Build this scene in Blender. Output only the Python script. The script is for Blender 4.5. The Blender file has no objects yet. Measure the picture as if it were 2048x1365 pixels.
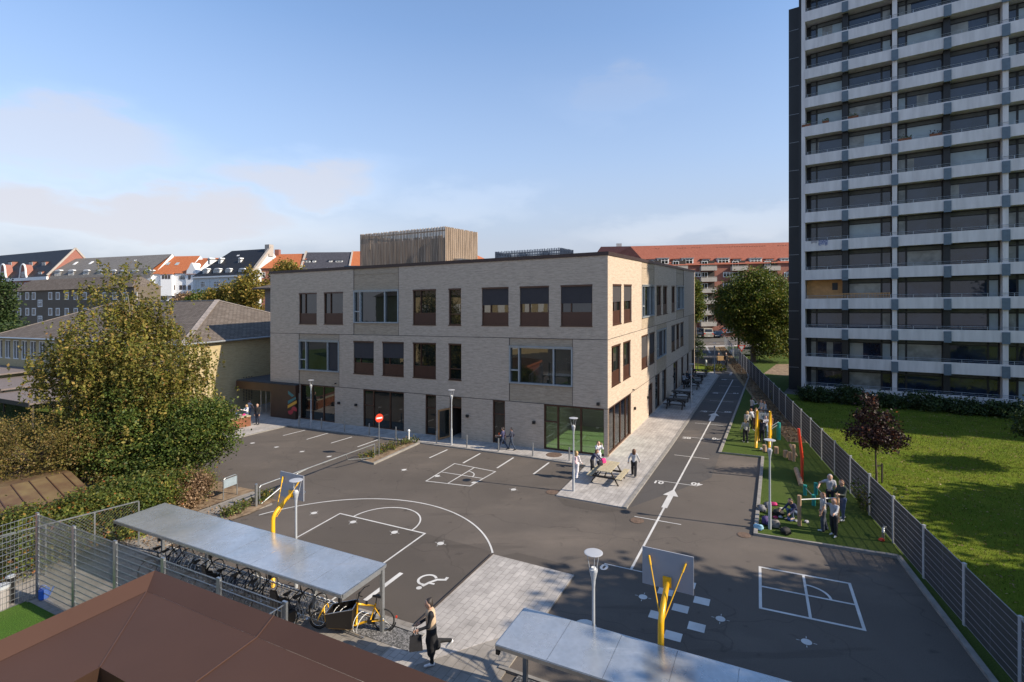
import bpy, math, random
import numpy as np
from mathutils import Vector

# ------------------------------------------------------------------ scene, camera, light
scene = bpy.context.scene
C = scene.collection
R = math.radians
F0, CX, HY = 1044.0, 1024.0, 589.9      # survey of the site: focal length, centre and eye level in the 2048 px photograph
S, H = 0.0221, 10.0                     # the site rises 2.2 % towards +X; eye height above the yard
AZ, EL = 110.5, 33.0                    # sun

cd = bpy.data.cameras.new('camera'); cam = bpy.data.objects.new('camera', cd); C.objects.link(cam)
cam.location = (0, 0, H); cam.rotation_euler = (R(90), 0, 0)
cd.sensor_width = 36; cd.lens = 36 * F0 / 2048; cd.shift_y = -(682.5 - HY) / 2048
cd.clip_start = .1; cd.clip_end = 3000
scene.camera = cam

w = bpy.data.worlds.new('World'); scene.world = w; w.use_nodes = True
nt = w.node_tree; nt.nodes.clear()
def N(t, k, **kw):
    n = t.nodes.new(k)
    for a, b in kw.items(): setattr(n, a, b)
    return n
def ramp(t, stops, fac=None, interp='LINEAR'):
    n = N(t, 'ShaderNodeValToRGB'); e = n.color_ramp.elements; n.color_ramp.interpolation = interp
    while len(e) < len(stops): e.new(.5)
    for i, (p, c) in enumerate(stops):
        e[i].position = p; e[i].color = (c[0], c[1], c[2], 1) if not isinstance(c, (int, float)) else (c, c, c, 1)
    if fac is not None: t.links.new(fac, n.inputs[0])
    return n
sky = N(nt, 'ShaderNodeTexSky', sky_type='NISHITA', sun_disc=False, sun_elevation=R(EL), sun_rotation=R(AZ), air_density=1.0, dust_density=.4, ozone_density=1.6)
tc = N(nt, 'ShaderNodeTexCoord'); sep = N(nt, 'ShaderNodeSeparateXYZ'); nt.links.new(tc.outputs['Generated'], sep.inputs[0])
mp = N(nt, 'ShaderNodeMapping'); mp.inputs['Scale'].default_value = (1.0, 1.0, 2.6); mp.inputs['Location'].default_value = (1.3, .35, .2)
nt.links.new(tc.outputs['Generated'], mp.inputs[0])
nz = N(nt, 'ShaderNodeTexNoise'); nz.inputs['Scale'].default_value = 2.3; nz.inputs['Detail'].default_value = 5; nz.inputs['Roughness'].default_value = .42
nt.links.new(mp.outputs[0], nz.inputs['Vector'])
cl = ramp(nt, [(.46, 0), (.66, 1)], nz.outputs['Fac'])
el = ramp(nt, [(0.0, .95), (.18, .75), (.36, .25), (.6, .06)], sep.outputs['Z'])
hz = ramp(nt, [(0.0, .97), (.1, .85), (.25, .45), (.45, .12), (.7, 0)], sep.outputs['Z'])
# soft cumulus banks: each a direction in the sky with a width and a height, edges broken up by noise
n3 = N(nt, 'ShaderNodeTexNoise'); n3.inputs['Scale'].default_value = 5.5; n3.inputs['Detail'].default_value = 6; n3.inputs['Roughness'].default_value = .55; nt.links.new(mp.outputs[0], n3.inputs['Vector'])
ds = N(nt, 'ShaderNodeVectorMath', operation='SCALE'); ds.inputs['Scale'].default_value = .16; cs_ = N(nt, 'ShaderNodeVectorMath', operation='SUBTRACT'); nt.links.new(n3.outputs['Color'], cs_.inputs[0]); cs_.inputs[1].default_value = (.5, .5, .5); nt.links.new(cs_.outputs[0], ds.inputs[0])
dd = N(nt, 'ShaderNodeVectorMath', operation='ADD'); nt.links.new(tc.outputs['Generated'], dd.inputs[0]); nt.links.new(ds.outputs[0], dd.inputs[1]); last = None
for (du, dv, wx, wz, st) in ((-.42, .225, .20, .055, .85), (-.90, .30, .26, .07, .75), (-.72, .15, .42, .075, .95), (-.12, .17, .16, .035, .5), (.20, .39, .16, .045, .35), (.0, .19, .10, .03, .45), (.35, .13, .26, .035, .6), (-1.6, .25, .5, .1, .8), (1.9, .2, .6, .12, .7)):
    d_ = Vector((du, 1, dv)).normalized(); sb = N(nt, 'ShaderNodeVectorMath', operation='SUBTRACT'); nt.links.new(dd.outputs[0], sb.inputs[0]); sb.inputs[1].default_value = d_
    ml = N(nt, 'ShaderNodeVectorMath', operation='MULTIPLY'); nt.links.new(sb.outputs[0], ml.inputs[0]); ml.inputs[1].default_value = (1 / wx, 1 / wx, 1 / wz); ln = N(nt, 'ShaderNodeVectorMath', operation='LENGTH'); nt.links.new(ml.outputs[0], ln.inputs[0])
    mr = N(nt, 'ShaderNodeMapRange', interpolation_type='SMOOTHSTEP'); mr.inputs['From Min'].default_value = 1.25; mr.inputs['From Max'].default_value = .35; mr.inputs['To Max'].default_value = st; nt.links.new(ln.outputs['Value'], mr.inputs['Value'])
    if last is None: last = mr.outputs[0]
    else: m9 = N(nt, 'ShaderNodeMath', operation='MAXIMUM'); nt.links.new(last, m9.inputs[0]); nt.links.new(mr.outputs[0], m9.inputs[1]); last = m9.outputs[0]
m8 = N(nt, 'ShaderNodeMath', operation='MULTIPLY'); nt.links.new(cl.outputs[0], m8.inputs[0]); nt.links.new(el.outputs[0], m8.inputs[1]); m7 = N(nt, 'ShaderNodeMath', operation='MULTIPLY'); m7.inputs[1].default_value = .35; nt.links.new(m8.outputs[0], m7.inputs[0])
mu = N(nt, 'ShaderNodeMath', operation='MAXIMUM'); nt.links.new(last, mu.inputs[0]); nt.links.new(m7.outputs[0], mu.inputs[1])
mxm = N(nt, 'ShaderNodeMath', operation='MAXIMUM'); nt.links.new(mu.outputs[0], mxm.inputs[0]); nt.links.new(hz.outputs[0], mxm.inputs[1])
mx = N(nt, 'ShaderNodeMix', data_type='RGBA'); nt.links.new(mxm.outputs[0], mx.inputs[0]); tn = N(nt, 'ShaderNodeMix', data_type='RGBA', blend_type='MULTIPLY'); tn.inputs[0].default_value = 1; tn.inputs[7].default_value = (.71, .81, .90, 1); nt.links.new(sky.outputs[0], tn.inputs[6]); nt.links.new(tn.outputs[2], mx.inputs[6])
ccol = N(nt, 'ShaderNodeMix', data_type='RGBA'); nt.links.new(last, ccol.inputs[0]); ccol.inputs[6].default_value = (1.95, 2.05, 2.45, 1); ccol.inputs[7].default_value = (2.8, 2.8, 3.05, 1); nt.links.new(ccol.outputs[2], mx.inputs[7])
bg = N(nt, 'ShaderNodeBackground'); bg.inputs[1].default_value = .15; nt.links.new(mx.outputs[2], bg.inputs[0])
wo = N(nt, 'ShaderNodeOutputWorld'); nt.links.new(bg.outputs[0], wo.inputs[0])

sd = bpy.data.lights.new('sun', 'SUN'); sun = bpy.data.objects.new('sun', sd); C.objects.link(sun)
sd.energy = 4.0; sd.angle = R(.5); sd.color = (1, .88, .72)
sv = Vector((math.sin(R(AZ)) * math.cos(R(EL)), math.cos(R(AZ)) * math.cos(R(EL)), math.sin(R(EL))))
sun.rotation_euler = sv.to_track_quat('Z', 'Y').to_euler(); sun.location = (40, -20, 60)

scene.view_settings.view_transform = 'Standard'; scene.view_settings.look = 'None'
scene.view_settings.exposure = .84; scene.view_settings.gamma = 1
scene.cycles.max_bounces = 6; scene.cycles.transparent_max_bounces = 12

# ------------------------------------------------------------------ survey helpers
def G(px, py, dz=0.0):                      # ground point (on the sloping site) seen at a survey pixel
    u, v = (px - CX) / F0, (HY - py) / F0
    Y = (H - dz) / (S * u - v)
    return (u * Y, Y)
def norm2(x, y): l = math.hypot(x, y); return (x / l, y / l)
A = norm2(-.890, .4555)                     # along the school front, to the left
B = norm2(.4555, .890)                      # along the school side, away
NA = (-B[0], -B[1]); NB = (-A[0], -A[1])
class Frame:                                # vertical facade: s along it, d out of it, z up from the site's ground
    def __init__(s, o, a, n=None):
        s.o = o; s.a = norm2(*a); s.n = n or (s.a[1], -s.a[0])
    def p(s, q, d, z): return (s.o[0] + s.a[0] * q + s.n[0] * d, s.o[1] + s.a[1] * q + s.n[1] * d, z)
    def s(s, px, d=0):
        u = (px - CX) / F0; ox, oy = s.o[0] + s.n[0] * d, s.o[1] + s.n[1] * d
        return (u * oy - ox) / (s.a[0] - u * s.a[1])
    def z(s, px, py, d=0):
        q = s.s(px, d); x, y, _ = s.p(q, d, 0)
        return H + (HY - py) / F0 * y - S * x

# ------------------------------------------------------------------ mesh helpers
class MB:
    def __init__(s): s.v = []; s.f = []; s.m = []
    def poly(s, pts, m=0):
        n = len(s.v); s.v += [tuple(p) for p in pts]; s.f.append(tuple(range(n, n + len(pts)))); s.m.append(m); return s
    def hexa(s, p, m=0):                    # p: 4 bottom, 4 top
        n = len(s.v); s.v += [tuple(q) for q in p]
        for f in ((3, 2, 1, 0), (4, 5, 6, 7), (0, 1, 5, 4), (1, 2, 6, 5), (2, 3, 7, 6), (3, 0, 4, 7)):
            s.f.append(tuple(n + i for i in f)); s.m.append(m)
        return s
    def box(s, x0, x1, y0, y1, z0, z1, m=0):
        return s.hexa([(x0, y0, z0), (x1, y0, z0), (x1, y1, z0), (x0, y1, z0), (x0, y0, z1), (x1, y0, z1), (x1, y1, z1), (x0, y1, z1)], m)
    def fbox(s, fr, a, b, d0, d1, z0, z1, m=0):
        q = [fr.p(a, d1, 0), fr.p(b, d1, 0), fr.p(b, d0, 0), fr.p(a, d0, 0)]
        cr = (q[1][0] - q[0][0]) * (q[2][1] - q[1][1]) - (q[1][1] - q[0][1]) * (q[2][0] - q[1][0])
        if cr < 0: q.reverse()
        return s.hexa([(x, y, z0) for x, y, _ in q] + [(x, y, z1) for x, y, _ in q], m)
    def beam(s, p0, p1, w, h, up=(0, 0, 1), m=0):
        p0, p1, up = Vector(p0), Vector(p1), Vector(up); d = (p1 - p0).normalized()
        if abs(d.dot(up)) > .98: up = Vector((0, 1, 0))
        r = d.cross(up).normalized() * w / 2; t = r.cross(d).normalized() * h / 2
        return s.hexa([p0 - r - t, p0 + r - t, p1 + r - t, p1 - r - t, p0 - r + t, p0 + r + t, p1 + r + t, p1 - r + t], m)
    def tube(s, pts, r, n=8, m=0, closed=False, cap=True):
        pts = [Vector(p) for p in pts]; k = len(pts)
        rs = r if isinstance(r, (list, tuple)) else [r] * k
        base = len(s.v); prev = None
        for i, p in enumerate(pts):
            if closed: d = pts[(i + 1) % k] - pts[i - 1]
            else: d = pts[min(i + 1, k - 1)] - pts[max(i - 1, 0)]
            d.normalize()
            if prev is None:
                up = Vector((0, 0, 1)) if abs(d.z) < .9 else Vector((1, 0, 0)); a = d.cross(up).normalized()
            else: a = (prev - d * prev.dot(d)).normalized()
            prev = a; b = d.cross(a)
            for j in range(n):
                t = 2 * math.pi * j / n; s.v.append(tuple(p + (a * math.cos(t) + b * math.sin(t)) * rs[i]))
        for i in range(k if closed else k - 1):
            i2 = (i + 1) % k
            for j in range(n):
                j2 = (j + 1) % n; s.f.append((base + i * n + j, base + i2 * n + j, base + i2 * n + j2, base + i * n + j2)[::-1]); s.m.append(m)
        if cap and not closed:
            s.f.append(tuple(base + j for j in range(n))); s.m.append(m)
            s.f.append(tuple(base + (k - 1) * n + j for j in range(n))[::-1]); s.m.append(m)
        return s
    def lathe(s, prof, n=16, c=(0, 0), m=0):  # prof: (r, z) from bottom to top
        base = len(s.v)
        for r, z in prof:
            for j in range(n):
                t = 2 * math.pi * j / n; s.v.append((c[0] + r * math.cos(t), c[1] + r * math.sin(t), z))
        for i in range(len(prof) - 1):
            for j in range(n):
                j2 = (j + 1) % n; s.f.append((base + i * n + j, base + i * n + j2, base + (i + 1) * n + j2, base + (i + 1) * n + j)); s.m.append(m)
        s.f.append(tuple(base + j for j in range(n))[::-1]); s.m.append(m)
        s.f.append(tuple(base + (len(prof) - 1) * n + j for j in range(n))); s.m.append(m)
        return s
    def torus(s, c, R_, r, nrm, n=24, k=6, m=0, a0=0, a1=2 * math.pi):
        nrm = Vector(nrm).normalized(); up = Vector((0, 0, 1)) if abs(nrm.z) < .9 else Vector((1, 0, 0))
        x = nrm.cross(up).normalized(); y = nrm.cross(x); c = Vector(c); full = abs(a1 - a0 - 2 * math.pi) < 1e-6
        pts = [c + (x * math.cos(a0 + (a1 - a0) * i / n) + y * math.sin(a0 + (a1 - a0) * i / n)) * R_ for i in range(n if full else n + 1)]
        return s.tube(pts, r, k, m, closed=full)
    def xf(s, fn): s.v = [fn(p) for p in s.v]; return s

def tag(o, label=None, cat=None, group=None, kind=None):
    if label: o['label'] = label
    if cat: o['category'] = cat
    if group: o['group'] = group
    if kind: o['kind'] = kind
    return o
def empty(name, x, y, z=0, rz=0, slope=True, **k):
    o = bpy.data.objects.new(name, None); C.objects.link(o); o.location = (x, y, z + (S * x if slope else 0)); o.rotation_euler = (0, 0, rz)
    o.empty_display_size = .3
    return tag(o, **k)
def mkmesh(name, v, f, mats, mi=None, smooth=False, uv=True):
    me = bpy.data.meshes.new(name); me.from_pydata(v, [], f)
    for m in (mats if isinstance(mats, (list, tuple)) else [mats]): me.materials.append(m)
    if mi is not None and any(mi): me.polygons.foreach_set('material_index', mi)
    if smooth: me.polygons.foreach_set('use_smooth', [True] * len(f))
    return me
def boxuv(me, co):                          # UVs in metres, laid along each face
    n = len(me.loops); li = np.zeros(n, int); me.loops.foreach_get('vertex_index', li)
    npoly = len(me.polygons); nr = np.zeros(npoly * 3); me.polygons.foreach_get('normal', nr); nr = nr.reshape(-1, 3)
    tot = np.zeros(npoly, int); me.polygons.foreach_get('loop_total', tot)
    nl = np.repeat(nr, tot, axis=0); p = co[li]
    hl = np.hypot(nl[:, 0], nl[:, 1]); flat = hl < .12
    hh = np.where(flat, 1, hl); tx, ty = -nl[:, 1] / hh, nl[:, 0] / hh
    u = np.where(flat, p[:, 0], p[:, 0] * tx + p[:, 1] * ty)
    bx, by, bz = -nl[:, 2] * nl[:, 0] / hh, -nl[:, 2] * nl[:, 1] / hh, hh
    v = np.where(flat, p[:, 1], p[:, 0] * bx + p[:, 1] * by + p[:, 2] * bz)
    uv = me.uv_layers.new(name='UVMap'); uv.data.foreach_set('uv', np.stack([u, v], 1).astype(np.float32).ravel())
def build(name, mb, mats, parent=None, slope=True, smooth=False, local=False, uv=True, **k):
    """world-coordinate mesh (z above the site's ground) as ONE object; with local=True the mesh is in the parent's own axes"""
    if not mb.f: return None
    co = np.array(mb.v, float)
    if local:
        me = mkmesh(name, mb.v, mb.f, mats, mb.m, smooth)
        o = bpy.data.objects.new(name, me)
    else:
        w_ = co.copy()
        if slope: w_[:, 2] += S * co[:, 0]
        if parent is None: org = np.array([(co[:, 0].min() + co[:, 0].max()) / 2, (co[:, 1].min() + co[:, 1].max()) / 2, w_[:, 2].min()])
        else:
            org = np.array(parent.location); pp = parent.parent
            while pp: org = org + np.array(pp.location); pp = pp.parent
        w_ -= org
        me = mkmesh(name, w_.tolist(), mb.f, mats, mb.m, smooth)
        o = bpy.data.objects.new(name, me)
        if parent is None: o.location = org
    if uv: boxuv(me, co)
    C.objects.link(o)
    if parent: o.parent = parent
    return tag(o, **k)
def kids(o): return [c for c in bpy.data.objects if c.parent == o]
def copy_tree(o, parent=None, cache={}):
    c = o.copy(); C.objects.link(c); c.parent = parent
    for ch in o.children: copy_tree(ch, c)
    return c

# ------------------------------------------------------------------ materials
def newmat(name):
    m = bpy.data.materials.new(name); m.use_nodes = True; t = m.node_tree; t.nodes.clear()
    o = N(t, 'ShaderNodeOutputMaterial'); b = N(t, 'ShaderNodeBsdfPrincipled'); t.links.new(b.outputs[0], o.inputs[0])
    return m, t, b
def coords(t, kind='Object', scale=(1, 1, 1), rot=0):
    c = N(t, 'ShaderNodeTexCoord'); q = N(t, 'ShaderNodeMapping'); q.inputs['Scale'].default_value = scale; q.inputs['Rotation'].default_value = (0, 0, rot)
    t.links.new(c.outputs[kind], q.inputs[0]); return q.outputs[0]
def noise(t, vec, scale, detail=4, rough=.55):
    n = N(t, 'ShaderNodeTexNoise'); n.inputs['Scale'].default_value = scale; n.inputs['Detail'].default_value = detail; n.inputs['Roughness'].default_value = rough
    t.links.new(vec, n.inputs['Vector']); return n.outputs['Fac']
def mixc(t, fac, a, b, mode='MIX'):
    n = N(t, 'ShaderNodeMix', data_type='RGBA', blend_type=mode)
    for i, x in ((0, fac), (6, a), (7, b)):
        if isinstance(x, (int, float)): n.inputs[i].default_value = x
        elif isinstance(x, tuple): n.inputs[i].default_value = (*x[:3], 1)
        else: t.links.new(x, n.inputs[i])
    return n.outputs[2]
def bump(t, b, h, st=.3, dist=.02):
    n = N(t, 'ShaderNodeBump'); n.inputs['Strength'].default_value = st; n.inputs['Distance'].default_value = dist
    t.links.new(h, n.inputs['Height']); t.links.new(n.outputs[0], b.inputs['Normal'])
def sc(c, k): return tuple(min(1, x * k) for x in c)
def pm(name, c, rough=.6, metal=0, var=.12, vs=3, bmp=0, bs=30, spec=.5, c2=None, kind='Object', scale=(1, 1, 1)):
    m, t, b = newmat(name); v = coords(t, kind, scale)
    f = ramp(t, [(.3, 0), (.7, 1)], noise(t, v, vs))
    t.links.new(mixc(t, f.outputs[0], sc(c, 1 - var), c2 or sc(c, 1 + var)), b.inputs['Base Color'])
    b.inputs['Roughness'].default_value = rough; b.inputs['Metallic'].default_value = metal; b.inputs['Specular IOR Level'].default_value = spec
    if bmp: bump(t, b, noise(t, v, bs, 3), bmp, .01)
    return m
def brickm(name, c1, c2, mortar, bw=.24, rh=.067, big=.25, bigc=None, ms=.012):
    m, t, b = newmat(name); v = coords(t, 'UV')
    k = N(t, 'ShaderNodeTexBrick'); k.inputs['Scale'].default_value = 1; k.inputs['Brick Width'].default_value = bw; k.inputs['Row Height'].default_value = rh
    k.inputs['Mortar Size'].default_value = ms; k.inputs['Mortar Smooth'].default_value = .3; k.inputs['Bias'].default_value = -.1
    t.links.new(v, k.inputs['Vector'])
    for i, c in enumerate((c1, c2, mortar)): k.inputs[1 + i].default_value = (*c, 1)
    v2 = coords(t, 'UV', (1.0, 8.5, 1)); n1 = ramp(t, [(.46, 0), (.66, .9)], noise(t, v2, 1.5, 6, .8))
    v3 = coords(t, 'UV', (1, 1, 1)); n2 = ramp(t, [(.3, 0), (.7, 1)], noise(t, v3, .35, 4))
    c = mixc(t, n1.outputs[0], k.outputs[0], bigc or sc(c1, .55))
    mm = N(t, 'ShaderNodeMath', operation='MULTIPLY'); t.links.new(n2.outputs[0], mm.inputs[0]); mm.inputs[1].default_value = big
    c = mixc(t, mm.outputs[0], c, sc(c2, 1.15)); t.links.new(c, b.inputs['Base Color'])
    b.inputs['Roughness'].default_value = .85; bump(t, b, k.outputs['Fac'], -.25, .006)
    return m
def tilem(name, c, c2, dark, tw=.3, th=.34, dirt=.3, rough=.7):
    m, t, b = newmat(name); v = coords(t, 'UV')
    k = N(t, 'ShaderNodeTexBrick'); k.inputs['Scale'].default_value = 1; k.inputs['Brick Width'].default_value = tw; k.inputs['Row Height'].default_value = th
    k.inputs['Mortar Size'].default_value = .03; k.inputs['Mortar Smooth'].default_value = .6; k.offset = .5
    t.links.new(v, k.inputs['Vector'])
    for i, q in enumerate((c, c2, dark)): k.inputs[1 + i].default_value = (*q, 1)
    n1 = ramp(t, [(.35, 0), (.75, 1)], noise(t, v, .5, 6, .7)); mm = N(t, 'ShaderNodeMath', operation='MULTIPLY'); t.links.new(n1.outputs[0], mm.inputs[0]); mm.inputs[1].default_value = dirt
    t.links.new(mixc(t, mm.outputs[0], k.outputs[0], sc(c2, .6)), b.inputs['Base Color']); b.inputs['Roughness'].default_value = rough; b.inputs['Specular IOR Level'].default_value = .5 if rough < .65 else .15
    bump(t, b, k.outputs['Fac'], -.6, .03)
    return m
def leafm(name, stops, trans=.35):
    m = bpy.data.materials.new(name); m.use_nodes = True; t = m.node_tree; t.nodes.clear()
    o = N(t, 'ShaderNodeOutputMaterial'); g = N(t, 'ShaderNodeNewGeometry'); r = ramp(t, stops, g.outputs['Random Per Island'])
    v = coords(t, 'Object'); n = ramp(t, [(.35, .6), (.65, 1.25)], noise(t, v, .7, 3)); c = mixc(t, 1.0, r.outputs[0], n.outputs[0], 'MULTIPLY')
    d = N(t, 'ShaderNodeBsdfPrincipled'); d.inputs['Roughness'].default_value = .55; d.inputs['Specular IOR Level'].default_value = .3; t.links.new(c, d.inputs['Base Color'])
    q = N(t, 'ShaderNodeBsdfTranslucent'); t.links.new(c, q.inputs[0]); x = N(t, 'ShaderNodeMixShader'); x.inputs[0].default_value = trans
    t.links.new(d.outputs[0], x.inputs[1]); t.links.new(q.outputs[0], x.inputs[2]); t.links.new(x.outputs[0], o.inputs[0])
    return m
def glassm(name, c, rough=.02, spec=1.0, var=.3):
    m, t, b = newmat(name); v = coords(t, 'Object'); f = ramp(t, [(.4, 0), (.6, 1)], noise(t, v, .8, 3))
    t.links.new(mixc(t, f.outputs[0], sc(c, 1 - var), sc(c, 1 + var)), b.inputs['Base Color'])
    b.inputs['Roughness'].default_value = rough; b.inputs['Specular IOR Level'].default_value = spec; b.inputs['IOR'].default_value = 1.55
    bump(t, b, noise(t, v, 1.2, 2), .04, .02)
    return m
M = {}
M['brick'] = brickm('school_brick', (.57, .455, .345), (.44, .34, .255), (.54, .445, .35))
M['brick_panel'] = brickm('school_brick_panel', (.455, .355, .25), (.355, .27, .185), (.43, .35, .265), rh=.075, big=.2)
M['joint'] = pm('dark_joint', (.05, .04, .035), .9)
M['cap'] = pm('brown_metal', (.055, .032, .026), .45, .3, .15)
M['brown'] = pm('brown_frame', (.085, .038, .022), .4, .2, .12)
M['brown_panel'] = pm('brown_window_panel', (.075, .032, .02), .42, .2, .08)
M['blind'] = pm('blind_fabric', (.045, .04, .042), .85, 0, .08, bmp=.1, bs=200)
M['blind_side'] = M['blind']
M['greyframe'] = pm('grey_frame', (.33, .36, .38), .4, .3, .08)
M['glass'] = glassm('window_glass', (.012, .016, .014))
M['tglass'] = glassm('tower_glass', (.016, .026, .048), .03, .7)
M['curtain'] = glassm('curtained_glass', (.30, .37, .39), .2, .5, .08)
M['drape'] = glassm('drape_glass', (.24, .25, .23), .2, .4, .3)
M['roofing'] = pm('roofing_felt', (.05, .05, .052), .9, bmp=.2)
M['timber'] = pm('timber_slat', (.36, .27, .195), .8, 0, .45, 9, scale=(1, 1, .05))
M['timber_dark'] = pm('timber_inner', (.05, .042, .036), .9)
M['steel'] = pm('galvanised_steel', (.42, .44, .45), .38, .85, .12, 6)
M['paintgrey'] = pm('grey_paint', (.40, .42, .44), .45, .1, .06)
M['white'] = pm('white_paint', (.72, .72, .70), .6, 0, .06)
M['black'] = pm('black_plastic', (.012, .012, .013), .5, 0, .1)
M['yellow'] = pm('yellow_paint', (.78, .42, .012), .3, 0, .05)
M['red'] = pm('red_paint', (.62, .045, .015), .4, 0, .08)
M['teal'] = pm('teal_paint', (.02, .25, .22), .5, 0, .12)
M['wood'] = pm('robinia_wood', (.40, .26, .16), .8, 0, .3, 8, scale=(1, 1, .15))
M['planks'] = pm('pale_planks', (.42, .36, .24), .75, 0, .2, 10)
M['darkwood'] = pm('dark_stained_wood', (.035, .028, .022), .75, 0, .3, 8)
M['tyre'] = pm('tyre_rubber', (.014, .014, .014), .8)
M['bark'] = pm('bark', (.10, .075, .055), .95, 0, .4, 6, .5, 20)
M['birchbark'] = pm('birch_bark', (.50, .47, .42), .8, 0, .5, 4, c2=(.14, .12, .10))
M['corten'] = pm('corten_steel', (.20, .075, .035), .75, .1, .35, 2.5, .1, 20)
# ------------------------------------------------------------------ ground materials
def asphaltm(name, c, lo=.8, hi=1.25, warm=(.19, .155, .125)):
    m, t, b = newmat(name); v = coords(t, 'UV')
    f1 = ramp(t, [(.3, 0), (.75, 1)], noise(t, v, .16, 6, .6)); f2 = ramp(t, [(.52, 0), (.70, 1)], noise(t, coords(t, 'UV', (1, 1.7, 1), .47), .11, 7, .62)); f3 = noise(t, v, 45, 2, .7)
    c_ = mixc(t, f1.outputs[0], sc(c, lo), sc(c, hi)); mm = N(t, 'ShaderNodeMath', operation='MULTIPLY'); t.links.new(f2.outputs[0], mm.inputs[0]); mm.inputs[1].default_value = .6
    c_ = mixc(t, mm.outputs[0], c_, warm); g = ramp(t, [(.35, .75), (.7, 1.25)], f3); c_ = mixc(t, 1.0, c_, g.outputs[0], 'MULTIPLY')
    w1 = ramp(t, [(.63, 1), (.67, .82)], noise(t, coords(t, 'UV', (.25, 2.2, 1), .47), .5, 4, .5)); c_ = mixc(t, 1.0, c_, w1.outputs[0], 'MULTIPLY')
    s1 = ramp(t, [(.66, 1), (.74, .62)], noise(t, v, 1.7, 3, .5)); c_ = mixc(t, 1.0, c_, s1.outputs[0], 'MULTIPLY'); s2 = ramp(t, [(.70, 0), (.78, .5)], noise(t, v, .75, 8, .75)); c_ = mixc(t, s2.outputs[0], c_, warm)
    vo = N(t, 'ShaderNodeTexVoronoi', feature='DISTANCE_TO_EDGE'); vo.inputs['Scale'].default_value = .17; wv = N(t, 'ShaderNodeVectorMath', operation='ADD'); nn = N(t, 'ShaderNodeTexNoise'); nn.inputs['Scale'].default_value = .8; t.links.new(v, nn.inputs['Vector']); t.links.new(v, wv.inputs[0]); t.links.new(nn.outputs['Color'], wv.inputs[1]); t.links.new(wv.outputs[0], vo.inputs['Vector'])
    ck = ramp(t, [(0, .72), (.004, 1)], vo.outputs['Distance']); c_ = mixc(t, 1.0, c_, ck.outputs[0], 'MULTIPLY')
    t.links.new(c_, b.inputs['Base Color']); b.inputs['Roughness'].default_value = .88; bump(t, b, f3, .25, .01); return m
def paverm(name, c, bw=.6, rh=.3, dark=.62, rot=0.0, var=.22):
    m, t, b = newmat(name); v = coords(t, 'UV', (1, 1, 1), rot)
    k = N(t, 'ShaderNodeTexBrick'); k.inputs['Scale'].default_value = 1; k.inputs['Brick Width'].default_value = bw; k.inputs['Row Height'].default_value = rh; k.inputs['Mortar Size'].default_value = .012; k.inputs['Mortar Smooth'].default_value = .2
    t.links.new(v, k.inputs['Vector'])
    for i, q in enumerate((sc(c, 1 - var), sc(c, 1 + var), sc(c, dark))): k.inputs[1 + i].default_value = (*q, 1)
    n1 = ramp(t, [(.35, .72), (.7, 1.2)], noise(t, v, .9, 6, .7)); n2 = ramp(t, [(.60, 0), (.8, .5)], noise(t, v, 2.3, 4))
    c_ = mixc(t, 1.0, k.outputs[0], n1.outputs[0], 'MULTIPLY'); c_ = mixc(t, n2.outputs[0], c_, sc(c, 1.45))
    t.links.new(c_, b.inputs['Base Color']); b.inputs['Roughness'].default_value = .85; bump(t, b, k.outputs['Fac'], -.3, .008); return m
def grassm(name, a, b_, c_, sc_=1.0):
    m, t, b = newmat(name); v = coords(t, 'UV')
    f1 = ramp(t, [(.35, 0), (.7, 1)], noise(t, v, .22 * sc_, 5, .65)); f2 = ramp(t, [(.45, 0), (.8, 1)], noise(t, v, .8 * sc_, 6, .75)); f3 = noise(t, v, 28, 3, .8)
    c = mixc(t, f1.outputs[0], a, b_); mm = N(t, 'ShaderNodeMath', operation='MULTIPLY'); t.links.new(f2.outputs[0], mm.inputs[0]); mm.inputs[1].default_value = .7; c = mixc(t, mm.outputs[0], c, c_)
    g = ramp(t, [(.3, .45), (.7, 1.5)], f3); c = mixc(t, 1.0, c, g.outputs[0], 'MULTIPLY'); t.links.new(c, b.inputs['Base Color'])
    b.inputs['Roughness'].default_value = .9; b.inputs['Specular IOR Level'].default_value = .15; bump(t, b, f3, .8, .04); return m
TH = math.atan2(B[1], B[0])
M['asphalt'] = asphaltm('asphalt', (.104, .087, .073))
M['asphalt_dark'] = asphaltm('asphalt_road', (.075, .068, .064), .85, 1.15)
M['asphalt_patch'] = asphaltm('asphalt_patch', (.084, .070, .058), .85, 1.15, (.13, .105, .088))
M['far_ground'] = asphaltm('far_ground', (.10, .095, .085))
M['paver'] = paverm('paving_slabs', (.42, .39, .36), .42, .21, .68, -TH, .10)
M['paver_warm'] = paverm('warm_paving', (.27, .245, .215), .6, .3, .68, -TH, .08)
M['slab'] = M['paver']
M['kerb'] = pm('kerb_concrete', (.24, .225, .205), .85, 0, .2, 4, .1)
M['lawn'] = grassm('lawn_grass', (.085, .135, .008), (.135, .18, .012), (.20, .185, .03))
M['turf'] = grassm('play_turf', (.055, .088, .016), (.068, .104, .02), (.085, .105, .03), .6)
M['turf_small'] = grassm('lush_turf', (.05, .11, .014), (.07, .14, .02), (.09, .13, .03), 1.0)
M['dirt'] = pm('bare_soil', (.17, .105, .062), .95, 0, .35, 3, .5, 25, c2=(.30, .22, .14))
M['straw'] = pm('straw_and_soil', (.24, .16, .085), .95, 0, .4, 5, .6, 30, c2=(.36, .27, .15))
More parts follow.
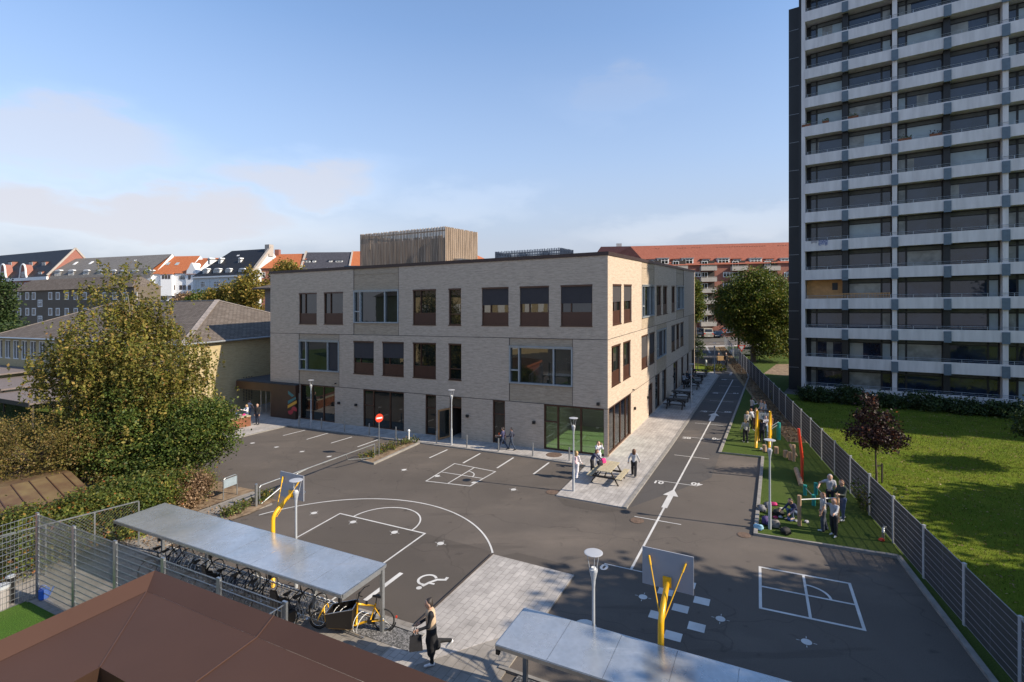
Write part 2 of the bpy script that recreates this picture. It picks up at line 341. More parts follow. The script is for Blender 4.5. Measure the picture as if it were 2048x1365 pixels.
def paintm(name, c, c2, lo, hi):
    m, t, b = newmat(name); v = coords(t, 'UV'); f = ramp(t, [(lo, 0), (hi, 1)], noise(t, v, 16, 6, .8)); g = ramp(t, [(.4, .82), (.7, 1.05)], noise(t, v, 1.2, 4)); c_ = mixc(t, 1.0, mixc(t, f.outputs[0], c, c2), g.outputs[0], 'MULTIPLY')
    t.links.new(c_, b.inputs['Base Color']); b.inputs['Roughness'].default_value = .75; return m
M['paint'] = paintm('road_paint', (.62, .61, .585), (.26, .24, .22), .58, .72)
M['paint_worn'] = paintm('worn_road_paint', (.42, .41, .40), (.15, .14, .13), .5, .7)
m, t, b = newmat('gravel'); v = coords(t, 'UV'); k = N(t, 'ShaderNodeTexVoronoi'); k.inputs['Scale'].default_value = 34; t.links.new(v, k.inputs['Vector'])
r_ = ramp(t, [(0, (.03, .03, .03)), (.5, (.10, .098, .095)), (1, (.28, .27, .265))], N(t, 'ShaderNodeSeparateColor').outputs[0])
t.links.new(k.outputs['Color'], r_.inputs[0].links[0].from_node.inputs[0]); t.links.new(r_.outputs[0], b.inputs['Base Color']); b.inputs['Roughness'].default_value = .9; bump(t, b, k.outputs['Distance'], -1, .03)
M['gravel'] = m

def sheet(name, pts, z, mat, thick=0.0, **k):
    mb = MB(); q = [(x, y, z) for x, y in pts]
    ar = sum(q[i][0] * q[(i + 1) % len(q)][1] - q[(i + 1) % len(q)][0] * q[i][1] for i in range(len(q)))
    if ar < 0: q.reverse()
    mb.poly(q)
    if thick:
        for i in range(len(q)):
            a, b_ = q[i], q[(i + 1) % len(q)]; mb.poly([(a[0], a[1], z - thick), (b_[0], b_[1], z - thick), b_, a])
    k.setdefault('kind', 'structure')
    return build(name, mb, mat, **k)
def off(p, d, k): return (p[0] + d[0] * k, p[1] + d[1] * k)

sheet('ground', [(-700, -60), (700, -60), (700, 900), (-700, 900)], 0, M['far_ground'])
yard = [(-45, 8), (-45, 40), off(G(453, 882), A, 3), G(453, 882), G(575, 853), (40, 110), (45, 112), (48, 112), G(1452, 692), G(1494, 745), G(1497, 757), G(1482, 797), G(1440, 908), G(1525, 917), G(1511, 1071), G(1797, 1116), (10.6, 8), (9, 2), (-45, 2)]
sheet('yard_asphalt', yard, .004, M['asphalt'])
# newer, darker asphalt of the lane between the school and the play strip
sheet('lane_asphalt', [G(1249, 1020), G(1340, 896), G(1440, 752), G(1425, 742), G(1390, 700), G(1452, 693), G(1494, 745), G(1497, 757), G(1482, 797), G(1440, 908), off(G(1440, 908), B, -4.6)], .008, M['asphalt_dark'])
sheet('asphalt_patch', [G(1113, 995), G(1250, 1021), G(1208, 1026), G(1129, 1012)], .008, M['asphalt_patch'])
sheet('asphalt_patch', [G(990, 1115), G(1034, 1106), G(1135, 1130), G(1150, 1154)], .008, M['asphalt_patch'])
sheet('forecourt_asphalt', [G(595, 1081), G(680, 1028), G(850, 1068), G(986, 1104), G(832, 1250), G(640, 1180)], .008, M['asphalt_patch'])
# paved walk round the school (a real step of 6 cm)
Cn = (5.78, 31.5)
walk = [G(453, 882), G(575, 853), G(1032, 911.6), G(1172.5, 932.5), G(1112, 993), G(1249.5, 1018), G(1340, 894), G(1438, 752), G(1426, 745), off(Cn, B, 36.6), off(off(Cn, B, 36.6), A, 3), off(off(Cn, A, 30), B, 6), off(G(453, 882), A, -.0), ]
walk = [G(453, 882), G(575, 853), G(1032, 911.6), G(1172.5, 932.5), G(1112, 993), G(1249.5, 1018), G(1340, 894), G(1438, 752), G(1426, 745), off(Cn, B, 36.6), off(off(Cn, B, 36.6), A, 3), off(off(Cn, A, 20), B, 4), off(off(Cn, A, 30.5), B, 8), (-26, 50), (-30, 44)]
sheet('school_pavement', walk, .06, M['paver'], .06)
def kerbline(name, pts, w=.14, h=.09, mat=None):
    mb = MB(); pts = [Vector((x, y, 0)) for x, y in pts]; L = []; Rr = []
    for i, p in enumerate(pts):
        d = (pts[min(i + 1, len(pts) - 1)] - pts[max(i - 1, 0)]).normalized(); nn = Vector((-d.y, d.x, 0)) * w / 2
        L.append(p + nn); Rr.append(p - nn)
    for i in range(len(pts) - 1):
        mb.hexa([Rr[i], Rr[i + 1], L[i + 1], L[i]] + [q + Vector((0, 0, h)) for q in (Rr[i], Rr[i + 1], L[i + 1], L[i])])
    return build(name, mb, mat or M['kerb'], kind='structure')
kerbline('kerb', [G(453, 882.3), G(575, 853.3), G(1032, 912), G(1172.5, 933)], .12, .075)
kerbline('kerb', [G(1249.5, 1018.4), G(1340, 894.4), G(1438, 752)], .2, .09)
# play strip
turf = [G(1511, 1071), G(1525, 917), G(1440, 908), G(1482, 797), G(1497, 757), G(1494, 748), G(1500, 750), G(1528, 783), G(1560, 822), G(1619, 886), G(1659, 937), G(1711, 997), G(1746, 1032), G(1787, 1087), G(1797, 1116)]
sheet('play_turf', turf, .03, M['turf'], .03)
kerbline('kerb', [G(1797, 1117), G(1511, 1072), G(1525.5, 916.5), G(1439.5, 907.5), G(1482, 797), G(1497, 757), G(1495, 746)], .16, .11)
kerbline('kerb', [G(1797, 1116.5), (10.8, 9.5), (9.9, 6)], .16, .1)
fence_o, fence_d = (14.83, 20.29), norm2(.3005, .9538)
fp = lambda k, w=0: (fence_o[0] + fence_d[0] * k + fence_d[1] * w, fence_o[1] + fence_d[1] * k - fence_d[0] * w)
sheet('soil_strip', [fp(14, -1.15), fp(14, .05), fp(76, .05), fp(76, -1.6), fp(40, -1.5)], .036, M['straw'], .03)
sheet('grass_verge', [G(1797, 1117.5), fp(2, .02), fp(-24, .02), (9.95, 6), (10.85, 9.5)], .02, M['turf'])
sheet('lawn', [fp(-24, .08), fp(31, .08), (24.9, 50.5), (60, 24), (95, -12), (60, -40), fp(-60, .08)], .012, M['lawn'])
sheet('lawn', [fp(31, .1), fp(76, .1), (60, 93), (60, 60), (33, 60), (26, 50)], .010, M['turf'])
sheet('far_path', [G(1527, 748), G(1572, 752), G(1640, 752), G(1640, 728), G(1553, 729)], .02, M['dirt'])
# paving by the shelters and the foreground
sheet('entrance_paving', [G(832, 1252), G(986, 1111), G(1149, 1153), off(G(1149, 1153), B, -5.5), (4, 5), (-24, 2), (-30, 14), (-19.5, 19.8), G(244, 1084), off(G(244, 1084), B, 1.2), G(400, 1023), G(505, 984), G(540, 1000), G(545, 1010), G(459, 1040), off(G(459, 1040), B, -3.1)], .045, M['paver_warm'], .05)
sheet('entrance_slabs', [G(833, 1251.5), G(986, 1112), G(1148, 1153), off(G(1148, 1153), B, -3.1), off(G(833, 1252), B, -2.8)], .052, M['paver'], .05)
kerbline('kerb', [off(G(832, 1253), B, -.1), G(986, 1110.6)], .06, .085, M['joint'])
# lawn inside the enclosure and soil by the hedge
sheet('enclosure_lawn', [(-16.2, 17.5), (-13.2, 16.0), (-16, 9), (-24, 10), (-19.2, 12)], .07, M['turf_small'])
sheet('enclosure_lawn', [(-16.3, 17.5), (-14.0, 16.3), (-18, 8), (-20.5, 9.5)], .08, M['turf_small'])
soil = [G(-60, 1200), G(0, 1170), G(120, 1120), G(244, 1084), G(330, 1052), G(400, 1022), G(455, 1002), G(512, 983), G(470, 975), G(440, 965), (-24, 30), (-34, 34), (-40, 30), (-26, 18)]
sheet('hedge_soil', soil, .06, M['dirt'])
sheet('hedge_soil', [G(436, 1030), G(470, 1012), G(522, 994), G(553, 1003), G(500, 1030), G(462, 1043)], .056, M['dirt'])
sheet('garden_ground', [(-90, 16), (-32, 20), (-26, 34), (-29, 42), (-60, 60), (-90, 60)], .02, M['turf'])
bedp = [G(724, 924), G(746.5, 929), G(836, 888.5), G(822, 883.5)]
sheet('plant_bed', bedp, .07, M['dirt'], .05)
kerbline('kerb', [G(722, 923.5), G(746.5, 930), G(838, 888)], .13, .12)
# cross street far away
sheet('cross_street', [(-10, 94), (140, 94), (140, 101), (-10, 101)], .02, M['asphalt'])
sheet('street_pavement', [(20, 92), (140, 92), (140, 94), (20, 94)], .06, M['paver'], .05)
sheet('street_pavement', [(20, 101), (140, 101), (140, 112), (20, 112)], .05, M['far_ground'], .05)
sheet('grass_verge', [off(Cn, B, 37), G(1426, 744), G(1428, 735), G(1390, 727)], .05, M['lawn'])

# ------------------------------------------------------------------ painted markings
def ribbon(mb, pts, w, z=.012, closed=False):
    pts = [Vector((x, y, 0)) for x, y in pts]; L = []; Q = []; n = len(pts)
    for i, p in enumerate(pts):
        if closed: d0 = (p - pts[i - 1]).normalized(); d1 = (pts[(i + 1) % n] - p).normalized()
        else: d0 = (p - pts[max(i - 1, 0)]); d1 = (pts[min(i + 1, n - 1)] - p); d0 = (d0 if d0.length else d1).normalized(); d1 = (d1 if d1.length else d0).normalized()
        b_ = (d0 + d1).normalized(); nn = Vector((-b_.y, b_.x, 0)) * (w / 2 / max(.5, b_.dot(d0)))
        L.append(p + nn); Q.append(p - nn)
    for i in range(n if closed else n - 1):
        j = (i + 1) % n; mb.poly([(*Q[i][:2], z), (*Q[j][:2], z), (*L[j][:2], z), (*L[i][:2], z)])
def mark(name, mb, mat=None): return build(name, mb, mat or M['paint'], kind='structure')
def seg(name, px, w, z=.012, closed=False, mat=None):
    mb = MB(); ribbon(mb, [G(*p) for p in px], w, z, closed); return mark(name, mb, mat)
def arcpts(c, ex, ey, r, a0, a1, n=24): return [(c[0] + (ex[0] * math.cos(a) + ey[0] * math.sin(a)) * r, c[1] + (ex[1] * math.cos(a) + ey[1] * math.sin(a)) * r) for a in [a0 + (a1 - a0) * i / n for i in range(n + 1)]]
mb = MB()
for p, q in (((566, 872), (610, 861)), ((613, 879.6), (656, 867)), ((662, 887), (704, 874.6)), ((715, 894.6), (756, 880)), ((859, 916.5), (895, 900)), ((926, 927), (960.5, 907.6)), ((994, 937), (1027, 916)), ((1067, 949), (1098, 926))):
    ribbon(mb, [G(*p), G(*q)], .11)
mark('parking_line', mb)
mb = MB(); ribbon(mb, [G(730, 1202), G(803, 1147)], .17, .014); mark('parking_line', mb)
# basketball key and arc: circle through three surveyed points
def circ3(a, b, c):
    (ax, ay), (bx, by), (cx, cy) = a, b, c; d = 2 * (ax * (by - cy) + bx * (cy - ay) + cx * (ay - by))
    ux = ((ax * ax + ay * ay) * (by - cy) + (bx * bx + by * by) * (cy - ay) + (cx * cx + cy * cy) * (ay - by)) / d
    uy = ((ax * ax + ay * ay) * (cx - bx) + (bx * bx + by * by) * (ax - cx) + (cx * cx + cy * cy) * (bx - ax)) / d
    return (ux, uy), math.hypot(ax - ux, ay - uy)
def arc3(a, b, c, n=48):
    o, r = circ3(a, b, c); t = [math.atan2(p[1] - o[1], p[0] - o[0]) for p in (a, b, c)]
    while t[1] > t[0]: t[1] -= 2 * math.pi
    while t[2] > t[1]: t[2] -= 2 * math.pi
    return [(o[0] + r * math.cos(t[0] + (t[2] - t[0]) * i / n), o[1] + r * math.sin(t[0] + (t[2] - t[0]) * i / n)) for i in range(n + 1)]
mb = MB(); ribbon(mb, arc3(G(518, 1031), G(760, 998.6), G(986, 1111)), .075)
ribbon(mb, [G(592, 1077), G(680, 1028), G(850, 1068), G(650, 1211)], .075, .014)
ribbon(mb, arc3(G(707, 1034), G(800, 1016.5), G(823.5, 1061.5)), .07)
mark('court_line', mb)
def foursquare(c, w):
    mb = MB(); c = [Vector((*G(*p), 0)) for p in c]; mid = lambda a, b_: (a + b_) / 2
    ribbon(mb, [p[:2] for p in c], w, .012, True); t, r, bo, l = mid(c[0], c[1]), mid(c[1], c[2]), mid(c[2], c[3]), mid(c[3], c[0]); o = (t + bo) / 2
    ribbon(mb, [t[:2], bo[:2]], w * .9, .0125); ribbon(mb, [l[:2], r[:2]], w * .9, .0130)
    ex, ey = (t - o) * .5, (r - o) * .5
    ribbon(mb, [((o + ex * math.cos(a) + ey * math.sin(a))[:2]) for a in [math.pi / 2 * i / 14 for i in range(15)]], w * .9, .0135)
    mark('four_square_court', mb)
foursquare([(909, 928), (991, 944), (940, 973), (852, 963)], .07)
foursquare([(1520, 1135), (1699, 1168), (1729, 1261), (1521, 1217)], .09)
mb = MB()
for px, py in ((505, 887), (553, 895), (604, 904), (658, 914), (808, 940.5), (875, 953), (948, 966), (1027, 980), (628, 1027), (706, 1045), (789, 1065.6), (881, 1088), (1286, 1195), (1441, 1239), (1613, 1285), (1170, 1254)):
    c = G(px, py); mb.poly([(x, y, .0145) for x, y in arcpts(c, (1, 0), (0, 1), .14 if px != 1170 else .34, 0, 2 * math.pi * 19 / 20, 19)])
    if px != 1170:
        for d in (A, B, NA, NB): ribbon(mb, [off(c, d, .17), off(c, d, .26)], .02, .0145)
mark('spot_marking', mb)
mb = MB()
for px, py in ((1331, 1184.4), (1376, 1170), (1403.5, 1203), (1361, 1217.8), (1314.6, 1232), (1393, 1255), (1346, 1273)):
    c = G(px, py); q = [off(off(c, A, i * .24), B, j * .2) for i, j in ((1, 1), (-1, 1), (-1, -1), (1, -1))]; mb.poly([(x, y, .012) for x, y in q][::-1])
mark('hopscotch_square', mb)
# numbered running line
L0, L1 = G(1262, 1140), G(1466, 760); Ld = norm2(L1[0] - L0[0], L1[1] - L0[1]); Ln = (-Ld[1], Ld[0]); LL = math.hypot(L1[0] - L0[0], L1[1] - L0[1])
lp = lambda k, w=0: (L0[0] + Ld[0] * k + Ln[0] * w, L0[1] + Ld[1] * k + Ln[1] * w)
def lk(px, py): g = G(px, py); return (g[0] - L0[0]) * Ld[0] + (g[1] - L0[1]) * Ld[1]
mb = MB(); ribbon(mb, [L0, L1], .09, .0125)
ks = [0, lk(1310, 1041), lk(1352, 967), lk(1378, 914), lk(1398, 877), lk(1415, 849), lk(1429, 824), lk(1440, 803), lk(1449, 787), lk(1458, 773), LL]
for i, k in enumerate(ks): ribbon(mb, [lp(k, 1.0), lp(k, -1.0)], .055, .0135)
def arrow(k0, k1, w, hw, hl): mb.poly([(*lp(k, q), .0155) for k, q in ((k0, w), (k0, -w), (k1 - hl, -w), (k1 - hl, -hw), (k1, 0), (k1 - hl, hw), (k1 - hl, w))])
arrow(lk(1325, 1016), lk(1342, 979), .13, .36, .9); arrow(lk(1420, 842), lk(1428, 826), .18, .42, 1.1)
mark('running_line', mb)
def textmesh(txt, size, align='CENTER', weight=.0):
    cu = bpy.data.curves.new('t', 'FONT'); cu.body = txt; cu.size = size; cu.align_x = align; cu.align_y = 'CENTER'; cu.offset = weight; cu.fill_mode = 'FRONT'
    o = bpy.data.objects.new('t', cu); C.objects.link(o); bpy.context.view_layer.update()
    me = bpy.data.meshes.new_from_object(o.evaluated_get(bpy.context.evaluated_depsgraph_get())); bpy.data.objects.remove(o)
    v = [tuple(p.co) for p in me.vertices]; f = [tuple(p.vertices) for p in me.polygons]; bpy.data.meshes.remove(me); return v, f
def text_ground(name, txt, c, ex, ey, size, z=.016, wt=.02):
    v, f = textmesh(txt, size, weight=wt); mb = MB(); mb.v = [(c[0] + ex[0] * x + ey[0] * y, c[1] + ex[1] * x + ey[1] * y, z) for x, y, _ in v]; mb.f = f; mb.m = [0] * len(f)
    return mark(name, mb)
Lr = (-Ln[0], -Ln[1]); Lb = (-Ld[0], -Ld[1])
for i, (a, b_) in {0: ('0', '50'), 2: ('10', '40'), 4: ('20', '30'), 6: ('30', '20'), 8: ('40', '10'), 10: ('50', '0')}.items():
    k = ks[i]; text_ground('distance_number', a, lp(k - .28, .92), Lr, Ld, .55)
    text_ground('distance_number', b_, lp(k + .28, -.92), Ln, Lb, .55)
# wheelchair symbol
o0 = G(838, 1177); ex = norm2(*[a - b_ for a, b_ in zip(G(880, 1156), G(838, 1174))]); ey = (ex[1], -ex[0])
wc = lambda x, y: (o0[0] + ex[0] * x - ey[0] * y, o0[1] + ex[1] * x - ey[1] * y)
mb = MB(); mb.poly([(*wc(.1 * math.cos(a), .1 * math.sin(a)), .0145) for a in [2 * math.pi * i / 16 for i in range(16)]])
ribbon(mb, [wc(.14, .02), wc(.42, .05), wc(.74, .02), wc(.95, -.18), wc(1.1, -.1)], .11, .0150); ribbon(mb, [wc(.4, .04), wc(.52, -.16)], .08, .0155)
ribbon(mb, [wc(.48 + .32 * math.cos(a), .26 + .30 * math.sin(a)) for a in [2.9 - 4.6 * i / 20 + 1.2 for i in range(21)]], .09, .0140)
mark('accessible_parking_symbol', mb)
mb = MB()
for p, q in (((1434, 717), (1443, 717)), ((1432, 725), (1445, 725)), ((1430, 735), (1437, 735)), ((1440, 735), (1448, 735)), ((1455, 735), (1463, 735)), ((1467, 735), (1473, 735))): ribbon(mb, [G(*p), G(*q)], .25)
c = G(1462, 748); ribbon(mb, [off(c, B, -1.2), off(c, B, 1.0), off(off(c, B, 1.6), A, .8)], .25); ribbon(mb, [G(1390, 713), G(1424, 713)], .12); ribbon(mb, [G(1390, 718), G(1424, 718)], .12)
ribbon(mb, [G(1413, 694), G(1420, 707)], .3)
for i in range(6): ribbon(mb, [(24 + 3.2 * i, 97.5), (26 + 3.2 * i, 97.5)], .3, .03)
mark('lane_marking', mb, M['paint_worn'])
# drains and covers
M['manhole'] = pm('rusty_cover', (.13, .085, .06), .85, 0, .5, 14)
for i, (px, py, r, mm_, lab) in enumerate(((1108, 912, .5, 'manhole', 'round rusty manhole cover in the pavement by the corner windows'), (1105, 985, .33, 'manhole', 'small square drain beside the pavement corner under the lamp'), (1274, 1042, .3, 'manhole', 'round worn manhole cover left of the numbered running line'), (1488, 1071, .26, 'manhole', 'rusty drain grate by the turf corner'))):
    c = G(px, py); mb = MB(); mb.lathe([(r, .02), (r, .066 if i == 0 else .02), (r * .9, .072 if i == 0 else .026)], 20, c); o = build('manhole_cover', mb, M[mm_]); tag(o, lab, 'manhole cover')
# ------------------------------------------------------------------ the school
def wallmb(fr, s0, s1, z0, z1, ops, rev=.24):
    mb = MB(); ss = sorted({s0, s1} | {v for o in ops for v in o[:2] if s0 < v < s1}); zs = sorted({z0, z1} | {v for o in ops for v in o[2:] if z0 < v < z1})
    for i in range(len(ss) - 1):
        for j in range(len(zs) - 1):
            a, b_, c, d = ss[i], ss[i + 1], zs[j], zs[j + 1]; m_, n_ = (a + b_) / 2, (c + d) / 2
            if any(o[0] < m_ < o[1] and o[2] < n_ < o[3] for o in ops): continue
            mb.poly([fr.p(a, 0, c), fr.p(b_, 0, c), fr.p(b_, 0, d), fr.p(a, 0, d)])
    for a, b_, c, d in ops:
        for q in ([(a, c), (a, d)], [(b_, d), (b_, c)], [(b_, c), (a, c)], [(a, d), (b_, d)]):
            mb.poly([fr.p(q[0][0], 0, q[0][1]), fr.p(q[1][0], 0, q[1][1]), fr.p(q[1][0], -rev, q[1][1]), fr.p(q[0][0], -rev, q[0][1])])
    return mb
FA = Frame(Cn, A, NA); FB = Frame(Cn, B, NB)
zc = H + (HY - 503.3) / F0 * 31.5 - S * 5.78; zj1 = H + (HY - 818.9) / F0 * 31.5 - S * 5.78; zj2 = H + (HY - 680.1) / F0 * 31.5 - S * 5.78
zcap = zc - .22; LA, LB = FA.s(540.8), FB.s(1389.3)
school = empty('school_building', Cn[0], Cn[1], 0, label='three storey pale brick school with brown window panels and slatted boxes on its roof', cat='school')
def zz(fr, px, t, b_): return fr.z(px, t), fr.z(px, b_)
def brown(fr, x0, x1, z0, z1, blind=0, kind='half'):
    a, b_ = sorted((fr.s(x0), fr.s(x1))); f = MB(); fw = .07; d0, d1 = -.20, -.07
    zp = z0 + (z1 - z0) * .33
    f.fbox(fr, a, a + fw, d0, d1, z0, z1); f.fbox(fr, b_ - fw, b_, d0, d1, z0, z1); f.fbox(fr, a + fw, b_ - fw, d0, d1, z1 - fw, z1); f.fbox(fr, a + fw, b_ - fw, d0, d1, z0, z0 + fw)
    f.fbox(fr, a - .02, b_ + .02, -.1, .035, z0 - .04, z0 + .015); f.fbox(fr, a - .01, b_ + .01, -.1, .02, z1 - .09, z1 + .02)
    wd = b_ - a
    if kind == 'half':
        f.fbox(fr, a + fw, b_ - fw, d0 + .01, d1 - .01, zp - .03, zp + .03)
        if wd > 1.1: f.fbox(fr, a + wd * (.68 if fr is FA else .3) - .03, a + wd * (.68 if fr is FA else .3) + .03, d0 + .01, d1 - .01, zp + .03, z1 - fw)
    elif kind == 'narrow': f.fbox(fr, a + fw, b_ - fw, d0 + .01, d1 - .01, z0 + (z1 - z0) * .3 - .03, z0 + (z1 - z0) * .3 + .03)
    o = build('window', f, M['brown'], school)
    p = MB(); p.fbox(fr, a + .02, b_ - .02, -.19, -.16, (zp if kind == 'half' else z0) + .01, z1 - .01); build('pane', p, M['glass'], o)
    if kind == 'half': p = MB(); p.fbox(fr, a + fw - .01, b_ - fw + .01, -.17, -.095, z0 + fw - .01, zp - .03); build('panel', p, M['brown_panel'], o)
    if blind:
        p = MB(); zb = z1 - (z1 - z0) * blind; p.fbox(fr, a + .03, b_ - .03, -.065, -.05, zb, z1 - .03); p.fbox(fr, a + .03, b_ - .03, -.075, -.04, zb - .04, zb); build('blind', p, M['blind'], o)
    return (a, b_, z0, z1)
def grey(fr, x0, x1, z0, z1, ml=(.16, .70), blind=(), rev=False):
    a, b_ = sorted((fr.s(x0), fr.s(x1))); f = MB(); fw = .09; d0, d1 = -.2, .05; wd = b_ - a
    f.fbox(fr, a, a + fw, d0, d1, z0, z1); f.fbox(fr, b_ - fw, b_, d0, d1, z0, z1); f.fbox(fr, a + fw, b_ - fw, d0, d1, z1 - fw, z1); f.fbox(fr, a + fw, b_ - fw, d0, d1 + .03, z0, z0 + fw)
    f.fbox(fr, a, b_, 0, d1 + .06, z1, z1 + .05); q = []
    for t in ml:
        t = 1 - t if fr is FA else t
        s_ = a + wd * t; q.append(s_); f.fbox(fr, s_ - .045, s_ + .045, d0 + .01, d1 - .02, z0 + fw, z1 - fw)
    e = (a + fw, q[0] - .045) if fr is FB else (q[0] + .045, b_ - fw)
    zt = z0 + (z1 - z0) * .36; f.fbox(fr, e[0], e[1], d0 + .01, d1 - .02, zt - .04, zt + .04)
    o = build('window', f, M['greyframe'], school)
    p = MB(); p.fbox(fr, a + .03, b_ - .03, -.17, -.12, z0 + .03, z1 - .03); build('pane', p, M['glass'], o)
    for b0, b1 in blind:
        if fr is FA: b0, b1 = 1 - b1, 1 - b0
        p = MB(); p.fbox(fr, a + wd * b0 + .05, a + wd * b1 - .05, -.10, -.08, z0 + fw + .02, z1 - fw - .02); build('blind', p, M['blind'], o)
    return (a, b_, z0, z1)
# levels surveyed near the corner
Z3b, Z3t = FA.z(1121.5, 652.5), FA.z(1121.5, 571.5); Z3pt = Z3t
ga = []                                      # openings front
for x0, x1, bl, kd in ((598, 633.4, 0, 'half'), (647.7, 685.9, 0, 'half'), (825.6, 871.8, 0, 'half'), (897.3, 922, 0, 'narrow'), (963.7, 1017, .45, 'half'), (1039.6, 1097.8, .43, 'half'), (1121.5, 1184.6, .43, 'half')):
    ga.append(brown(FA, x0, x1, Z3b, Z3t, bl, kd))
zb, zt = FA.z(764, 743.5), FA.z(764, 682.5)
z2b, z2t = FA.z(825.8, 755), FA.z(825.8, 685.7)
for x0, x1, bl, kd in ((707, 747.5, .5, 'half'), (764.6, 807.5, .46, 'half'), (825.8, 871.8, 0, 'half'), (897.3, 922.6, 0, 'narrow')):
    ga.append(brown(FA, x0, x1, z2b, z2t, bl, kd))
def panel(fr, x0, x1, z0, z1, gw):          # recessed bond panel above/below a grey window; returns the opening
    a, b_ = sorted((fr.s(x0), fr.s(x1))); p = MB()
    for c, d in ((z0, gw[2]), (gw[3] + .05, z1)):
        if d - c > .15: p = MB(); p.poly([fr.p(a, -.03, c), fr.p(b_, -.03, c), fr.p(b_, -.03, d), fr.p(a, -.03, d)]); build('brick_panel', p, M['brick_panel'], school)
    return (a, b_, z0, z1)
w_ = grey(FA, 707.4, 797.2, FA.z(707.4, 646.5), FA.z(707.4, 583), (.15, .70)); ga.append(panel(FA, 707.4, 797.2, zj2 + .02, zcap, w_))
w_ = grey(FA, 598, 678.1, FA.z(598, 740.2), FA.z(598, 681), (.18, .72), ((.74, 1),)); ga.append(panel(FA, 598, 678.1, zj1 + .02, zj2 - .02, w_))
w_ = grey(FA, 1018.5, 1145.2, FA.z(1018.5, 766.5), FA.z(1018.5, 693), (.16, .71)); ga.append(panel(FA, 1018.5, 1145.2, zj1 + .02, zj2 - .02, w_))
# ground floor openings, front
def glazed(fr, x0, x1, z0, z1, mull, trans=None, gl='glass', mat='brown', depth=-.14, name='window', ep=(.09, .09)):
    a, b_ = sorted((fr.s(x0), fr.s(x1))); f = MB(); fw = .09; d0, d1 = depth - .08, depth + .08
    f.fbox(fr, a, a + ep[0], d0, d1, z0, z1); f.fbox(fr, b_ - ep[1], b_, d0, d1, z0, z1); f.fbox(fr, a + ep[0], b_ - ep[1], d0, d1, z1 - fw, z1); f.fbox(fr, a + ep[0], b_ - ep[1], d0, d1, z0, z0 + .07)
    for x in mull: s_ = fr.s(x); f.fbox(fr, s_ - .05, s_ + .05, d0 + .01, d1 - .01, z0 + .07, z1 - fw)
    if trans: q = sorted((fr.s(trans[0]), fr.s(trans[1]))); zt = z0 + (z1 - z0) * trans[2]; f.fbox(fr, q[0] + .05, q[1] - .05, d0 + .01, d1 - .01, zt - .04, zt + .04)
    o = build(name, f, M[mat], school)
    p = MB(); p.fbox(fr, a + .03, b_ - .03, depth - .015, depth + .015, z0 + .03, z1 - .03); build('pane', p, M[gl], o)
    return (a, b_, z0, z1)
m, t, b = newmat('clear_glass'); t.nodes.remove(b); tr = N(t, 'ShaderNodeBsdfTransparent'); tr.inputs[0].default_value = (.74, .80, .75, 1); gl = N(t, 'ShaderNodeBsdfGlossy'); gl.inputs['Roughness'].default_value = .01; gl.inputs[0].default_value = (.9, .95, 1, 1)
fz = N(t, 'ShaderNodeFresnel'); fz.inputs[0].default_value = 1.7; x_ = N(t, 'ShaderNodeMixShader'); t.links.new(fz.outputs[0], x_.inputs[0]); t.links.new(tr.outputs[0], x_.inputs[1]); t.links.new(gl.outputs[0], x_.inputs[2]); t.links.new(x_.outputs[0], [n for n in t.nodes if n.type == 'OUTPUT_MATERIAL'][0].inputs[0])
M['clear'] = m
M['brown_door'] = pm('brown_door_leaf', (.19, .085, .045), .5, .1, .1)
zg = .08
ga.append(glazed(FA, 600, 669.5, zg, zj1 - .02, (624, 646)))
ga.append(glazed(FA, 726.1, 807.9, zg, zj1 - .02, (746, 779), (726.5, 746, .58)))
ga.append(glazed(FA, 850.6, 872.1, zg, zj1 - .02, (), (850.6, 872.1, .67)))
ga.append(glazed(FA, 985.3, 1009.9, zg, zj1 - .02, (), (985.3, 1009.9, .68), name='door'))
a, b_ = sorted((FA.s(1087.5), 0)); ga.append((0, FA.s(1087.5), zg, zj1 - .02))
glazed(FA, 1087.5, 1214, zg, zj1 - .02, (1115, 1161), (1087.5, 1115, .62), 'clear', ep=(.22, .09))
# open doorway: dark lobby, door leaf standing open
da, db = sorted((FA.s(899), FA.s(922.9))); ga.append((da, db, zg, zj1 - .02))
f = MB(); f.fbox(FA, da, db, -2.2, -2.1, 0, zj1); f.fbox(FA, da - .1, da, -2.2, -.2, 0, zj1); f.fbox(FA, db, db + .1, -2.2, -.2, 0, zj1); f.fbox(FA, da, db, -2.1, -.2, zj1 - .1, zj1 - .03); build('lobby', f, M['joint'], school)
f = MB(); f.fbox(FA, da, da + .06, -.2, -.08, zg, zj1 - .02); f.fbox(FA, db - .06, db, -.2, -.08, zg, zj1 - .02); f.fbox(FA, da + .06, db - .06, -.2, -.08, 2.15, 2.25); fo = build('door', f, M['brown'], school)
p = MB(); p.fbox(FA, da + .03, db - .03, -.15, -.13, 2.25, zj1 - .05); build('pane', p, M['glass'], fo)
FD = Frame(FA.p(db, -.1, 0)[:2], norm2(NA[0] + .35 * A[0], NA[1] + .35 * A[1]))
f = MB(); M['oakdoor'] = pm('oak_door_frame', (.36, .20, .09), .5, 0, .15, 8)
for q in ((0, .1, zg, 2.15), (.95, 1.05, zg, 2.15), (.1, .95, zg, zg + .12), (.1, .95, 2.04, 2.15)): f.fbox(FD, q[0], q[1], -.03, .03, q[2], q[3])
leaf = build('door_leaf', f, M['oakdoor'], fo); p = MB(); p.fbox(FD, .08, .97, -.01, .01, zg + .1, 2.06); build('pane', p, M['glass'], leaf)
p = MB(); p.fbox(FD, .1, .95, .05, .09, 1.02, 1.06); p.fbox(FD, .1, .14, .03, .05, 1.0, 1.08); p.fbox(FD, .91, .95, .03, .05, 1.0, 1.08); build('handle', p, M['steel'], leaf)
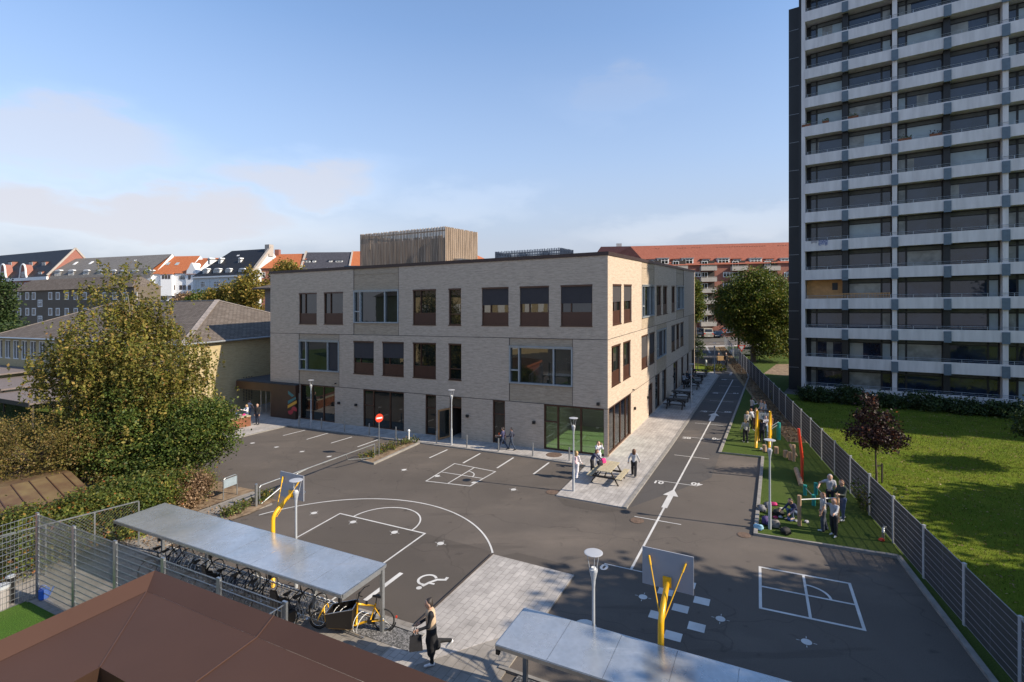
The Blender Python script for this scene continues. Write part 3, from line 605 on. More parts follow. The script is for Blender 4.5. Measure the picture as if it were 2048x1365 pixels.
build('wall', wallmb(FA, 0, LA, 0, zcap, ga), M['brick'], school)
# side facade
gb = []
for x0, x1, bl in ((1225.3, 1242.6, .42), (1247.7, 1263.1, .42), (1313.3, 1322.9, 0), (1326.1, 1334.6, 0), (1343.1, 1350.1, 0)): gb.append(brown(FB, x0, x1, FB.z(1225.3, 651), FB.z(1225.3, 569), bl))
z2b_, z2t_ = FB.z(1223.1, 775), FB.z(1223.1, 693.5)
for x0, x1, bl in ((1223.1, 1240.9, 0), (1246.2, 1260.9, 0), (1283, 1295.4, .66), (1299, 1309.2, .66), (1343, 1350.5, .6), (1352.6, 1359, 0), (1360.8, 1367.4, .6)): gb.append(brown(FB, x0, x1, z2b_, z2t_, bl))
w_ = grey(FB, 1283.6, 1308.3, FB.z(1283.6, 637), FB.z(1283.6, 571), (.2, .68)); gb.append(panel(FB, 1283.6, 1308.3, zj2 + .02, zcap, w_))
w_ = grey(FB, 1352.8, 1367.3, FB.z(1352.8, 621), FB.z(1352.8, 572.5), (.2, .68)); gb.append(panel(FB, 1352.8, 1367.3, zj2 + .02, zcap, w_))
w_ = grey(FB, 1313.2, 1332.3, FB.z(1313.2, 720), FB.z(1313.2, 663), (.2, .66), ((0, .2), (.2, .66), (.66, 1))); gb.append(panel(FB, 1313.2, 1332.3, zj1 + .02, zj2 - .02, w_))
gb.append((0, FB.s(1262), zg, zj1 - .02)); glazed(FB, 1216.5, 1262, zg, zj1 - .02, (1231.5, 1243.5, 1254), None, 'clear', ep=(.09, .12))
gb.append(glazed(FB, 1297.3, 1305.5, zg, zj1 - .35, (), (1297.3, 1305.5, .72), 'glass', name='door'))
p = MB(); q = sorted((FB.s(1297.3), FB.s(1305.5))); p.fbox(FB, q[0] + .1, q[1] - .1, -.13, -.09, zg + .08, 2.0); p.fbox(FB, q[0] + .2, q[0] + .24, -.09, -.03, .9, 1.3); build('door_leaf', p, M['brown_door'], [c for c in bpy.data.objects if c.name.startswith('door') and c.parent == school][-1])
for x0, x1 in ((1310.5, 1320), (1324.6, 1333), (1347, 1355.6), (1362.5, 1367), (1374, 1377.8), (1383.3, 1388.6)): gb.append(glazed(FB, x0, x1, zg, zj1 - .02, (), None))
build('wall', wallmb(FB, 0, LB, 0, zcap, gb), M['brick'], school)
q = FB.s(1377.2); p = MB(); p.fbox(FB, q, LB - .02, 0, .012, zj1 + .02, zj2 - .02); build('brick_panel', p, M['brick_panel'], school)
# corner post, joints, other walls, roof, cap
p = MB(); p.fbox(FA, .0, .26, -.3, -.01, 0, zj1 - .02); build('corner_post', p, M['brown'], school)
p = MB(); 
for z in (zj1, zj2): p.fbox(FA, 0.01, LA, -.02, .004, z - .018, z + .018); p.fbox(FB, 0.01, LB, -.02, .004, z - .018, z + .018)
for x, z0, z1 in ((707.4, zj2, zcap), (797.2, zj2, zcap), (598, zj1, zj2), (678.1, zj1, zj2), (1018.5, zj1, zj2), (1145.2, zj1, zj2)): s_ = FA.s(x); p.fbox(FA, s_ - .012, s_ + .012, -.02, .005, z0, z1)
for x, z0, z1 in ((1283.6, zj2, zcap), (1308.6, zj1, zcap), (1352.8, zj2, zcap), (1367.3, zj2, zcap), (1332.4, zj1, zj2), (1283, zj1, zj1 + .01)): s_ = FB.s(x); p.fbox(FB, s_ - .012, s_ + .012, -.02, .005, z0, z1)
build('expansion_joint', p, M['joint'], school)
c0 = Cn; c1 = off(Cn, A, LA); c2 = off(c1, B, LB); c3 = off(Cn, B, LB)
p = MB()
for a, b_ in ((c1, c2), (c2, c3)): p.poly([(*a, 0), (*b_, 0), (*b_, zcap), (*a, zcap)])
build('wall', p, M['brick'], school)
p = MB(); p.poly([(*off(off(c, A, .0), B, .0), zcap - .45) for c in (c0, c3, c2, c1)]); build('roof', p, M['roofing'], school)
p = MB(); p.fbox(FA, -.06, LA + .06, -.35, .06, zcap, zc); p.fbox(FB, .35, LB + .06, -.35, .06, zcap, zc)
FA2 = Frame(off(c3, (0, 0), 0), A, B); p.fbox(FA2, .35, LA - .35, -.3, .06, zcap, zc); FB2 = Frame(c1, B, A); p.fbox(FB2, .35, LB, -.3, .06, zcap, zc); build('roof_cap', p, M['cap'], school)
# corner classroom seen through the glass
M['green_floor'] = pm('green_floor', (.42, .56, .28), .5, 0, .05); M['room'] = pm('room_wall', (.33, .32, .30), .8, 0, .05)
p = MB(); s1, s2 = FA.s(1087.5) + .3, FB.s(1262) + 1.0
P_ = lambda a, b_, z: (Cn[0] + A[0] * a + B[0] * b_, Cn[1] + A[1] * a + B[1] * b_, z)
p.poly([P_(.25, .25, .07), P_(.25, s2, .07), P_(s1, s2, .07), P_(s1, .25, .07)], 0)
p.poly([P_(s1, .25, 0), P_(s1, s2, 0), P_(s1, s2, zj1), P_(s1, .25, zj1)], 1); p.poly([P_(.25, s2, 0), P_(.25, s2, zj1), P_(s1, s2, zj1), P_(s1, s2, 0)], 1); p.poly([P_(.2, .2, zj1 - .03), P_(.2, s2, zj1 - .03), P_(s1, s2, zj1 - .03), P_(s1, .2, zj1 - .03)], 1)
build('classroom', p, [M['green_floor'], M['room']], school)
# wall lamps and sensors
for fr, x, y in ((FA, 678.6, 806), (FA, 712.8, 810), (FA, 935.5, 832), (FA, 1068.5, 845), (FA, 1197, 808), (FA, 672, 767.3), (FB, 1268, 817), (FB, 1294.6, 795), (FB, 1346, 753.5), (FB, 1265, 780)):
    s_, z = fr.s(x), fr.z(x, y); big = not (x in (672, 1265)); r_ = .09 if big else .04; p = MB(); p.fbox(fr, s_ - r_, s_ + r_, 0, .14, z - r_, z + r_); build('wall_lamp', p, M['black'], school)
# slatted plant enclosures on the roof
def enclosure(pts, z0, z1, parent, mat, pitch=.145, wd=.075):
    o = MB(); o_in = MB()
    for i in range(4):
        a, b_ = Vector(pts[i]), Vector(pts[(i + 1) % 4]); L = (b_ - a).length; fr = Frame(a, b_ - a); n = int(L / pitch)
        for k in range(n + 1):
            s_ = L * k / n; rng = random.random(); o.fbox(fr, s_ - wd / 2, s_ + wd / 2, -.03, .03 + (k % 2) * .012, z0, z1 - .08 * rng * (k % 2))
        for z in (z0 + .3, z1 - .35): o_in.fbox(fr, .06, L - .06, -.12, -.06, z, z + .1)
        if i in (0, 3, 1): o_in.fbox(fr, .5, L - .5, -.8, -.7, z0, z0 + (z1 - z0) * .78)
    e = build('plant_enclosure', o, mat, parent); build('frame', o_in, M['timber_dark'], e)
def onroof(px, depth_b):                     # point on the roof: pixel column, distance behind the front facade
    fr = Frame(off(Cn, B, depth_b), A, NA); s_ = fr.s(px); return fr.p(s_, 0, 0)[:2], fr.z(px, 0)
f1 = Frame(off(Cn, B, 4.0), A, NA); sa, sb = f1.s(891), f1.s(721.5); zt = f1.z(891, 453)
e0, e1 = f1.p(sa, 0, 0)[:2], f1.p(sb, 0, 0)[:2]
fr_ = Frame(e0, B); dd = fr_.s(954); enclosure([e1, e0, off(e0, B, dd), off(e1, B, dd)], zcap - .45, zt, school, M['timber'])
f2 = Frame(off(Cn, B, 22), A, NA); sa, sb = f2.s(1120), f2.s(991); zt2 = f2.z(1120, 495.5); g0, g1 = f2.p(sa, 0, 0)[:2], f2.p(sb, 0, 0)[:2]
M['timber_grey'] = pm('grey_timber_slat', (.27, .25, .24), .85, 0, .35, 9, scale=(1, 1, .05))
enclosure([g1, g0, off(g0, B, 4), off(g1, B, 4)], zcap - .45, zt2, school, M['timber_grey'], .2, .1)
p = MB(); q = off(e0, B, dd * .22); q2 = off(e0, B, dd * .72); za = zcap - .2; nb = NB
pp = [(q[0], q[1]), (q2[0], q2[1])]
p.hexa([(*off(q, nb, .03), za), (*off(q, nb, .45), za), (*off(q2, nb, .45), za), (*off(q2, nb, .03), za), (*off(q, nb, .03), za + 1.0), (*off(q, nb, .9), za + .95), (*off(q2, nb, .9), za + .95), (*off(q2, nb, .03), za + 1.0)]); build('vent_hood', p, M['steel'], school)
fr_ = Frame(off(Cn, B, 9), A, NA); c_ = fr_.p(fr_.s(654), 0, 0); p = MB(); rr = .95
p.lathe([(rr * .95, zcap - .4), (rr, zcap + .1)] + [(rr * math.cos(t_), zcap + .1 + .55 * math.sin(t_)) for t_ in (.3, .6, .9, 1.2, 1.45)], 24, c_[:2]); p.tube([(c_[0], c_[1], zcap + .6), (c_[0], c_[1], zcap + 1.0)], .03); build('skylight_dome', p, M['steel'], school, smooth=False)
fr_ = Frame(off(Cn, B, 6), A, NA); a_, b_ = fr_.p(fr_.s(690), 0, zcap + .35), fr_.p(fr_.s(722), 0, zcap + .35); p = MB(); p.tube([a_, (a_[0] * .93 + b_[0] * .07, a_[1] * .93 + b_[1] * .07, zcap + .45), b_], [.25, .38, .38], 14); build('roof_duct', p, M['black'], school, smooth=True)

# ------------------------------------------------------------------ entrance porch with the coloured emblem
M['porchmetal'] = pm('bronze_cladding', (.058, .031, .020), .45, .3, .12, 1.5)
porch = empty('entrance_porch', *FA.p(LA, .5, 0)[:2], label='bronze clad entrance porch with a flat roof and a coloured emblem at the school corner', cat='porch')
e_ = FA.s(599.2); p = MB(); zr = zj1 - .02
hx, hy = -24.6, 49.0
r1 = FA.p(e_, .04, 0)[:2]; r2 = FA.p(e_, .42, 0)[:2]
F_ = Frame(r2, A, NA); s_l = F_.s(472)
left = F_.p(s_l, 0, 0)[:2]
zf0 = F_.z(472, 773 + 3); zf1 = F_.z(472, 762.5); zf0 = 2.2
roofp = [r2, left, off(left, B, 4.2), off(r1, B, 4.0)]
p.hexa([(*q, zf0 + .0) for q in (r2, off(r1, B, 5.0), off(left, B, 5.0), left)] + [(*q, zr - .08) for q in (r2, off(r1, B, 5.0), off(left, B, 5.0), left)], 0)
build('fascia', p, M['porchmetal'], porch)
p = MB(); p.hexa([(*q, zr - .08) for q in (off(r2, B, .05), off(r1, B, 5.0), off(left, B, 5.0), off(left, B, .05))] + [(*q, zr) for q in (off(r2, B, .05), off(r1, B, 5.0), off(left, B, 5.0), off(left, B, .05))]); build('roof', p, M['roofing'], porch)
pe = F_.s(541) 
p = MB(); p.fbox(F_, .0, pe, -.28, -.003, .06, zf0); build('clad_wall', p, M['porchmetal'], porch)
p = MB(); p.fbox(F_, pe, pe + 3.4, -3.6, -3.4, .06, zf0); p.fbox(F_, pe - .1, pe, -3.4, -.28, .06, zf0); build('back_wall', p, M['joint'], porch)
p = MB(); p.tube([F_.p(F_.s(514), -.4, .06), F_.p(F_.s(514), -.4, zf0)], .035); p.tube([F_.p(F_.s(518), -.7, .06), F_.p(F_.s(518), -.7, zf0)], .035); build('column', p, M['steel'], porch)
def em(name, pts, col):                     # emblem shapes: pixels on the clad wall
    p = MB(); q = [F_.p(F_.s(x), .004, F_.z(x, y)) for x, y in pts]; p.poly(q); o = build(name, p, M[col], porch); return o
M['em_teal'] = pm('emblem_teal', (.03, .16, .17), .5, 0, .03); M['em_yellow'] = pm('emblem_yellow', (.62, .31, .03), .5, 0, .03); M['em_red'] = pm('emblem_red', (.42, .03, .045), .5, 0, .03)
z0 = lambda x, y: (420 + x / 8.533, 740 + y / 8.533)
em('emblem_stripe', [z0(1332, 355), z0(1440, 440), z0(1400, 465), z0(1335, 415)], 'em_teal'); em('emblem_stripe', [z0(1330, 530), z0(1465, 462), z0(1468, 500), z0(1330, 588)], 'em_teal')
em('emblem_stripe', [z0(1325, 608), z0(1480, 520), z0(1480, 572), z0(1325, 660)], 'em_yellow')
em('emblem_dot', [z0(1435 + 48 * math.cos(t_), 690 - 62 * math.sin(t_)) for t_ in [math.pi * i / 12 * 1.1 - .35 for i in range(13)]], 'em_red')
em('emblem_dot', [z0(1375 + 46 * math.cos(t_), 705 - 60 * math.sin(t_)) for t_ in [math.pi * (1 + i / 12 * 1.15) for i in range(13)]], 'em_red')

# ------------------------------------------------------------------ yellow brick hall with hipped slate roof
M['ybrick'] = brickm('yellow_brick', (.48, .38, .19), (.40, .30, .14), (.40, .35, .26), rh=.07, big=.2)
M['slate'] = tilem('hall_slate', (.12, .096, .078), (.18, .15, .125), (.04, .033, .028), .4, .30, .55, .9)
Hc = (-27.2, 43.5); ze = 6.6; D_ = 8.1; HL = 36.0
hall = empty('brick_hall', *Hc, label='long yellow brick hall with hipped grey slate roof left of the school', cat='building')
hp = lambda a, b_, z: (Hc[0] + A[0] * a + B[0] * b_, Hc[1] + A[1] * a + B[1] * b_, z)
p = MB(); FH = Frame(Hc, B, NB); p.poly([FH.p(0, 0, 0), FH.p(2 * D_, 0, 0), FH.p(2 * D_, 0, ze), FH.p(0, 0, ze)])
FHa = Frame(Hc, A, NA); p.poly([FHa.p(0, 0, 0), FHa.p(HL, 0, 0), FHa.p(HL, 0, 4.1), FHa.p(0, 0, 4.1)])
p.poly([hp(0, 2 * D_, 0), hp(HL, 2 * D_, 0), hp(HL, 2 * D_, ze), hp(0, 2 * D_, ze)]); p.poly([hp(HL, 0, 0), hp(HL, 2 * D_, 0), hp(HL, 2 * D_, ze), hp(HL, 0, ze)])
for i in range(19): s_ = i * HL / 18; p.fbox(FHa, max(0, s_ - .3), min(HL, s_ + .3), -.3, 0, 4.1, 6.2)
p.fbox(FHa, 0, HL, -.3, 0, 6.2, ze)
build('wall', p, M['ybrick'], hall)
p = MB(); ov = .45
pk1, pk2 = hp(D_, D_, ze + 3.5), hp(HL - D_, D_, ze + 3.5); e1, e2, e3, e4 = hp(-ov, -ov, ze - .05), hp(HL + ov, -ov, ze - .05), hp(HL + ov, 2 * D_ + ov, ze - .05), hp(-ov, 2 * D_ + ov, ze - .05)
p.poly([e1, e2, pk2, pk1]); p.poly([e2, e3, pk2]); p.poly([e3, e4, pk1, pk2]); p.poly([e4, e1, pk1]); rf = build('roof', p, M['slate'], hall)
p = MB(); p.beam(Vector(e1) + Vector((0, 0, .02)), Vector(pk1) + Vector((0, 0, .03)), .45, .08); p.beam(pk1, pk2, .35, .12); p.beam(e2, pk2, .4, .08); p.beam(Vector(e4) + Vector((0, 0, .02)), Vector(pk1) + Vector((0, 0, .03)), .4, .08); build('ridge_tiles', p, pm('ridge', (.27, .23, .20), .8, 0, .3), rf)
p = MB(); p.tube([Vector(e4) - Vector((0, 0, .08)), Vector(e1) - Vector((0, 0, .08)), Vector(e2) - Vector((0, 0, .08))], .085); build('gutter', p, M['steel'], hall)
for i in range(18):
    s0, s1 = i * HL / 18 + .3, (i + 1) * HL / 18 - .3
    f = MB(); f.fbox(FHa, s0, s0 + .09, -.2, -.03, 4.1, 6.2); f.fbox(FHa, s1 - .09, s1, -.2, -.03, 4.1, 6.2); f.fbox(FHa, (s0 + s1) / 2 - .05, (s0 + s1) / 2 + .05, -.2, -.04, 4.2, 6.1); f.fbox(FHa, s0 + .09, s1 - .09, -.2, -.03, 4.1, 4.2); f.fbox(FHa, s0 + .09, s1 - .09, -.2, -.03, 6.1, 6.2)
    o = build('window', f, M['white'], hall); f = MB(); f.fbox(FHa, s0 + .02, s1 - .02, -.15, -.12, 4.12, 6.18); build('pane', f, M['glass'], o)
f = MB(); s5 = FH.s(486)
for i in range(4):
    for j in range(16): f.fbox(FH, s5 + i * .27, s5 + i * .27 + .15, 0, .01, .75 + j * .14, .82 + j * .14)
build('lattice_vent', f, M['joint'], hall)
f = MB(); f.fbox(FH, 0, .0 + .02, 0, .01, 0, ze)
# flat covered walks in front of the hall
for i, (x0, x1, d0, d1, z, lab) in enumerate(((24, 38, .2, 5.2, 3.2, 'leftmost flat felt roof of the covered walk below the hall windows'), (15.5, 24.5, 1.2, 6.4, 2.7, 'middle flat felt canopy of the covered walk below the hall windows'), (7, 16, 2.4, 7.6, 2.35, 'lower flat canopy half hidden by the birch in front of the hall'))):
    o = MB(); o.fbox(FHa, x0, x1, d0, d1, z, z + .14); r_ = empty('flat_canopy', *FHa.p(x0, d0, 0)[:2], label=lab, cat='canopy', group='flat canopies in front of the hall')
    build('canopy_roof', o, pm('walk_felt', (.16, .13, .12), .9), r_); o = MB()
    for q in (x0 + .3, x1 - .3):
        for d in (d0 + .3, d1 - .3): o.fbox(FHa, q - .06, q + .06, d - .06, d + .06, 0, z)
    o.fbox(FHa, x0, x1, d1, d1 + .06, z - .15, z + .18); build('canopy_frame', o, M['joint'], r_)
# grey annexe just behind the school's left end
an = empty('brick_annexe', -29, 63, label='narrow grey brick annexe with overhanging roof behind the left end of the school', cat='building'); p = MB(); fr = Frame((-29.5, 62.5), A, NA); s0, s1 = fr.s(530), fr.s(560)
s0, s1 = sorted((s0, s1)); zt = fr.z(531, 579); p.fbox(fr, s0, s1, -6, 0, 0, zt); build('wall', p, pm('annexe_brick', (.17, .155, .14), .9, 0, .2, 8), an); p = MB(); p.fbox(fr, s0, s1 + 1.0, -6, 1.0, zt, zt + .15)
p.hexa([fr.p(s0, 1, zt + .15), fr.p(s1 + 1, 1, zt + .15), fr.p(s1 + 1, -6, zt + .15), fr.p(s0, -6, zt + .15), fr.p(s0, -1, zt + .7), fr.p(s1 - 1, -1, zt + .7), fr.p(s1 - 1, -5, zt + .7), fr.p(s0, -5, zt + .7)]); build('roof', p, M['slate'], an)

# ------------------------------------------------------------------ generic far buildings
def hwin(fr, par, x, y0, y1, w, mat='white', nm=2, cross=True, d=0, pane='glass', name='window', arch=False, fwk=.1):
    s_ = fr.s(x, d); a, b_ = s_ - w / 2, s_ + w / 2; z1, z0 = fr.z(x, y0, d), fr.z(x, y1, d); f = MB(); fw = fwk
    f.fbox(fr, a, b_, d, d + .06, z0, z0 + fw); f.fbox(fr, a, b_, d, d + .06, z1 - fw, z1)
    for k in range(nm + 1): c = a + (b_ - a) * k / nm; c = min(max(c, a + fw / 2), b_ - fw / 2); f.fbox(fr, c - fw / 2, c + fw / 2, d, d + .055, z0 + fw, z1 - fw)
    if cross: f.fbox(fr, a + fw, b_ - fw, d, d + .05, z0 + (z1 - z0) * .62, z0 + (z1 - z0) * .62 + fw * .7)
    if arch:
        n = 8; f.poly([fr.p(s_ + (w / 2 + .15) * math.cos(math.pi * i / n), d + .07, z1 + .55 * math.sin(math.pi * i / n)) for i in range(n + 1)]); 
        for i in range(n): t0, t1 = math.pi * i / n, math.pi * (i + 1) / n; f.poly([fr.p(s_ + (w / 2 + .15) * math.cos(t0), d + .07, z1 + .55 * math.sin(t0)), fr.p(s_ + (w / 2 + .15) * math.cos(t1), d + .07, z1 + .55 * math.sin(t1)), fr.p(s_ + (w / 2 + .15) * math.cos(t1), d - 1.6, z1 + .55 * math.sin(t1)), fr.p(s_ + (w / 2 + .15) * math.cos(t0), d - 1.6, z1 + .55 * math.sin(t0))])
    o = build(name, f, M[mat], par); f = MB(); f.fbox(fr, a + .03, b_ - .03, d + .005, d + .02, z0 + .03, z1 - .03); build('pane', f, M[pane], o); return o
def dormer(fr, par, x, y0, y1, w, out, cheek, nm=2, arch=False, rmat='slate'):
    s_ = fr.s(x, out); a, b_ = s_ - w / 2, s_ + w / 2; z1, z0 = fr.z(x, y0, out), fr.z(x, y1, out); f = MB(); f.fbox(fr, a - .15, b_ + .15, out - 3, out - .02, z0 - .2, z1 + .08)
    o = build('dormer', f, M[cheek], par); hwin(fr, o, x, y0, y1, w, 'white', nm, True, out, arch=arch)
    f = MB(); f.fbox(fr, a - .3, b_ + .3, out - 3, out + .2, z1 + .09, z1 + .2); build('roof', f, M[rmat], o)
def house(name, label, pL, YL, pR, YR, eave, ridge, wallm, roofm, wins=(), depth=11, base=0, hipL=0, hipR=0, gable=None, ridge_back=None, mansard=None, cornice=None, grp='houses in the street behind the hall'):
    uL, uR = (pL - CX) / F0, (pR - CX) / F0; o = (uR * YR, YR); q = (uL * YL, YL); a_ = (q[0] - o[0], q[1] - o[1]); L = math.hypot(*a_); fr = Frame(o, a_)
    if fr.n[1] > 0: fr.n = (-fr.n[0], -fr.n[1])
    r_ = empty(name, *o, label=label, cat='house', group=grp)
    ze_ = fr.z((pL + pR) / 2, eave); rb = depth / 2; p = MB()
    p.fbox(fr, 0, L, -depth, 0, base, ze_)
    zr_ = fr.z((pL + pR) / 2, ridge, -rb)
    for s_, hip in ((0, hipR), (L, hipL)):
        if not hip: p.poly([fr.p(s_, 0, ze_), fr.p(s_, -depth, ze_), fr.p(s_, -rb, zr_)])
    build('wall', p, M[wallm], r_)
    p = MB(); prof = [(.35, ze_ - .1), (-rb, zr_), (-depth - .35, ze_ - .1)]
    if mansard: zm = fr.z((pL + pR) / 2, mansard, -1.2); prof = [(.35, ze_ - .05), (-.9, zm), (-rb, zr_), (-depth + .9, zm), (-depth - .35, ze_ - .05)]
    k = len(prof)
    def sp(i, side):
        d, z = prof[i]; t_ = 0
        h = hipR if side == 0 else hipL
        if h: t_ = h * (z - prof[0][1]) / (zr_ - prof[0][1])
        return fr.p(t_ if side == 0 else L - t_, d, z)
    for i in range(k - 1): p.poly([sp(i, 1), sp(i, 0), sp(i + 1, 0), sp(i + 1, 1)])
    for side in (0, 1):
        if (hipR, hipL)[side]: p.poly([sp(i, side) for i in range(k)])
    rf = build('roof', p, M[roofm], r_)
    if gable:                                # raised party-wall gable
        for side in gable:
            s_ = -.0 if side == 'R' else L; g = MB(); 
            for i in range(k - 1):
                g.beam(Vector(fr.p(s_, prof[i][0], prof[i][1] + .25)), Vector(fr.p(s_, prof[i + 1][0], prof[i + 1][1] + .2)), .4, .45)
            build('gable_coping', g, M['coping'], r_)
    if cornice: g = MB(); g.fbox(fr, 0, L, .0, .5, ze_ - cornice, ze_ - .12); build('cornice', g, M['white'], r_)
    for wv in wins: hwin(fr, r_, *wv)
    return r_, fr, ze_, zr_, L
M['coping'] = pm('gable_render', (.36, .32, .28), .85, 0, .1)
M['blacktile'] = tilem('black_tiles', (.012, .012, .014), (.02, .021, .024), (.005, .005, .006), .3, .35, .2, .6)
M['greyslate'] = tilem('grey_slate', (.15, .14, .13), (.19, .18, .165), (.10, .09, .085), .5, .4, .4)
M['orangetile'] = tilem('orange_tiles', (.40, .13, .055), (.47, .165, .07), (.25, .07, .03), .25, .33, .25)
M['redtile'] = tilem('red_tiles', (.29, .098, .062), (.35, .125, .08), (.16, .05, .032), .28, .36, .3)
M['bluetile'] = tilem('blue_black_tiles', (.055, .055, .065), (.075, .075, .09), (.03, .03, .035), .3, .35, .2)
M['redbrick'] = brickm('red_brick', (.33, .12, .085), (.27, .09, .06), (.26, .15, .12), big=.15)
M['brownbrick'] = brickm('brown_brick', (.155, .125, .09), (.115, .09, .062), (.12, .10, .08), big=.15)
M['whitewall'] = pm('white_render', (.78, .78, .77), .85, 0, .04); M['greywall'] = pm('pale_grey_render', (.52, .55, .56), .85, 0, .05)
# brown brick school block, three storeys
bb, fr, ze_, zr_, L = house('brick_block', 'brown brick three storey block with small white windows behind the hall roof', 20, 100, 268, 87, 578, 557, 'brownbrick', 'slate', depth=4.5, hipL=2.5, hipR=2.5, grp=None)
for y in (585, 616.5):
    for x in (24, 39, 55, 68, 101, 116, 134, 152, 170, 190, 210, 230, 250, 270): hwin(fr, bb, x, y - .0, y + 15, 1.15, 'white', 1, False, pane='glass', fwk=.14)
for y in (600, 632): hwin(fr, bb, 80.5, y, y + 14.5, 1.35, 'white', 2, True, fwk=.14)
# the street behind
h, fr, ze_, zr_, L = house('row_house', 'red brick house with black roof, curved white gable and white dormers at far left', -60, 162, 97, 146, 557, 510, 'redbrick', 'blacktile', [(x, 566, 575, 1.6, 'white', 2) for x in (9, 30, 40, 52)], gable='R', cornice=1.0, depth=13)
for x in (20, 61.5, 87.5): dormer(fr, h, x, 524.5, 533, 1.7, -2.6, 'redbrick', 3, rmat='blacktile')
for x in (80,): dormer(fr, h, x, 544, 554, 1.8, -.3, 'redbrick', 3, rmat='blacktile')
for x in (6, 46.5):
    s_ = fr.s(x, .25); zb_ = fr.z(x, 557, .25); zt_ = fr.z(x, 529.5, .25); hw = 2.0
    prof = [(-1.0, 0), (-.82, .12), (-.68, .35), (-.62, .6), (-.5, .82), (-.3, .95), (0, 1), (.3, .95), (.5, .82), (.62, .6), (.68, .35), (.82, .12), (1.0, 0)]
    g = MB(); fpts = [fr.p(s_ + a_ * hw, .25, zb_ + (zt_ - zb_) * c_) for a_, c_ in prof]; g.poly(fpts); g.poly([fr.p(s_ + a_ * hw, -1.5, zb_ + (zt_ - zb_) * c_) for a_, c_ in prof][::-1])
    for i in range(len(prof) - 1): q = [fr.p(s_ + prof[j][0] * hw, dd_, zb_ + (zt_ - zb_) * prof[j][1]) for j, dd_ in ((i, .25), (i + 1, .25), (i + 1, -1.5), (i, -1.5))]; g.poly(q)
    gb_ = build('curved_gable', g, M['redbrick'], h); g = MB(); g.tube([fr.p(s_ + a_ * hw * 1.03, .3, zb_ + (zt_ - zb_) * c_ * 1.02) for a_, c_ in prof], .24, 6); build('gable_coping', g, M['white'], gb_); hwin(fr, gb_, x, 544, 554, 1.7, 'white', 3, True, .27)
h, fr, ze_, zr_, L = house('row_house', 'grey slate mansard house with white arched dormers, second from the left', 97, 146, 302, 138, 559, 515.5, 'whitewall', 'greyslate', mansard=540, depth=13)
for x in (115, 142, 172, 200, 226, 247, 270, 296): dormer(fr, h, x, 543.5, 554, 1.9, -.35, 'greyslate', 4, True, 'greyslate')
for x, y in ((120, 528), (152, 527), (240, 524)): s_ = fr.s(x); g = MB(); zq = fr.z(x, y, -4.0); g.beam(Vector(fr.p(s_, -3.6, zq - .5)), Vector(fr.p(s_, -4.6, zq + .35)), .8, .12); build('roof_window', g, M['white'], h)
h, fr, ze_, zr_, L = house('row_house', 'white rendered house with bright orange tiled roof between the grey and black roofs', 296, 139, 374, 139, 547, 513.5, 'whitewall', 'orangetile', [(x, 571, 580, .75, 'brown', 1) for x in (325, 331, 338, 347, 362, 369)] + [(x, 592, 601, .75, 'brown', 1) for x in (325, 331, 347, 362)] + [(x, 611, 620, .75, 'brown', 1) for x in (325, 331, 347)], gable='L', depth=12)
g = MB(); s_ = fr.s(332.5, .8); za_ = fr.z(332.5, 562, .8); zt_ = fr.z(332.5, 549, .8); g.fbox(fr, s_ - 1.5, s_ + 1.5, -2.5, .8, ze_ - 6, zt_); bay = build('bay', g, M['whitewall'], h)
g = MB(); g.hexa([fr.p(s_ + 1.8, -4, zt_), fr.p(s_ - 1.8, -4, zt_), fr.p(s_ - 1.8, 1, zt_), fr.p(s_ + 1.8, 1, zt_), fr.p(s_ + .9, -4.6, zt_ + 2.3), fr.p(s_ - .2, -4.6, zt_ + 2.3), fr.p(s_ - .2, -3.3, zt_ + 2.3), fr.p(s_ + .9, -3.3, zt_ + 2.3)]); build('roof', g, M['orangetile'], bay)
for x in (326.5, 332.5, 338.5): hwin(fr, bay, x, 551, 558, .55, 'brown', 1, False, .82)
hwin(fr, h, 364, 551, 560, 1.7, 'white', 3, True, .02, arch=True)
for x, y in ((303, 521), (309, 534), (335, 534.5), (354, 536)): s_ = fr.s(x, -3); zq = fr.z(x, y, -2.6 - (547 - y) * .1); g = MB(); dq = 2.2 + (545 - y) * .09; zq = ze_ + (zr_ - ze_) * (dq / 6) ; g.beam(Vector(fr.p(s_, -dq + .45, zq - .35 + .15)), Vector(fr.p(s_, -dq - .5, zq + .4 + .15)), .85, .1); build('roof_window', g, M['curtain'], h)
h, fr, ze_, zr_, L = house('row_house', 'narrow white gabled house with orange roof beside the black tiled roof', 372, 138.5, 393, 138, 548, 520, 'whitewall', 'orangetile', [(379, 551, 559, .7, 'brown', 1), (379, 571, 580, .8, 'brown', 1), (379, 592, 600, .8, 'brown', 1)], depth=9)
g = MB(); prof = [(372.5, 548), (373.5, 541), (378, 535), (381, 527.5), (383, 526), (385, 527.5), (388, 534), (391.5, 540), (392.5, 548)]; g.poly([fr.p(fr.s(x, .3), .3, fr.z(x, y, .3)) for x, y in prof]); g.poly([fr.p(fr.s(x, .3), -2.5, fr.z(x, y, .3)) for x, y in prof][::-1])
for i in range(len(prof) - 1): g.poly([fr.p(fr.s(prof[j][0], .3), dd_, fr.z(*prof[j], .3)) for j, dd_ in ((i, .3), (i + 1, .3), (i + 1, -2.5), (i, -2.5))])
build('curved_gable', g, M['whitewall'], h)
h, fr, ze_, zr_, L = house('row_house', 'distant orange tiled roof seen above the narrow white gable', 366, 165, 430, 165, 540, 517, 'whitewall', 'orangetile', depth=12)
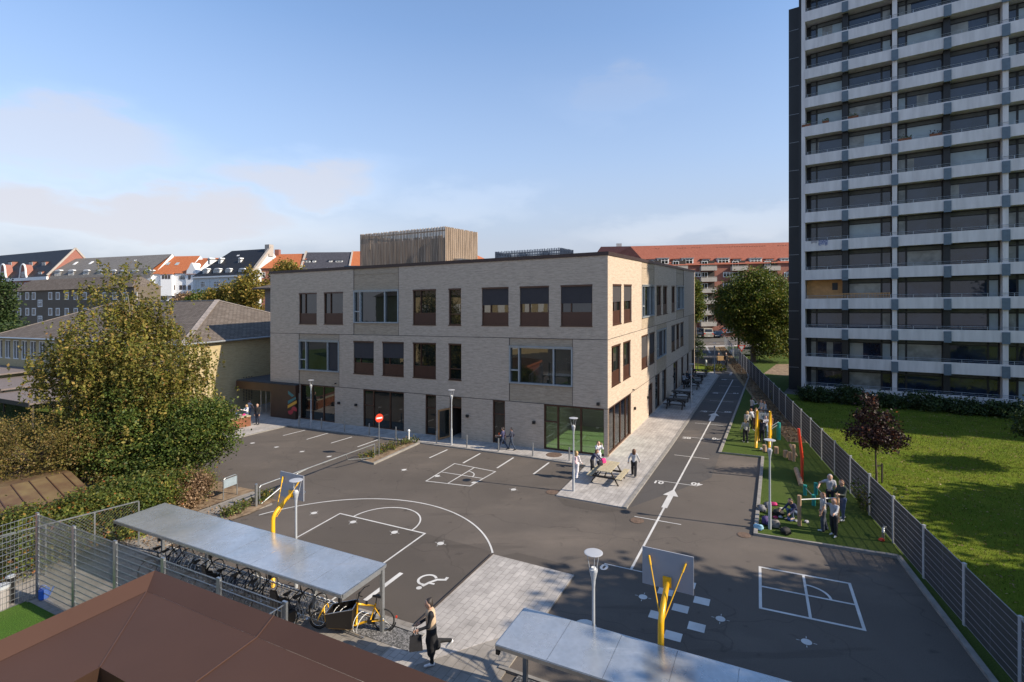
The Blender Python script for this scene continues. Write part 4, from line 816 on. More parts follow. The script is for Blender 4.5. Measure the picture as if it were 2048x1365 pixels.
h, fr, ze_, zr_, L = house('row_house', 'pale grey house with a steep glossy black hipped roof and arched dormers', 386, 134, 503, 128, 551, 503.5, 'greywall', 'blacktile', [(405.5, 563, 575, 1.5, 'white', 3), (433.5, 563, 575, 2.1, 'white', 4), (463, 563, 575, 1.6, 'white', 3), (405.5, 590, 602, 1.5, 'white', 3), (433.5, 590, 602, 2.1, 'white', 4), (512, 588, 599, 1.2, 'white', 2)], hipL=6.2, depth=12.5, cornice=.5)
for x, w in ((410.5, 1.4), (433.5, 1.9), (456, 1.5), (484, 2.0)): dormer(fr, h, x, 541, 549, w, -.4, 'white', 4, True, 'blacktile')
for x in (418, 439.5, 479): dormer(fr, h, x, 520, 528, .6, -2.9, 'white', 1, True, 'blacktile')
for x in (391, 395, 418, 446): s_ = fr.s(x); g = MB(); g.fbox(fr, s_ - .25, s_ + .25, 0, .15, 0, ze_ - 1.1); build('pilaster', g, M['greywall'], h)
g = MB(); s_ = fr.s(471, -4); g.beam(Vector(fr.p(s_, -3.9, ze_ + (zr_ - ze_) * .60)), Vector(fr.p(s_, -5.0, ze_ + (zr_ - ze_) * .80)), .8, .14); build('roof_window', g, M['white'], h)
g = MB(); g.fbox(fr, -.3, 1.1, -6.9, -5.4, zr_ - 2, zr_ + 1.0); build('chimney', g, M['coping'], h)
g = MB(); g.beam(Vector(fr.p(-.2, .4, ze_)), Vector(fr.p(-.2, -6.2, zr_ + .3)), .7, .7); build('gable_coping', g, M['coping'], h)
h, fr, ze_, zr_, L = house('row_house', 'red brick house with orange roof and small chimney above the school roof', 503, 131, 602, 131, 536, 509, 'redbrick', 'orangetile', [(x, 545, 556, 1.4, 'white', 2) for x in (508, 525, 545)], depth=12)
g = MB(); s_ = fr.s(555, -6); g.fbox(fr, s_ - .6, s_ + .5, -6.6, -5.4, zr_ - 1, zr_ + 1.2); build('chimney', g, M['redbrick'], h)
g = MB(); s_ = fr.s(540, -3); g.beam(Vector(fr.p(s_, -3.4, ze_ + (zr_ - ze_) * .60)), Vector(fr.p(s_, -4.3, ze_ + (zr_ - ze_) * .76)), .9, .14); build('roof_window', g, M['greyframe'], h)
h, fr, ze_, zr_, L = house('row_house', 'house with slate blue roof and white skylights left of the timber box', 602, 131, 699, 133, 538, 505, 'greywall', 'bluetile', gable='LR', depth=12)
for x, w in ((613.5, 1.5), (628, .6), (661, .6), (678, 1.5)): dormer(fr, h, x, 521.5, 530, w, -2.2, 'white', 2, False, 'bluetile')
h, fr, ze_, zr_, L = house('row_house', 'orange tiled roof touching the left side of the timber box', 699, 133, 742, 134, 538, 503, 'redbrick', 'orangetile', depth=12)
h, fr, ze_, zr_, L = house('row_house', 'small orange roof peeping over the school between the two slatted boxes', 955, 150, 994, 158, 528, 513, 'redbrick', 'orangetile', hipL=3, hipR=3, depth=10)

# ------------------------------------------------------------------ red brick apartment block behind the lane
M['balc'] = pm('balcony_concrete', (.40, .37, .33), .85, 0, .1)
def apartment():
    fr = Frame((78, 110), (-1, .035), None)
    if fr.n[1] > 0: fr.n = (-fr.n[0], -fr.n[1])
    r_ = empty('apartment_block', 40, 111, label='long red brick apartment block with red tiled roof and stacked white balconies', cat='apartment building')
    L = fr.s(1296); ze_ = fr.z(1440, 529.5); p = MB(); p.fbox(fr, 0, L + 3, -12, 0, 0, ze_); build('wall', p, M['redbrick'], r_)
    zr_ = fr.z(1440, 488.5, -6); p = MB(); p.poly([fr.p(L, .4, ze_), fr.p(0, .4, ze_), fr.p(0, -6, zr_), fr.p(L + 2.6, -6, zr_)]); p.poly([fr.p(0, -12.4, ze_), fr.p(L, -12.4, ze_), fr.p(L, -6, zr_), fr.p(0, -6, zr_)]); build('roof', p, M['redtile'], r_)
    p = MB()
    for x in list(range(1312, 1322, 5)) + list(range(1355, 1374, 5)) + list(range(1384, 1402, 5)) + list(range(1434, 1530, 5)) + list(range(1556, 1572, 5)):
        s_ = fr.s(x, -5); p.fbox(fr, s_ - .17, s_ + .17, -5.3, -4.9, zr_ - 1.25, zr_ - .75)
    build('roof_vent', p, M['joint'], r_)
    hs = 22.3
    for xc, x0 in ((1418, 1402), (1480, 1465), (1545, 1529), (1360, 1344), (1310, 1296), (1608, 1592)):
        for i in range(6):
            yb = 541 + i * hs; s_ = fr.s(xc, 1.0); w = 1.65; z0 = fr.z(xc, yb, 1.0); p = MB(); dd_ = 1.0
            if yb > 672: break
            p.fbox(fr, s_ - w, s_ + w, 0, dd_ + .1, z0 - .05, z0 + .08); p.fbox(fr, s_ - w, s_ + w, dd_, dd_ + .1, z0 + .08, z0 + .85); p.fbox(fr, s_ - w, s_ - w + .1, 0, dd_, z0 + .08, z0 + .85); p.fbox(fr, s_ + w - .1, s_ + w, 0, dd_, z0 + .08, z0 + .85)
            p.fbox(fr, s_ - w, s_ + w, dd_ + .03, dd_ + .07, z0 + .98, z0 + 1.03)
            o = build('balcony', p, M['balc'], r_); 
            p = MB(); p.fbox(fr, s_ - w + .15, s_ + w - .1, .005, .03, z0 + .08, z0 + 2.1); q = build('recess', p, M['joint'], o)
            s2 = s_ + .7; f = MB(); f.fbox(fr, s2 - .75, s2 + .55, .031, .10, z0 + .1, z0 + 2.0); build('door', f, M['white'], r_); f = MB(); f.fbox(fr, s2 - .62, s2 - .12, .10, .12, z0 + .3, z0 + 1.9); f.fbox(fr, s2 - .02, s2 + .42, .10, .12, z0 + .3, z0 + 1.9); build('pane', f, M['glass'], kids(r_)[-1] if False else o)
        dormer(fr, r_, xc - 6, 519.5 + (1418 - xc) * .004, 531, 1.5, -.5, 'redbrick', 2, rmat='redtile')
    for x in (1447, 1511.5, 1573, 1375, 1326, 1636): dormer(fr, r_, x, 518, 528.5, 2.2, -.15, 'white', 3, rmat='greyframe')
    for x, w in ((1456, 2.1), (1519.5, 2.2), (1393, 1.9), (1576, 1.6), (1334, 1.9)):
        for i in range(6):
            y = 544.5 + i * hs
            if y < 668: hwin(fr, r_, x, y, y + 10, w, 'white', 3, True, fwk=.13)
    # wing turning away, darker in the slanting light
    k0 = fr.p(L + 2.9, -6, 0); fr2 = Frame(fr.p(L, 0, 0)[:2], (k0[0] - 24 - fr.p(L, 0, 0)[0], 140 - fr.p(L, 0, 0)[1]))
    if fr2.n[0] > 0: fr2.n = (-fr2.n[0], -fr2.n[1])
    L2 = fr2.s(1171); zr2 = zr_; p = MB(); p.fbox(fr2, 0, L2, -12, 0, 0, ze_); build('wing_wall', p, M['redbrick'], r_)
    p = MB(); a0 = fr.p(L, .4, ze_); p.poly([a0, fr2.p(L2, .4, ze_), fr2.p(L2, -6, fr2.z(1174, 496.7, -6)), fr.p(L + 2.6, -6, zr_)][::-1]); p.poly([fr2.p(L2, -12, ze_), fr2.p(0, -12, ze_), fr.p(L + 2.6, -6, zr_), fr2.p(L2, -6, fr2.z(1174, 496.7, -6))][::-1]); build('wing_roof', p, M['redtile'], r_)
    p = MB(); s_ = fr2.s(1238, -6); q = fr2.p(s_, -6, zr_); 
    for a_, c_ in ((-.45, 0), (0, 0), (.45, 0)): p.tube([(q[0] + a_, q[1] + c_, zr_ - .5), (q[0] + a_, q[1] + c_, zr_ + 1.0)], .05)
    p.box(q[0] - .6, q[0] + .6, q[1] - .2, q[1] + .2, zr_ + .55, zr_ + 1.3); p.box(q[0] + .9, q[0] + 1.6, q[1] - .2, q[1] + .2, zr_ - .3, zr_ + .3); build('aerial', p, M['greyframe'], r_)
apartment()

# ------------------------------------------------------------------ the tower block
M['tconc'] = pm('tower_concrete', (.62, .595, .58), .85, 0, .12, 1.6, .05, 8, scale=(1.6, 1.6, .22))
M['soffit'] = pm('soffit_concrete', (.16, .145, .13), .9, 0, .1); M['tdark'] = pm('tower_dark_cladding', (.032, .035, .037), .6, .1, .12, .4); M['tblack'] = pm('tower_window_frame', (.012, .013, .014), .5)
M['tblue'] = pm('blue_grey_cladding', (.115, .155, .19), .6, 0, .12, 4); M['infill'] = pm('tower_fascia', (.10, .11, .11), .7, 0, .1); M['ply'] = pm('plywood', (.48, .26, .10), .7, 0, .15, 3)
TA = (26.9, 48.5); TD = norm2(.8207, -.5712); FT = Frame(TA, TD); TL = 51.5; hS = 2.657; TZ = 2.78
assert FT.n[1] < 0
tower = empty('apartment_tower', *TA, label='tall grey concrete apartment tower with continuous balconies at the right', cat='apartment tower')
cols = [FT.s(x) for x in (1690, 1789.5, 1895, 2012)]; st = cols[-1] - cols[-2]
cols = cols + [cols[-1] + st * (i + 1) for i in range(4)]
NT = 20; top = TZ + hS * (NT - 1)
p = MB(); p.fbox(FT, 0, TL, -13, -1.5, 0, top); build('core', p, M['tdark'], tower)
p = MB(); p.fbox(FT, -.02, .28, -13, -.06, 0, top + 1); build('gable_wall', p, M['tconc'], tower)
p = MB(); p.fbox(FT, -.35, -.02, -12, -1.2, 0, 41); p.fbox(FT, -1.45, -.35, -11, -3.2, 0, FT.z(1577, 20, -3.2))
build('stair_cladding', p, M['tdark'], tower)
p = MB()
for k in range(13): p.fbox(FT, -1.46, -.34, -11.01, -3.19, 2.2 + k * 2.78, 2.23 + k * 2.78)
build('cladding_joint', p, M['greyframe'], tower)
p = MB()
for i, c in enumerate(cols):
    if i % 2: p.fbox(FT, c - .17, c + .17, -1.5, -.12, 0, top)
build('pier', p, M['tconc'], tower)
p = MB()
for i, c in enumerate(cols):
    if not i % 2: p.fbox(FT, c - .22, c + .22, -1.5, -.5, 0, top)
build('partition', p, M['tblack'], tower)
rnd = random.Random(5)
for k in range(-1, NT):
    z = TZ + hS * k; p = MB()
    if z + .95 > 0:
        p.fbox(FT, .28, TL, -.14, 0, max(z, 0), z + .93); p.fbox(FT, .28, TL, -1.5, -.14, z + .02, z + .2)
        bo = build('balcony', p, M['tconc'], tower)
        p = MB()
        for c in cols:
            if k >= 0: p.fbox(FT, c - .24, c + .24, 0, .09, z - .12, z + .8)
        if k >= 0: build('bracket', p, M['tblue'], bo)
    if k <= 14:
        p = MB(); sm = cols[4] if k < 14 else cols[4]; x = .5
        while x < sm + 3: p.fbox(FT, x - .018, x + .018, -.09, -.055, z + .93, z + 1.18); x += 1.55
        p.tube([FT.p(.3, -.07, z + 1.19), FT.p(sm + 3, -.07, z + 1.19)], .016, 4); p.tube([FT.p(.3, -.07, z + 1.05), FT.p(sm + 3, -.07, z + 1.05)], .010, 4); build('railing', p, M['greyframe'], bo)
        edges = [.62] + [c for c in cols[:5]]
        for i in range(5):
            a = edges[i] + (.22 if i else 0); b_ = edges[i + 1] - .22; z0, z1 = z + .2, z + hS - .02; d = -1.15 if i else -1.15; f = MB(); fw = .07
            sp = a + (b_ - a) * (.2 if i in (0, 2, 4) else .78)
            f.fbox(FT, a, a + fw, d - .1, d, z0, z1); f.fbox(FT, b_ - fw, b_, d - .1, d, z0, z1); f.fbox(FT, sp - .07, sp + .07, d - .1, d + .005, z0, z1)
            zt_ = z1 - .38; f.fbox(FT, a + fw, b_ - fw, d - .1, d - .005, zt_ - .05, zt_ + .03); f.fbox(FT, a + fw, b_ - fw, d - .1, d - .004, z1 - .05, z1); f.fbox(FT, a + fw, b_ - fw, d - .1, d - .003, z0, z0 + .3)
            o = build('window', f, M['tblack'], tower)
            f = MB(); f.fbox(FT, a + fw, sp - .07, d - .07, d - .03, z0 + .3, zt_ - .05, rnd.choice([0, 0, 0, 1, 2])); f.fbox(FT, sp + .07, b_ - fw, d - .07, d - .03, z0 + .3, zt_ - .05, rnd.choice([0, 0, 0, 1, 2]))
            if rnd.random() < .22 and k >= 0:  # partly drawn curtain
                c_ = rnd.uniform(.25, .6); q0 = a + .1 + (b_ - a) * rnd.choice([0, 1 - c_]) * .7; f.fbox(FT, q0, q0 + (b_ - a) * c_ * .6, d - .03, d - .025, z0 + .3, zt_ - .06, 2)
            f.fbox(FT, a + fw, b_ - fw, d - .07, d - .03, zt_ + .03, z1 - .05, 3)
            if k == 2 and i == 0: f = MB(); f.fbox(FT, a - .3, b_ + .1, d - .05, d + .02, z0, z1, 4); f.fbox(FT, a + (b_ - a) * .68, a + (b_ - a) * .85, d + .02, d + .06, z1 - .95, z1 - .3, 5)
            build('pane', f, [M['tglass'], M['curtain'], M['drape'], M['infill'], M['ply'], M['black']], o)
p = MB(); p.fbox(FT, 0, TL, -13, 0, top, top + .6); build('roof', p, M['tconc'], tower)
z = TZ + hS * 2 + .2; p = MB(); x = 2.0
while x < cols[1] - .3: p.fbox(FT, x, x + .05, -.16, -.14, z + .75, z + 1.15); x += .11
p.fbox(FT, 2.0, cols[1] - .3, -.17, -.135, z + 1.13, z + 1.17); tag(build('balcony_screen', p, M['ply'], tower))
# laundry and flower boxes resting on the parapets
def towel(name, s0, s1, k, drop, mat, label):
    p = MB(); z = TZ + hS * k + .93; n = 8
    for i in range(n):
        a, b_ = s0 + (s1 - s0) * i / n, s0 + (s1 - s0) * (i + 1) / n; da, db_ = .02 + .03 * math.sin(i * 2.1), .02 + .03 * math.sin((i + 1) * 2.1)
        p.poly([FT.p(a, da, z - drop - .06 * math.sin(i * 1.3)), FT.p(b_, db_, z - drop - .06 * math.sin((i + 1) * 1.3)), FT.p(b_, .015, z + .02), FT.p(a, .015, z + .02)]); p.poly([FT.p(a, .015, z + .02), FT.p(b_, .015, z + .02), FT.p(b_, -.17, z + .02), FT.p(a, -.17, z + .02)])
    o = build(name, p, mat); tag(o, label, 'laundry')
m, t, b = newmat('patterned_cloth'); k_ = N(t, 'ShaderNodeTexVoronoi'); k_.inputs['Scale'].default_value = 5; t.links.new(coords(t, 'UV'), k_.inputs['Vector']); rr_ = ramp(t, [(.3, (.10, .12, .22)), (.55, (.30, .32, .42))], k_.outputs['Distance']); t.links.new(rr_.outputs[0], b.inputs['Base Color']); b.inputs['Roughness'].default_value = .9
towel('hanging_laundry', FT.s(1637), FT.s(1656), 4, .45, m, 'blue patterned cloth hung over the balcony parapet of the tower')
towel('hanging_laundry', FT.s(1622), FT.s(1635), 4, .2, pm('grey_cloth', (.30, .29, .31), .9), 'small pale grey cloth on the parapet beside the blue patterned cloth')
def pots(s, k, w, label, leaf='leaf_dark'):
    z = TZ + hS * k + .93; r_ = empty('flower_box', *FT.p(s, -.07, 0)[:2], label=label, cat='flower box'); r_['_z'] = 0; del r_['_z']
    p = MB(); p.fbox(FT, s - w / 2, s + w / 2, -.28, -.04, z + .005, z + .2); build('box', p, M['corten'], r_); return s, z, w, r_
POTS = [pots(FT.s(1612), 8, .7, 'terracotta flower box at the left end of a tower balcony'), pots(FT.s(1651), 8, .5, 'small flower box on the tower balcony right of the terracotta one'), pots(FT.s(1706), 8, .8, 'flower box behind the dark partition on the tower balcony'), pots(FT.s(1810), 7, .9, 'wide flower box with red blooms on the third tower bay'), pots(FT.s(1872), 7, .8, 'flower box at the right end of the third tower bay')]

# ------------------------------------------------------------------ foreground bronze roof
M['froof'] = pm('foreground_roof_metal', (.074, .037, .024), .6, .1, .07, .5, 0, spec=.3); M['froof_edge'] = M['froof']
def Gz(px, py, z): return G(px, py, z)
R0 = Gz(310, 1141, 4.0); rr = empty('pavilion_roof_building', *R0, label='low building with bronze coloured metal roof in the foreground', cat='building')
q = lambda a, b_, z: (R0[0] - A[0] * a - B[0] * b_, R0[1] - A[1] * a - B[1] * b_, z)      # a: towards the right, b: towards the camera
W_ = 1.97; ed = .36; LR, LB_ = 20, 16; p = MB(); zo, zi, zin = 4.0, 3.80, 3.70
p.poly([q(ed, ed, zi), q(LR, ed, zi), q(LR, W_, zin), q(W_, W_, zin)][::-1])
p.poly([q(ed, ed, zi), q(W_, W_, zin), q(W_, LB_, zin), q(ed, LB_, zi)][::-1])
rp = build('roof', p, M['froof'], rr)
p = MB(); p.poly([q(0, 0, zo), q(LR, 0, zo), q(LR, ed, zi + .004), q(ed, ed, zi + .004)][::-1]); p.poly([q(0, 0, zo), q(ed, ed, zi + .004), q(ed, LB_, zi + .004), q(0, LB_, zo)][::-1])
p.poly([q(0, 0, zo), q(0, 0, zo - .5), q(LR, 0, zo - .5), q(LR, 0, zo)]); p.poly([q(0, 0, zo), q(0, LB_, zo), q(0, LB_, zo - .5), q(0, 0, zo - .5)]); build('eaves_edge', p, M['froof'], rr)
M['seamline'] = pm('roof_seam', (.10, .052, .035), .5, .2)
p = MB(); p.beam(Vector(q(ed, ed, zi + .008)), Vector(q(W_, W_, zin + .008)), .022, .012); build('seam', p, M['seamline'], rr)
for sx in (3.9, 10.2): p = MB(); p.beam(Vector(q(sx, 0.0, zo + .006)), Vector(q(sx, ed, zi + .012)), .025, .014); p.beam(Vector(q(sx, ed, zi + .010)), Vector(q(sx, W_, zin + .010)), .025, .014); build('seam', p, M['seamline'], rr)
p = MB()
for a0, b0, a1, b1 in ((W_, W_, LR, W_), (W_, W_, W_, LB_)): p.poly([q(a0, b0, zin), q(a1, b1, zin), q(a1, b1, .0), q(a0, b0, .0)])
p.poly([q(.25, .25, 0), q(LR, .25, 0), q(LR, .25, 3.5), q(.25, .25, 3.5)]); p.poly([q(.25, .25, 0), q(.25, LB_, 0), q(.25, LB_, 3.5), q(.25, .25, 3.5)]); build('wall', p, M['porchmetal'], rr)
# low red roof behind the hedge at the left
M['oldroof'] = pm('mossy_copper_roof', (.17, .085, .045), .6, .1, .35, 1.2, 0, c2=(.20, .14, .06)); M['redwood'] = pm('red_boards', (.42, .15, .075), .7, 0, .12)
e0_, e1_ = G(-30, 1047, 1.9), G(190, 990, 1.9); sr = empty('shed', *e1_, label='low shed with brown standing seam roof and red edge boards behind the hedge', cat='shed'); dx = norm2(e0_[0] - e1_[0], e0_[1] - e1_[1]); fs = Frame(e1_, dx); Ls = 14
if fs.n[0] * (e1_[0]) + fs.n[1] * e1_[1] > 0: fs.n = (-fs.n[0], -fs.n[1])
p = MB(); p.poly([fs.p(0, 0, 1.92), fs.p(Ls, 0, 1.92), fs.p(Ls, -3.4, 2.25), fs.p(0, -3.4, 2.25)]); p.poly([fs.p(0, -6.8, 1.92), fs.p(Ls, -6.8, 1.92), fs.p(Ls, -3.4, 2.25), fs.p(0, -3.4, 2.25)]); build('roof', p, M['oldroof'], sr)
p = MB(); 
for i in range(24): p.beam(Vector(fs.p(.3 + i * .58, 0, 1.935)), Vector(fs.p(.3 + i * .58, -3.4, 2.265)), .03, .04)
build('seam', p, M['brown'], sr)
p = MB(); p.fbox(fs, 0, Ls, -.02, .04, 1.62, 1.9); p.fbox(fs, 0, Ls, .04, .1, 1.7, 1.8); p.fbox(fs, -.06, 0, -6.8, .0, 1.62, 1.9); build('edge_board', p, M['redwood'], sr); p = MB(); p.fbox(fs, .3, Ls, -6.5, -.3, 0, 1.65); build('wall', p, M['redbrick'], sr)
# yellow brick building left of the yard, out of the picture but mirrored in the school windows
yb = empty('brick_building', -52, 4, label='yellow brick building with white windows mirrored in the school windows, left of the yard', cat='building'); p = MB(); fy = Frame((-50, -10), (-.05, 1)); 
if fy.n[0] < 0: fy.n = (-fy.n[0], -fy.n[1])
p.fbox(fy, 0, 30, -12, 0, 0, 11); build('wall', p, M['ybrick'], yb)
for i in range(10):
    for z in (1, 4.4, 7.8): p = MB(); p.fbox(fy, 1 + i * 3, 2.4 + i * 3, 0, .05, z, z + 1.7); build('window', p, M['white'], yb); 
p = MB(); p.hexa([fy.p(-.5, .5, 11), fy.p(30.5, .5, 11), fy.p(30.5, -12.5, 11), fy.p(-.5, -12.5, 11), fy.p(5, -5, 14), fy.p(25, -5, 14), fy.p(25, -7, 14), fy.p(5, -7, 14)]); build('roof', p, M['slate'], yb)
# ------------------------------------------------------------------ helpers for small things (local axes: x right, y forward, z up)
def thing(name, px, py, label, cat, rz=0, group=None, dz=0, xy=None):
    x, y = xy or G(px, py); o = empty(name, x, y, dz, rz, label=label, cat=cat); 
    if group: o['group'] = group
    return o
def at(o, x, y, dz=0, rz=None, label=None):
    o.location = (x, y, dz + S * x)
    if rz is not None: o.rotation_euler = (0, 0, rz)
    if label: o['label'] = label
    return o
def loc(name, mb, mat, par, **k): return build(name, mb, mat, par, local=True, **k)
RA, RB = math.atan2(A[1], A[0]), math.atan2(B[1], B[0]) - math.pi / 2   # RB: local +y along B
# ---- street lamps
def lamp(px, py, label, h=3.75, first=[None]):
    x, y = G(px, py)
    if first[0] is None:
        r_ = empty('street_lamp', x, y, 0, label=label, cat='street lamp', group='slim grey lamps round the yard'); first[0] = r_
        p = MB(); p.lathe([(.065, 0), (.065, 1.05), (.05, 1.15), (.042, 1.2), (.036, h - .85), (.04, h - .82)], 14); loc('pole', p, M['paintgrey'], r_, smooth=False)
        p = MB(); p.lathe([(.038, h - .85), (.05, h - .68), (.085, h - .52), (.10, h - .46), (.10, h - .42), (.08, h - .41)], 18); loc('lantern', p, M['paintgrey'], r_)
        p = MB(); p.lathe([(.055, h - .41), (.055, h - .37)], 14); loc('lens', p, M['white'], r_)
        p = MB()
        for i in range(3): t_ = i * 2.0944 + .5; p.tube([(.095 * math.cos(t_), .095 * math.sin(t_), h - .44), (.18 * math.cos(t_), .18 * math.sin(t_), h - .03)], .008, 6)
        loc('arm', p, M['paintgrey'], r_); p = MB(); p.lathe([(.21, h - .03), (.225, h - .022), (.225, h - .014), (.2, h - .006), (.05, h)], 28); loc('reflector_disc', p, pm('lamp_disc', (.40, .41, .43), .4, 0, .03), r_)
        return r_
    return at(copy_tree(first[0]), x, y, label=label)
lamp(1147, 985, 'grey lamp on the paving beside the picnic table at the school corner'); lamp(1539.6, 1060, 'grey lamp at the turf corner among the school bags'); lamp(592, 1176, 'grey lamp in front of the far basketball board behind the bike shelter')
x_, y_ = G(592, 1176); lamp(1187, 1415, 'grey lamp rising behind the nearest metal shelter, left of the grey backboard'); lamp(622, 857, 'grey lamp on the pavement before the leftmost school glazing'); lamp(903, 892, 'grey lamp in front of the open school door'); lamp(1382.6, 815.5, 'grey lamp by the dark picnic tables along the school side'); lamp(1429, 749, 'grey lamp at the far end of the school pavement')
# ---- bollards
b0 = None
for px, py in ((598.5, 855), (643, 860), (689, 866), (738.6, 872), (791.8, 879.5), (873, 889), (933.7, 897.7), (997, 905.5), (1065.6, 914.8), (1138.6, 924.5)):
    if b0 is None: b0 = thing('bollard', px, py, 'plain grey steel bollard along the pavement edge before the school front', 'bollard', group='grey bollards before the school front'); p = MB(); p.lathe([(.045, 0), (.045, .86), (.04, .89), (.02, .90)], 12); loc('post', p, M['steel'], b0)
    else: at(copy_tree(b0), *G(px, py))
t_ = thing('bollard_light', 817.7, 883, 'white post with a rounded head at the back of the small plant bed', 'post light'); p = MB(); p.lathe([(.05, 0), (.05, .62), (.03, .64)], 12); loc('post', p, M['white'], t_); p = MB(); p.lathe([(.07, .66), (.09, .72), (.07, .8), (.02, .83)], 12); loc('head', p, M['white'], t_)
t_ = thing('bollard_light', 1412, 733, 'white post light on the small lawn at the far end of the school', 'post light'); p = MB(); p.lathe([(.12, 0), (.12, .8), (.05, .84)], 12); loc('post', p, M['white'], t_)
# ---- signs
t_ = thing('no_entry_sign', 758, 914, 'round red no entry sign with white bar on a grey post', 'road sign', rz=R(40)); p = MB(); p.lathe([(.03, 0), (.03, 2.68), (.01, 2.7)], 10); loc('post', p, M['steel'], t_)
ry = lambda q: (q[0], -.035 - q[2], q[1] + 2.44)
p = MB(); p.lathe([(.265, 0), (.265, .012)], 28); p.xf(ry); loc('sign_plate', p, M['red'], t_)
p = MB(); p.box(-.19, .19, -.056, -.049, 2.40, 2.49); loc('bar', p, M['white'], t_)
def yieldsign(px, py, label, zc_, r_, rz):
    t_ = thing('give_way_sign', px, py, label, 'road sign', rz=rz); p = MB(); p.lathe([(.03, 0), (.03, zc_)], 8); loc('post', p, M['steel'], t_)
    tri = lambda k, y: [(k * r_ * math.cos(a), y, zc_ + k * r_ * math.sin(a)) for a in (R(-90), R(30), R(150))]
    p = MB(); a_, b_ = tri(1, -.05), tri(1, -.03); p.poly(a_); p.poly(b_[::-1]); [p.poly([a_[i], b_[i], b_[(i + 1) % 3], a_[(i + 1) % 3]]) for i in range(3)]; loc('sign_plate', p, M['red'], t_); p = MB(); p.poly(tri(.62, -.055)); loc('sign_face', p, M['white'], t_)
yieldsign(1483, 745, 'red and white give way sign above the fence under the big green tree', 3.0, .55, R(-10)); yieldsign(1449, 692, 'small give way sign at the far end of the lane by the parked cars', 2.7, .5, R(5))
# small grey notice board
a_, b_ = G(446.5, 1003), G(474, 991.5); t_ = thing('notice_board', 0, 0, 'small grey board hanging in a round-cornered steel hoop by the path', 'notice board', xy=a_, rz=math.atan2(b_[1] - a_[1], b_[0] - a_[0])); wd = math.hypot(b_[0] - a_[0], b_[1] - a_[1]); p = MB(); p.tube([(0, 0, 0), (0, 0, .98), (.02, 0, 1.06), (.1, 0, 1.12), (wd - .1, 0, 1.12), (wd - .02, 0, 1.06), (wd, 0, .98), (wd, 0, 0)], .028, 8); loc('frame', p, M['steel'], t_); p = MB(); p.box(.03, wd - .03, -.015, .015, .62, 1.04); loc('board', p, pm('board_grey', (.24, .29, .32), .5), t_)
# ---- swing barrier
a_, b_ = G(517, 1013), G(749, 917); Lg = math.hypot(b_[0] - a_[0], b_[1] - a_[1]); t_ = thing('swing_barrier', 0, 0, 'long galvanised swing barrier across the yard entrance', 'barrier', xy=a_, rz=math.atan2(b_[1] - a_[1], b_[0] - a_[0])); rr_ = .035
p = MB(); p.tube([(-.12, 0, 0), (-.12, 0, 1.12)], .07, 10); loc('hinge_post', p, M['steel'], t_)
p = MB(); p.tube([(.05, 0, .12), (.05, 0, .9), (.12, 0, .97), (2.4, 0, .97)], rr_); p.tube([(.05, 0, .12), (.15, 0, .08), (2.3, 0, .9), (2.9, 0, .96)], rr_); p.tube([(2.4, 0, .97), (Lg, 0, .97)], rr_, m=0); p.tube([(Lg, 0, .97), (Lg, 0, .05)], rr_); p.tube([(Lg - 2.4, 0, .95), (Lg - 2.25, 0, .62), (Lg, 0, .12)], rr_ * .9); p.tube([(Lg * .5, 0, .97), (Lg * .5 + .9, 0, .97)], rr_ * 1.35)
loc('gate_arm', p, M['steel'], t_)
# ---- basketball hoops
def hoop(x, y, label, first=[None]):
    if first[0]: return at(copy_tree(first[0]), x, y, label=label)
    r_ = empty('basketball_hoop', x, y, 0, RB, label=label, cat='basketball hoop', group='yellow basketball hoops'); first[0] = r_
    p = MB(); p.tube([(0, 0, 0), (0, 0, 2.38), (0, .02, 2.48), (0, .08, 2.58), (0, .18, 2.67), (0, .74, 3.02)], [.07] * 5 + [.062], 14); loc('pole', p, M['yellow'], r_, smooth=True)
    p = MB(); p.box(-.1, .1, .72, .76, 2.92, 3.16); loc('mount', p, M['yellow'], r_)
    p = MB()
    for s_ in (-1, 1): p.tube([(s_ * .03, .12, 2.45), (s_ * .42, .74, 3.55)], .014, 6); p.tube([(s_ * .37, .66, 3.4), (s_ * .43, .755, 3.58)], .026, 6)
    loc('stay', p, M['yellow'], r_)
    p = MB(); p.box(-.6, .6, .78, .81, 2.85, 3.75); loc('backboard', p, pm('grey_board', (.30, .31, .34), .45, 0, .03), r_)
    p = MB(); p.torus((0, 1.09, 2.95), .225, .012, (0, 0, 1), 24, 6); p.torus((0, 1.07, 2.78), .16, .006, (0, 0, 1), 18, 5)
    for i in range(6): a = i * math.pi / 3; p.tube([(.225 * math.cos(a), 1.09 + .225 * math.sin(a), 2.95), (.15 * math.cos(a + .4), 1.07 + .15 * math.sin(a + .4), 2.72)], .006, 4)
    p.beam((0, .81, 2.95), (0, .87, 2.95), .1, .06); loc('rim', p, M['steel'], r_); return r_
hoop(*G(546, 1178), 'yellow basketball post with grey board behind the long bike shelter'); hoop(3.38, 11.85, 'yellow basketball post with grey board behind the nearest metal shelter')

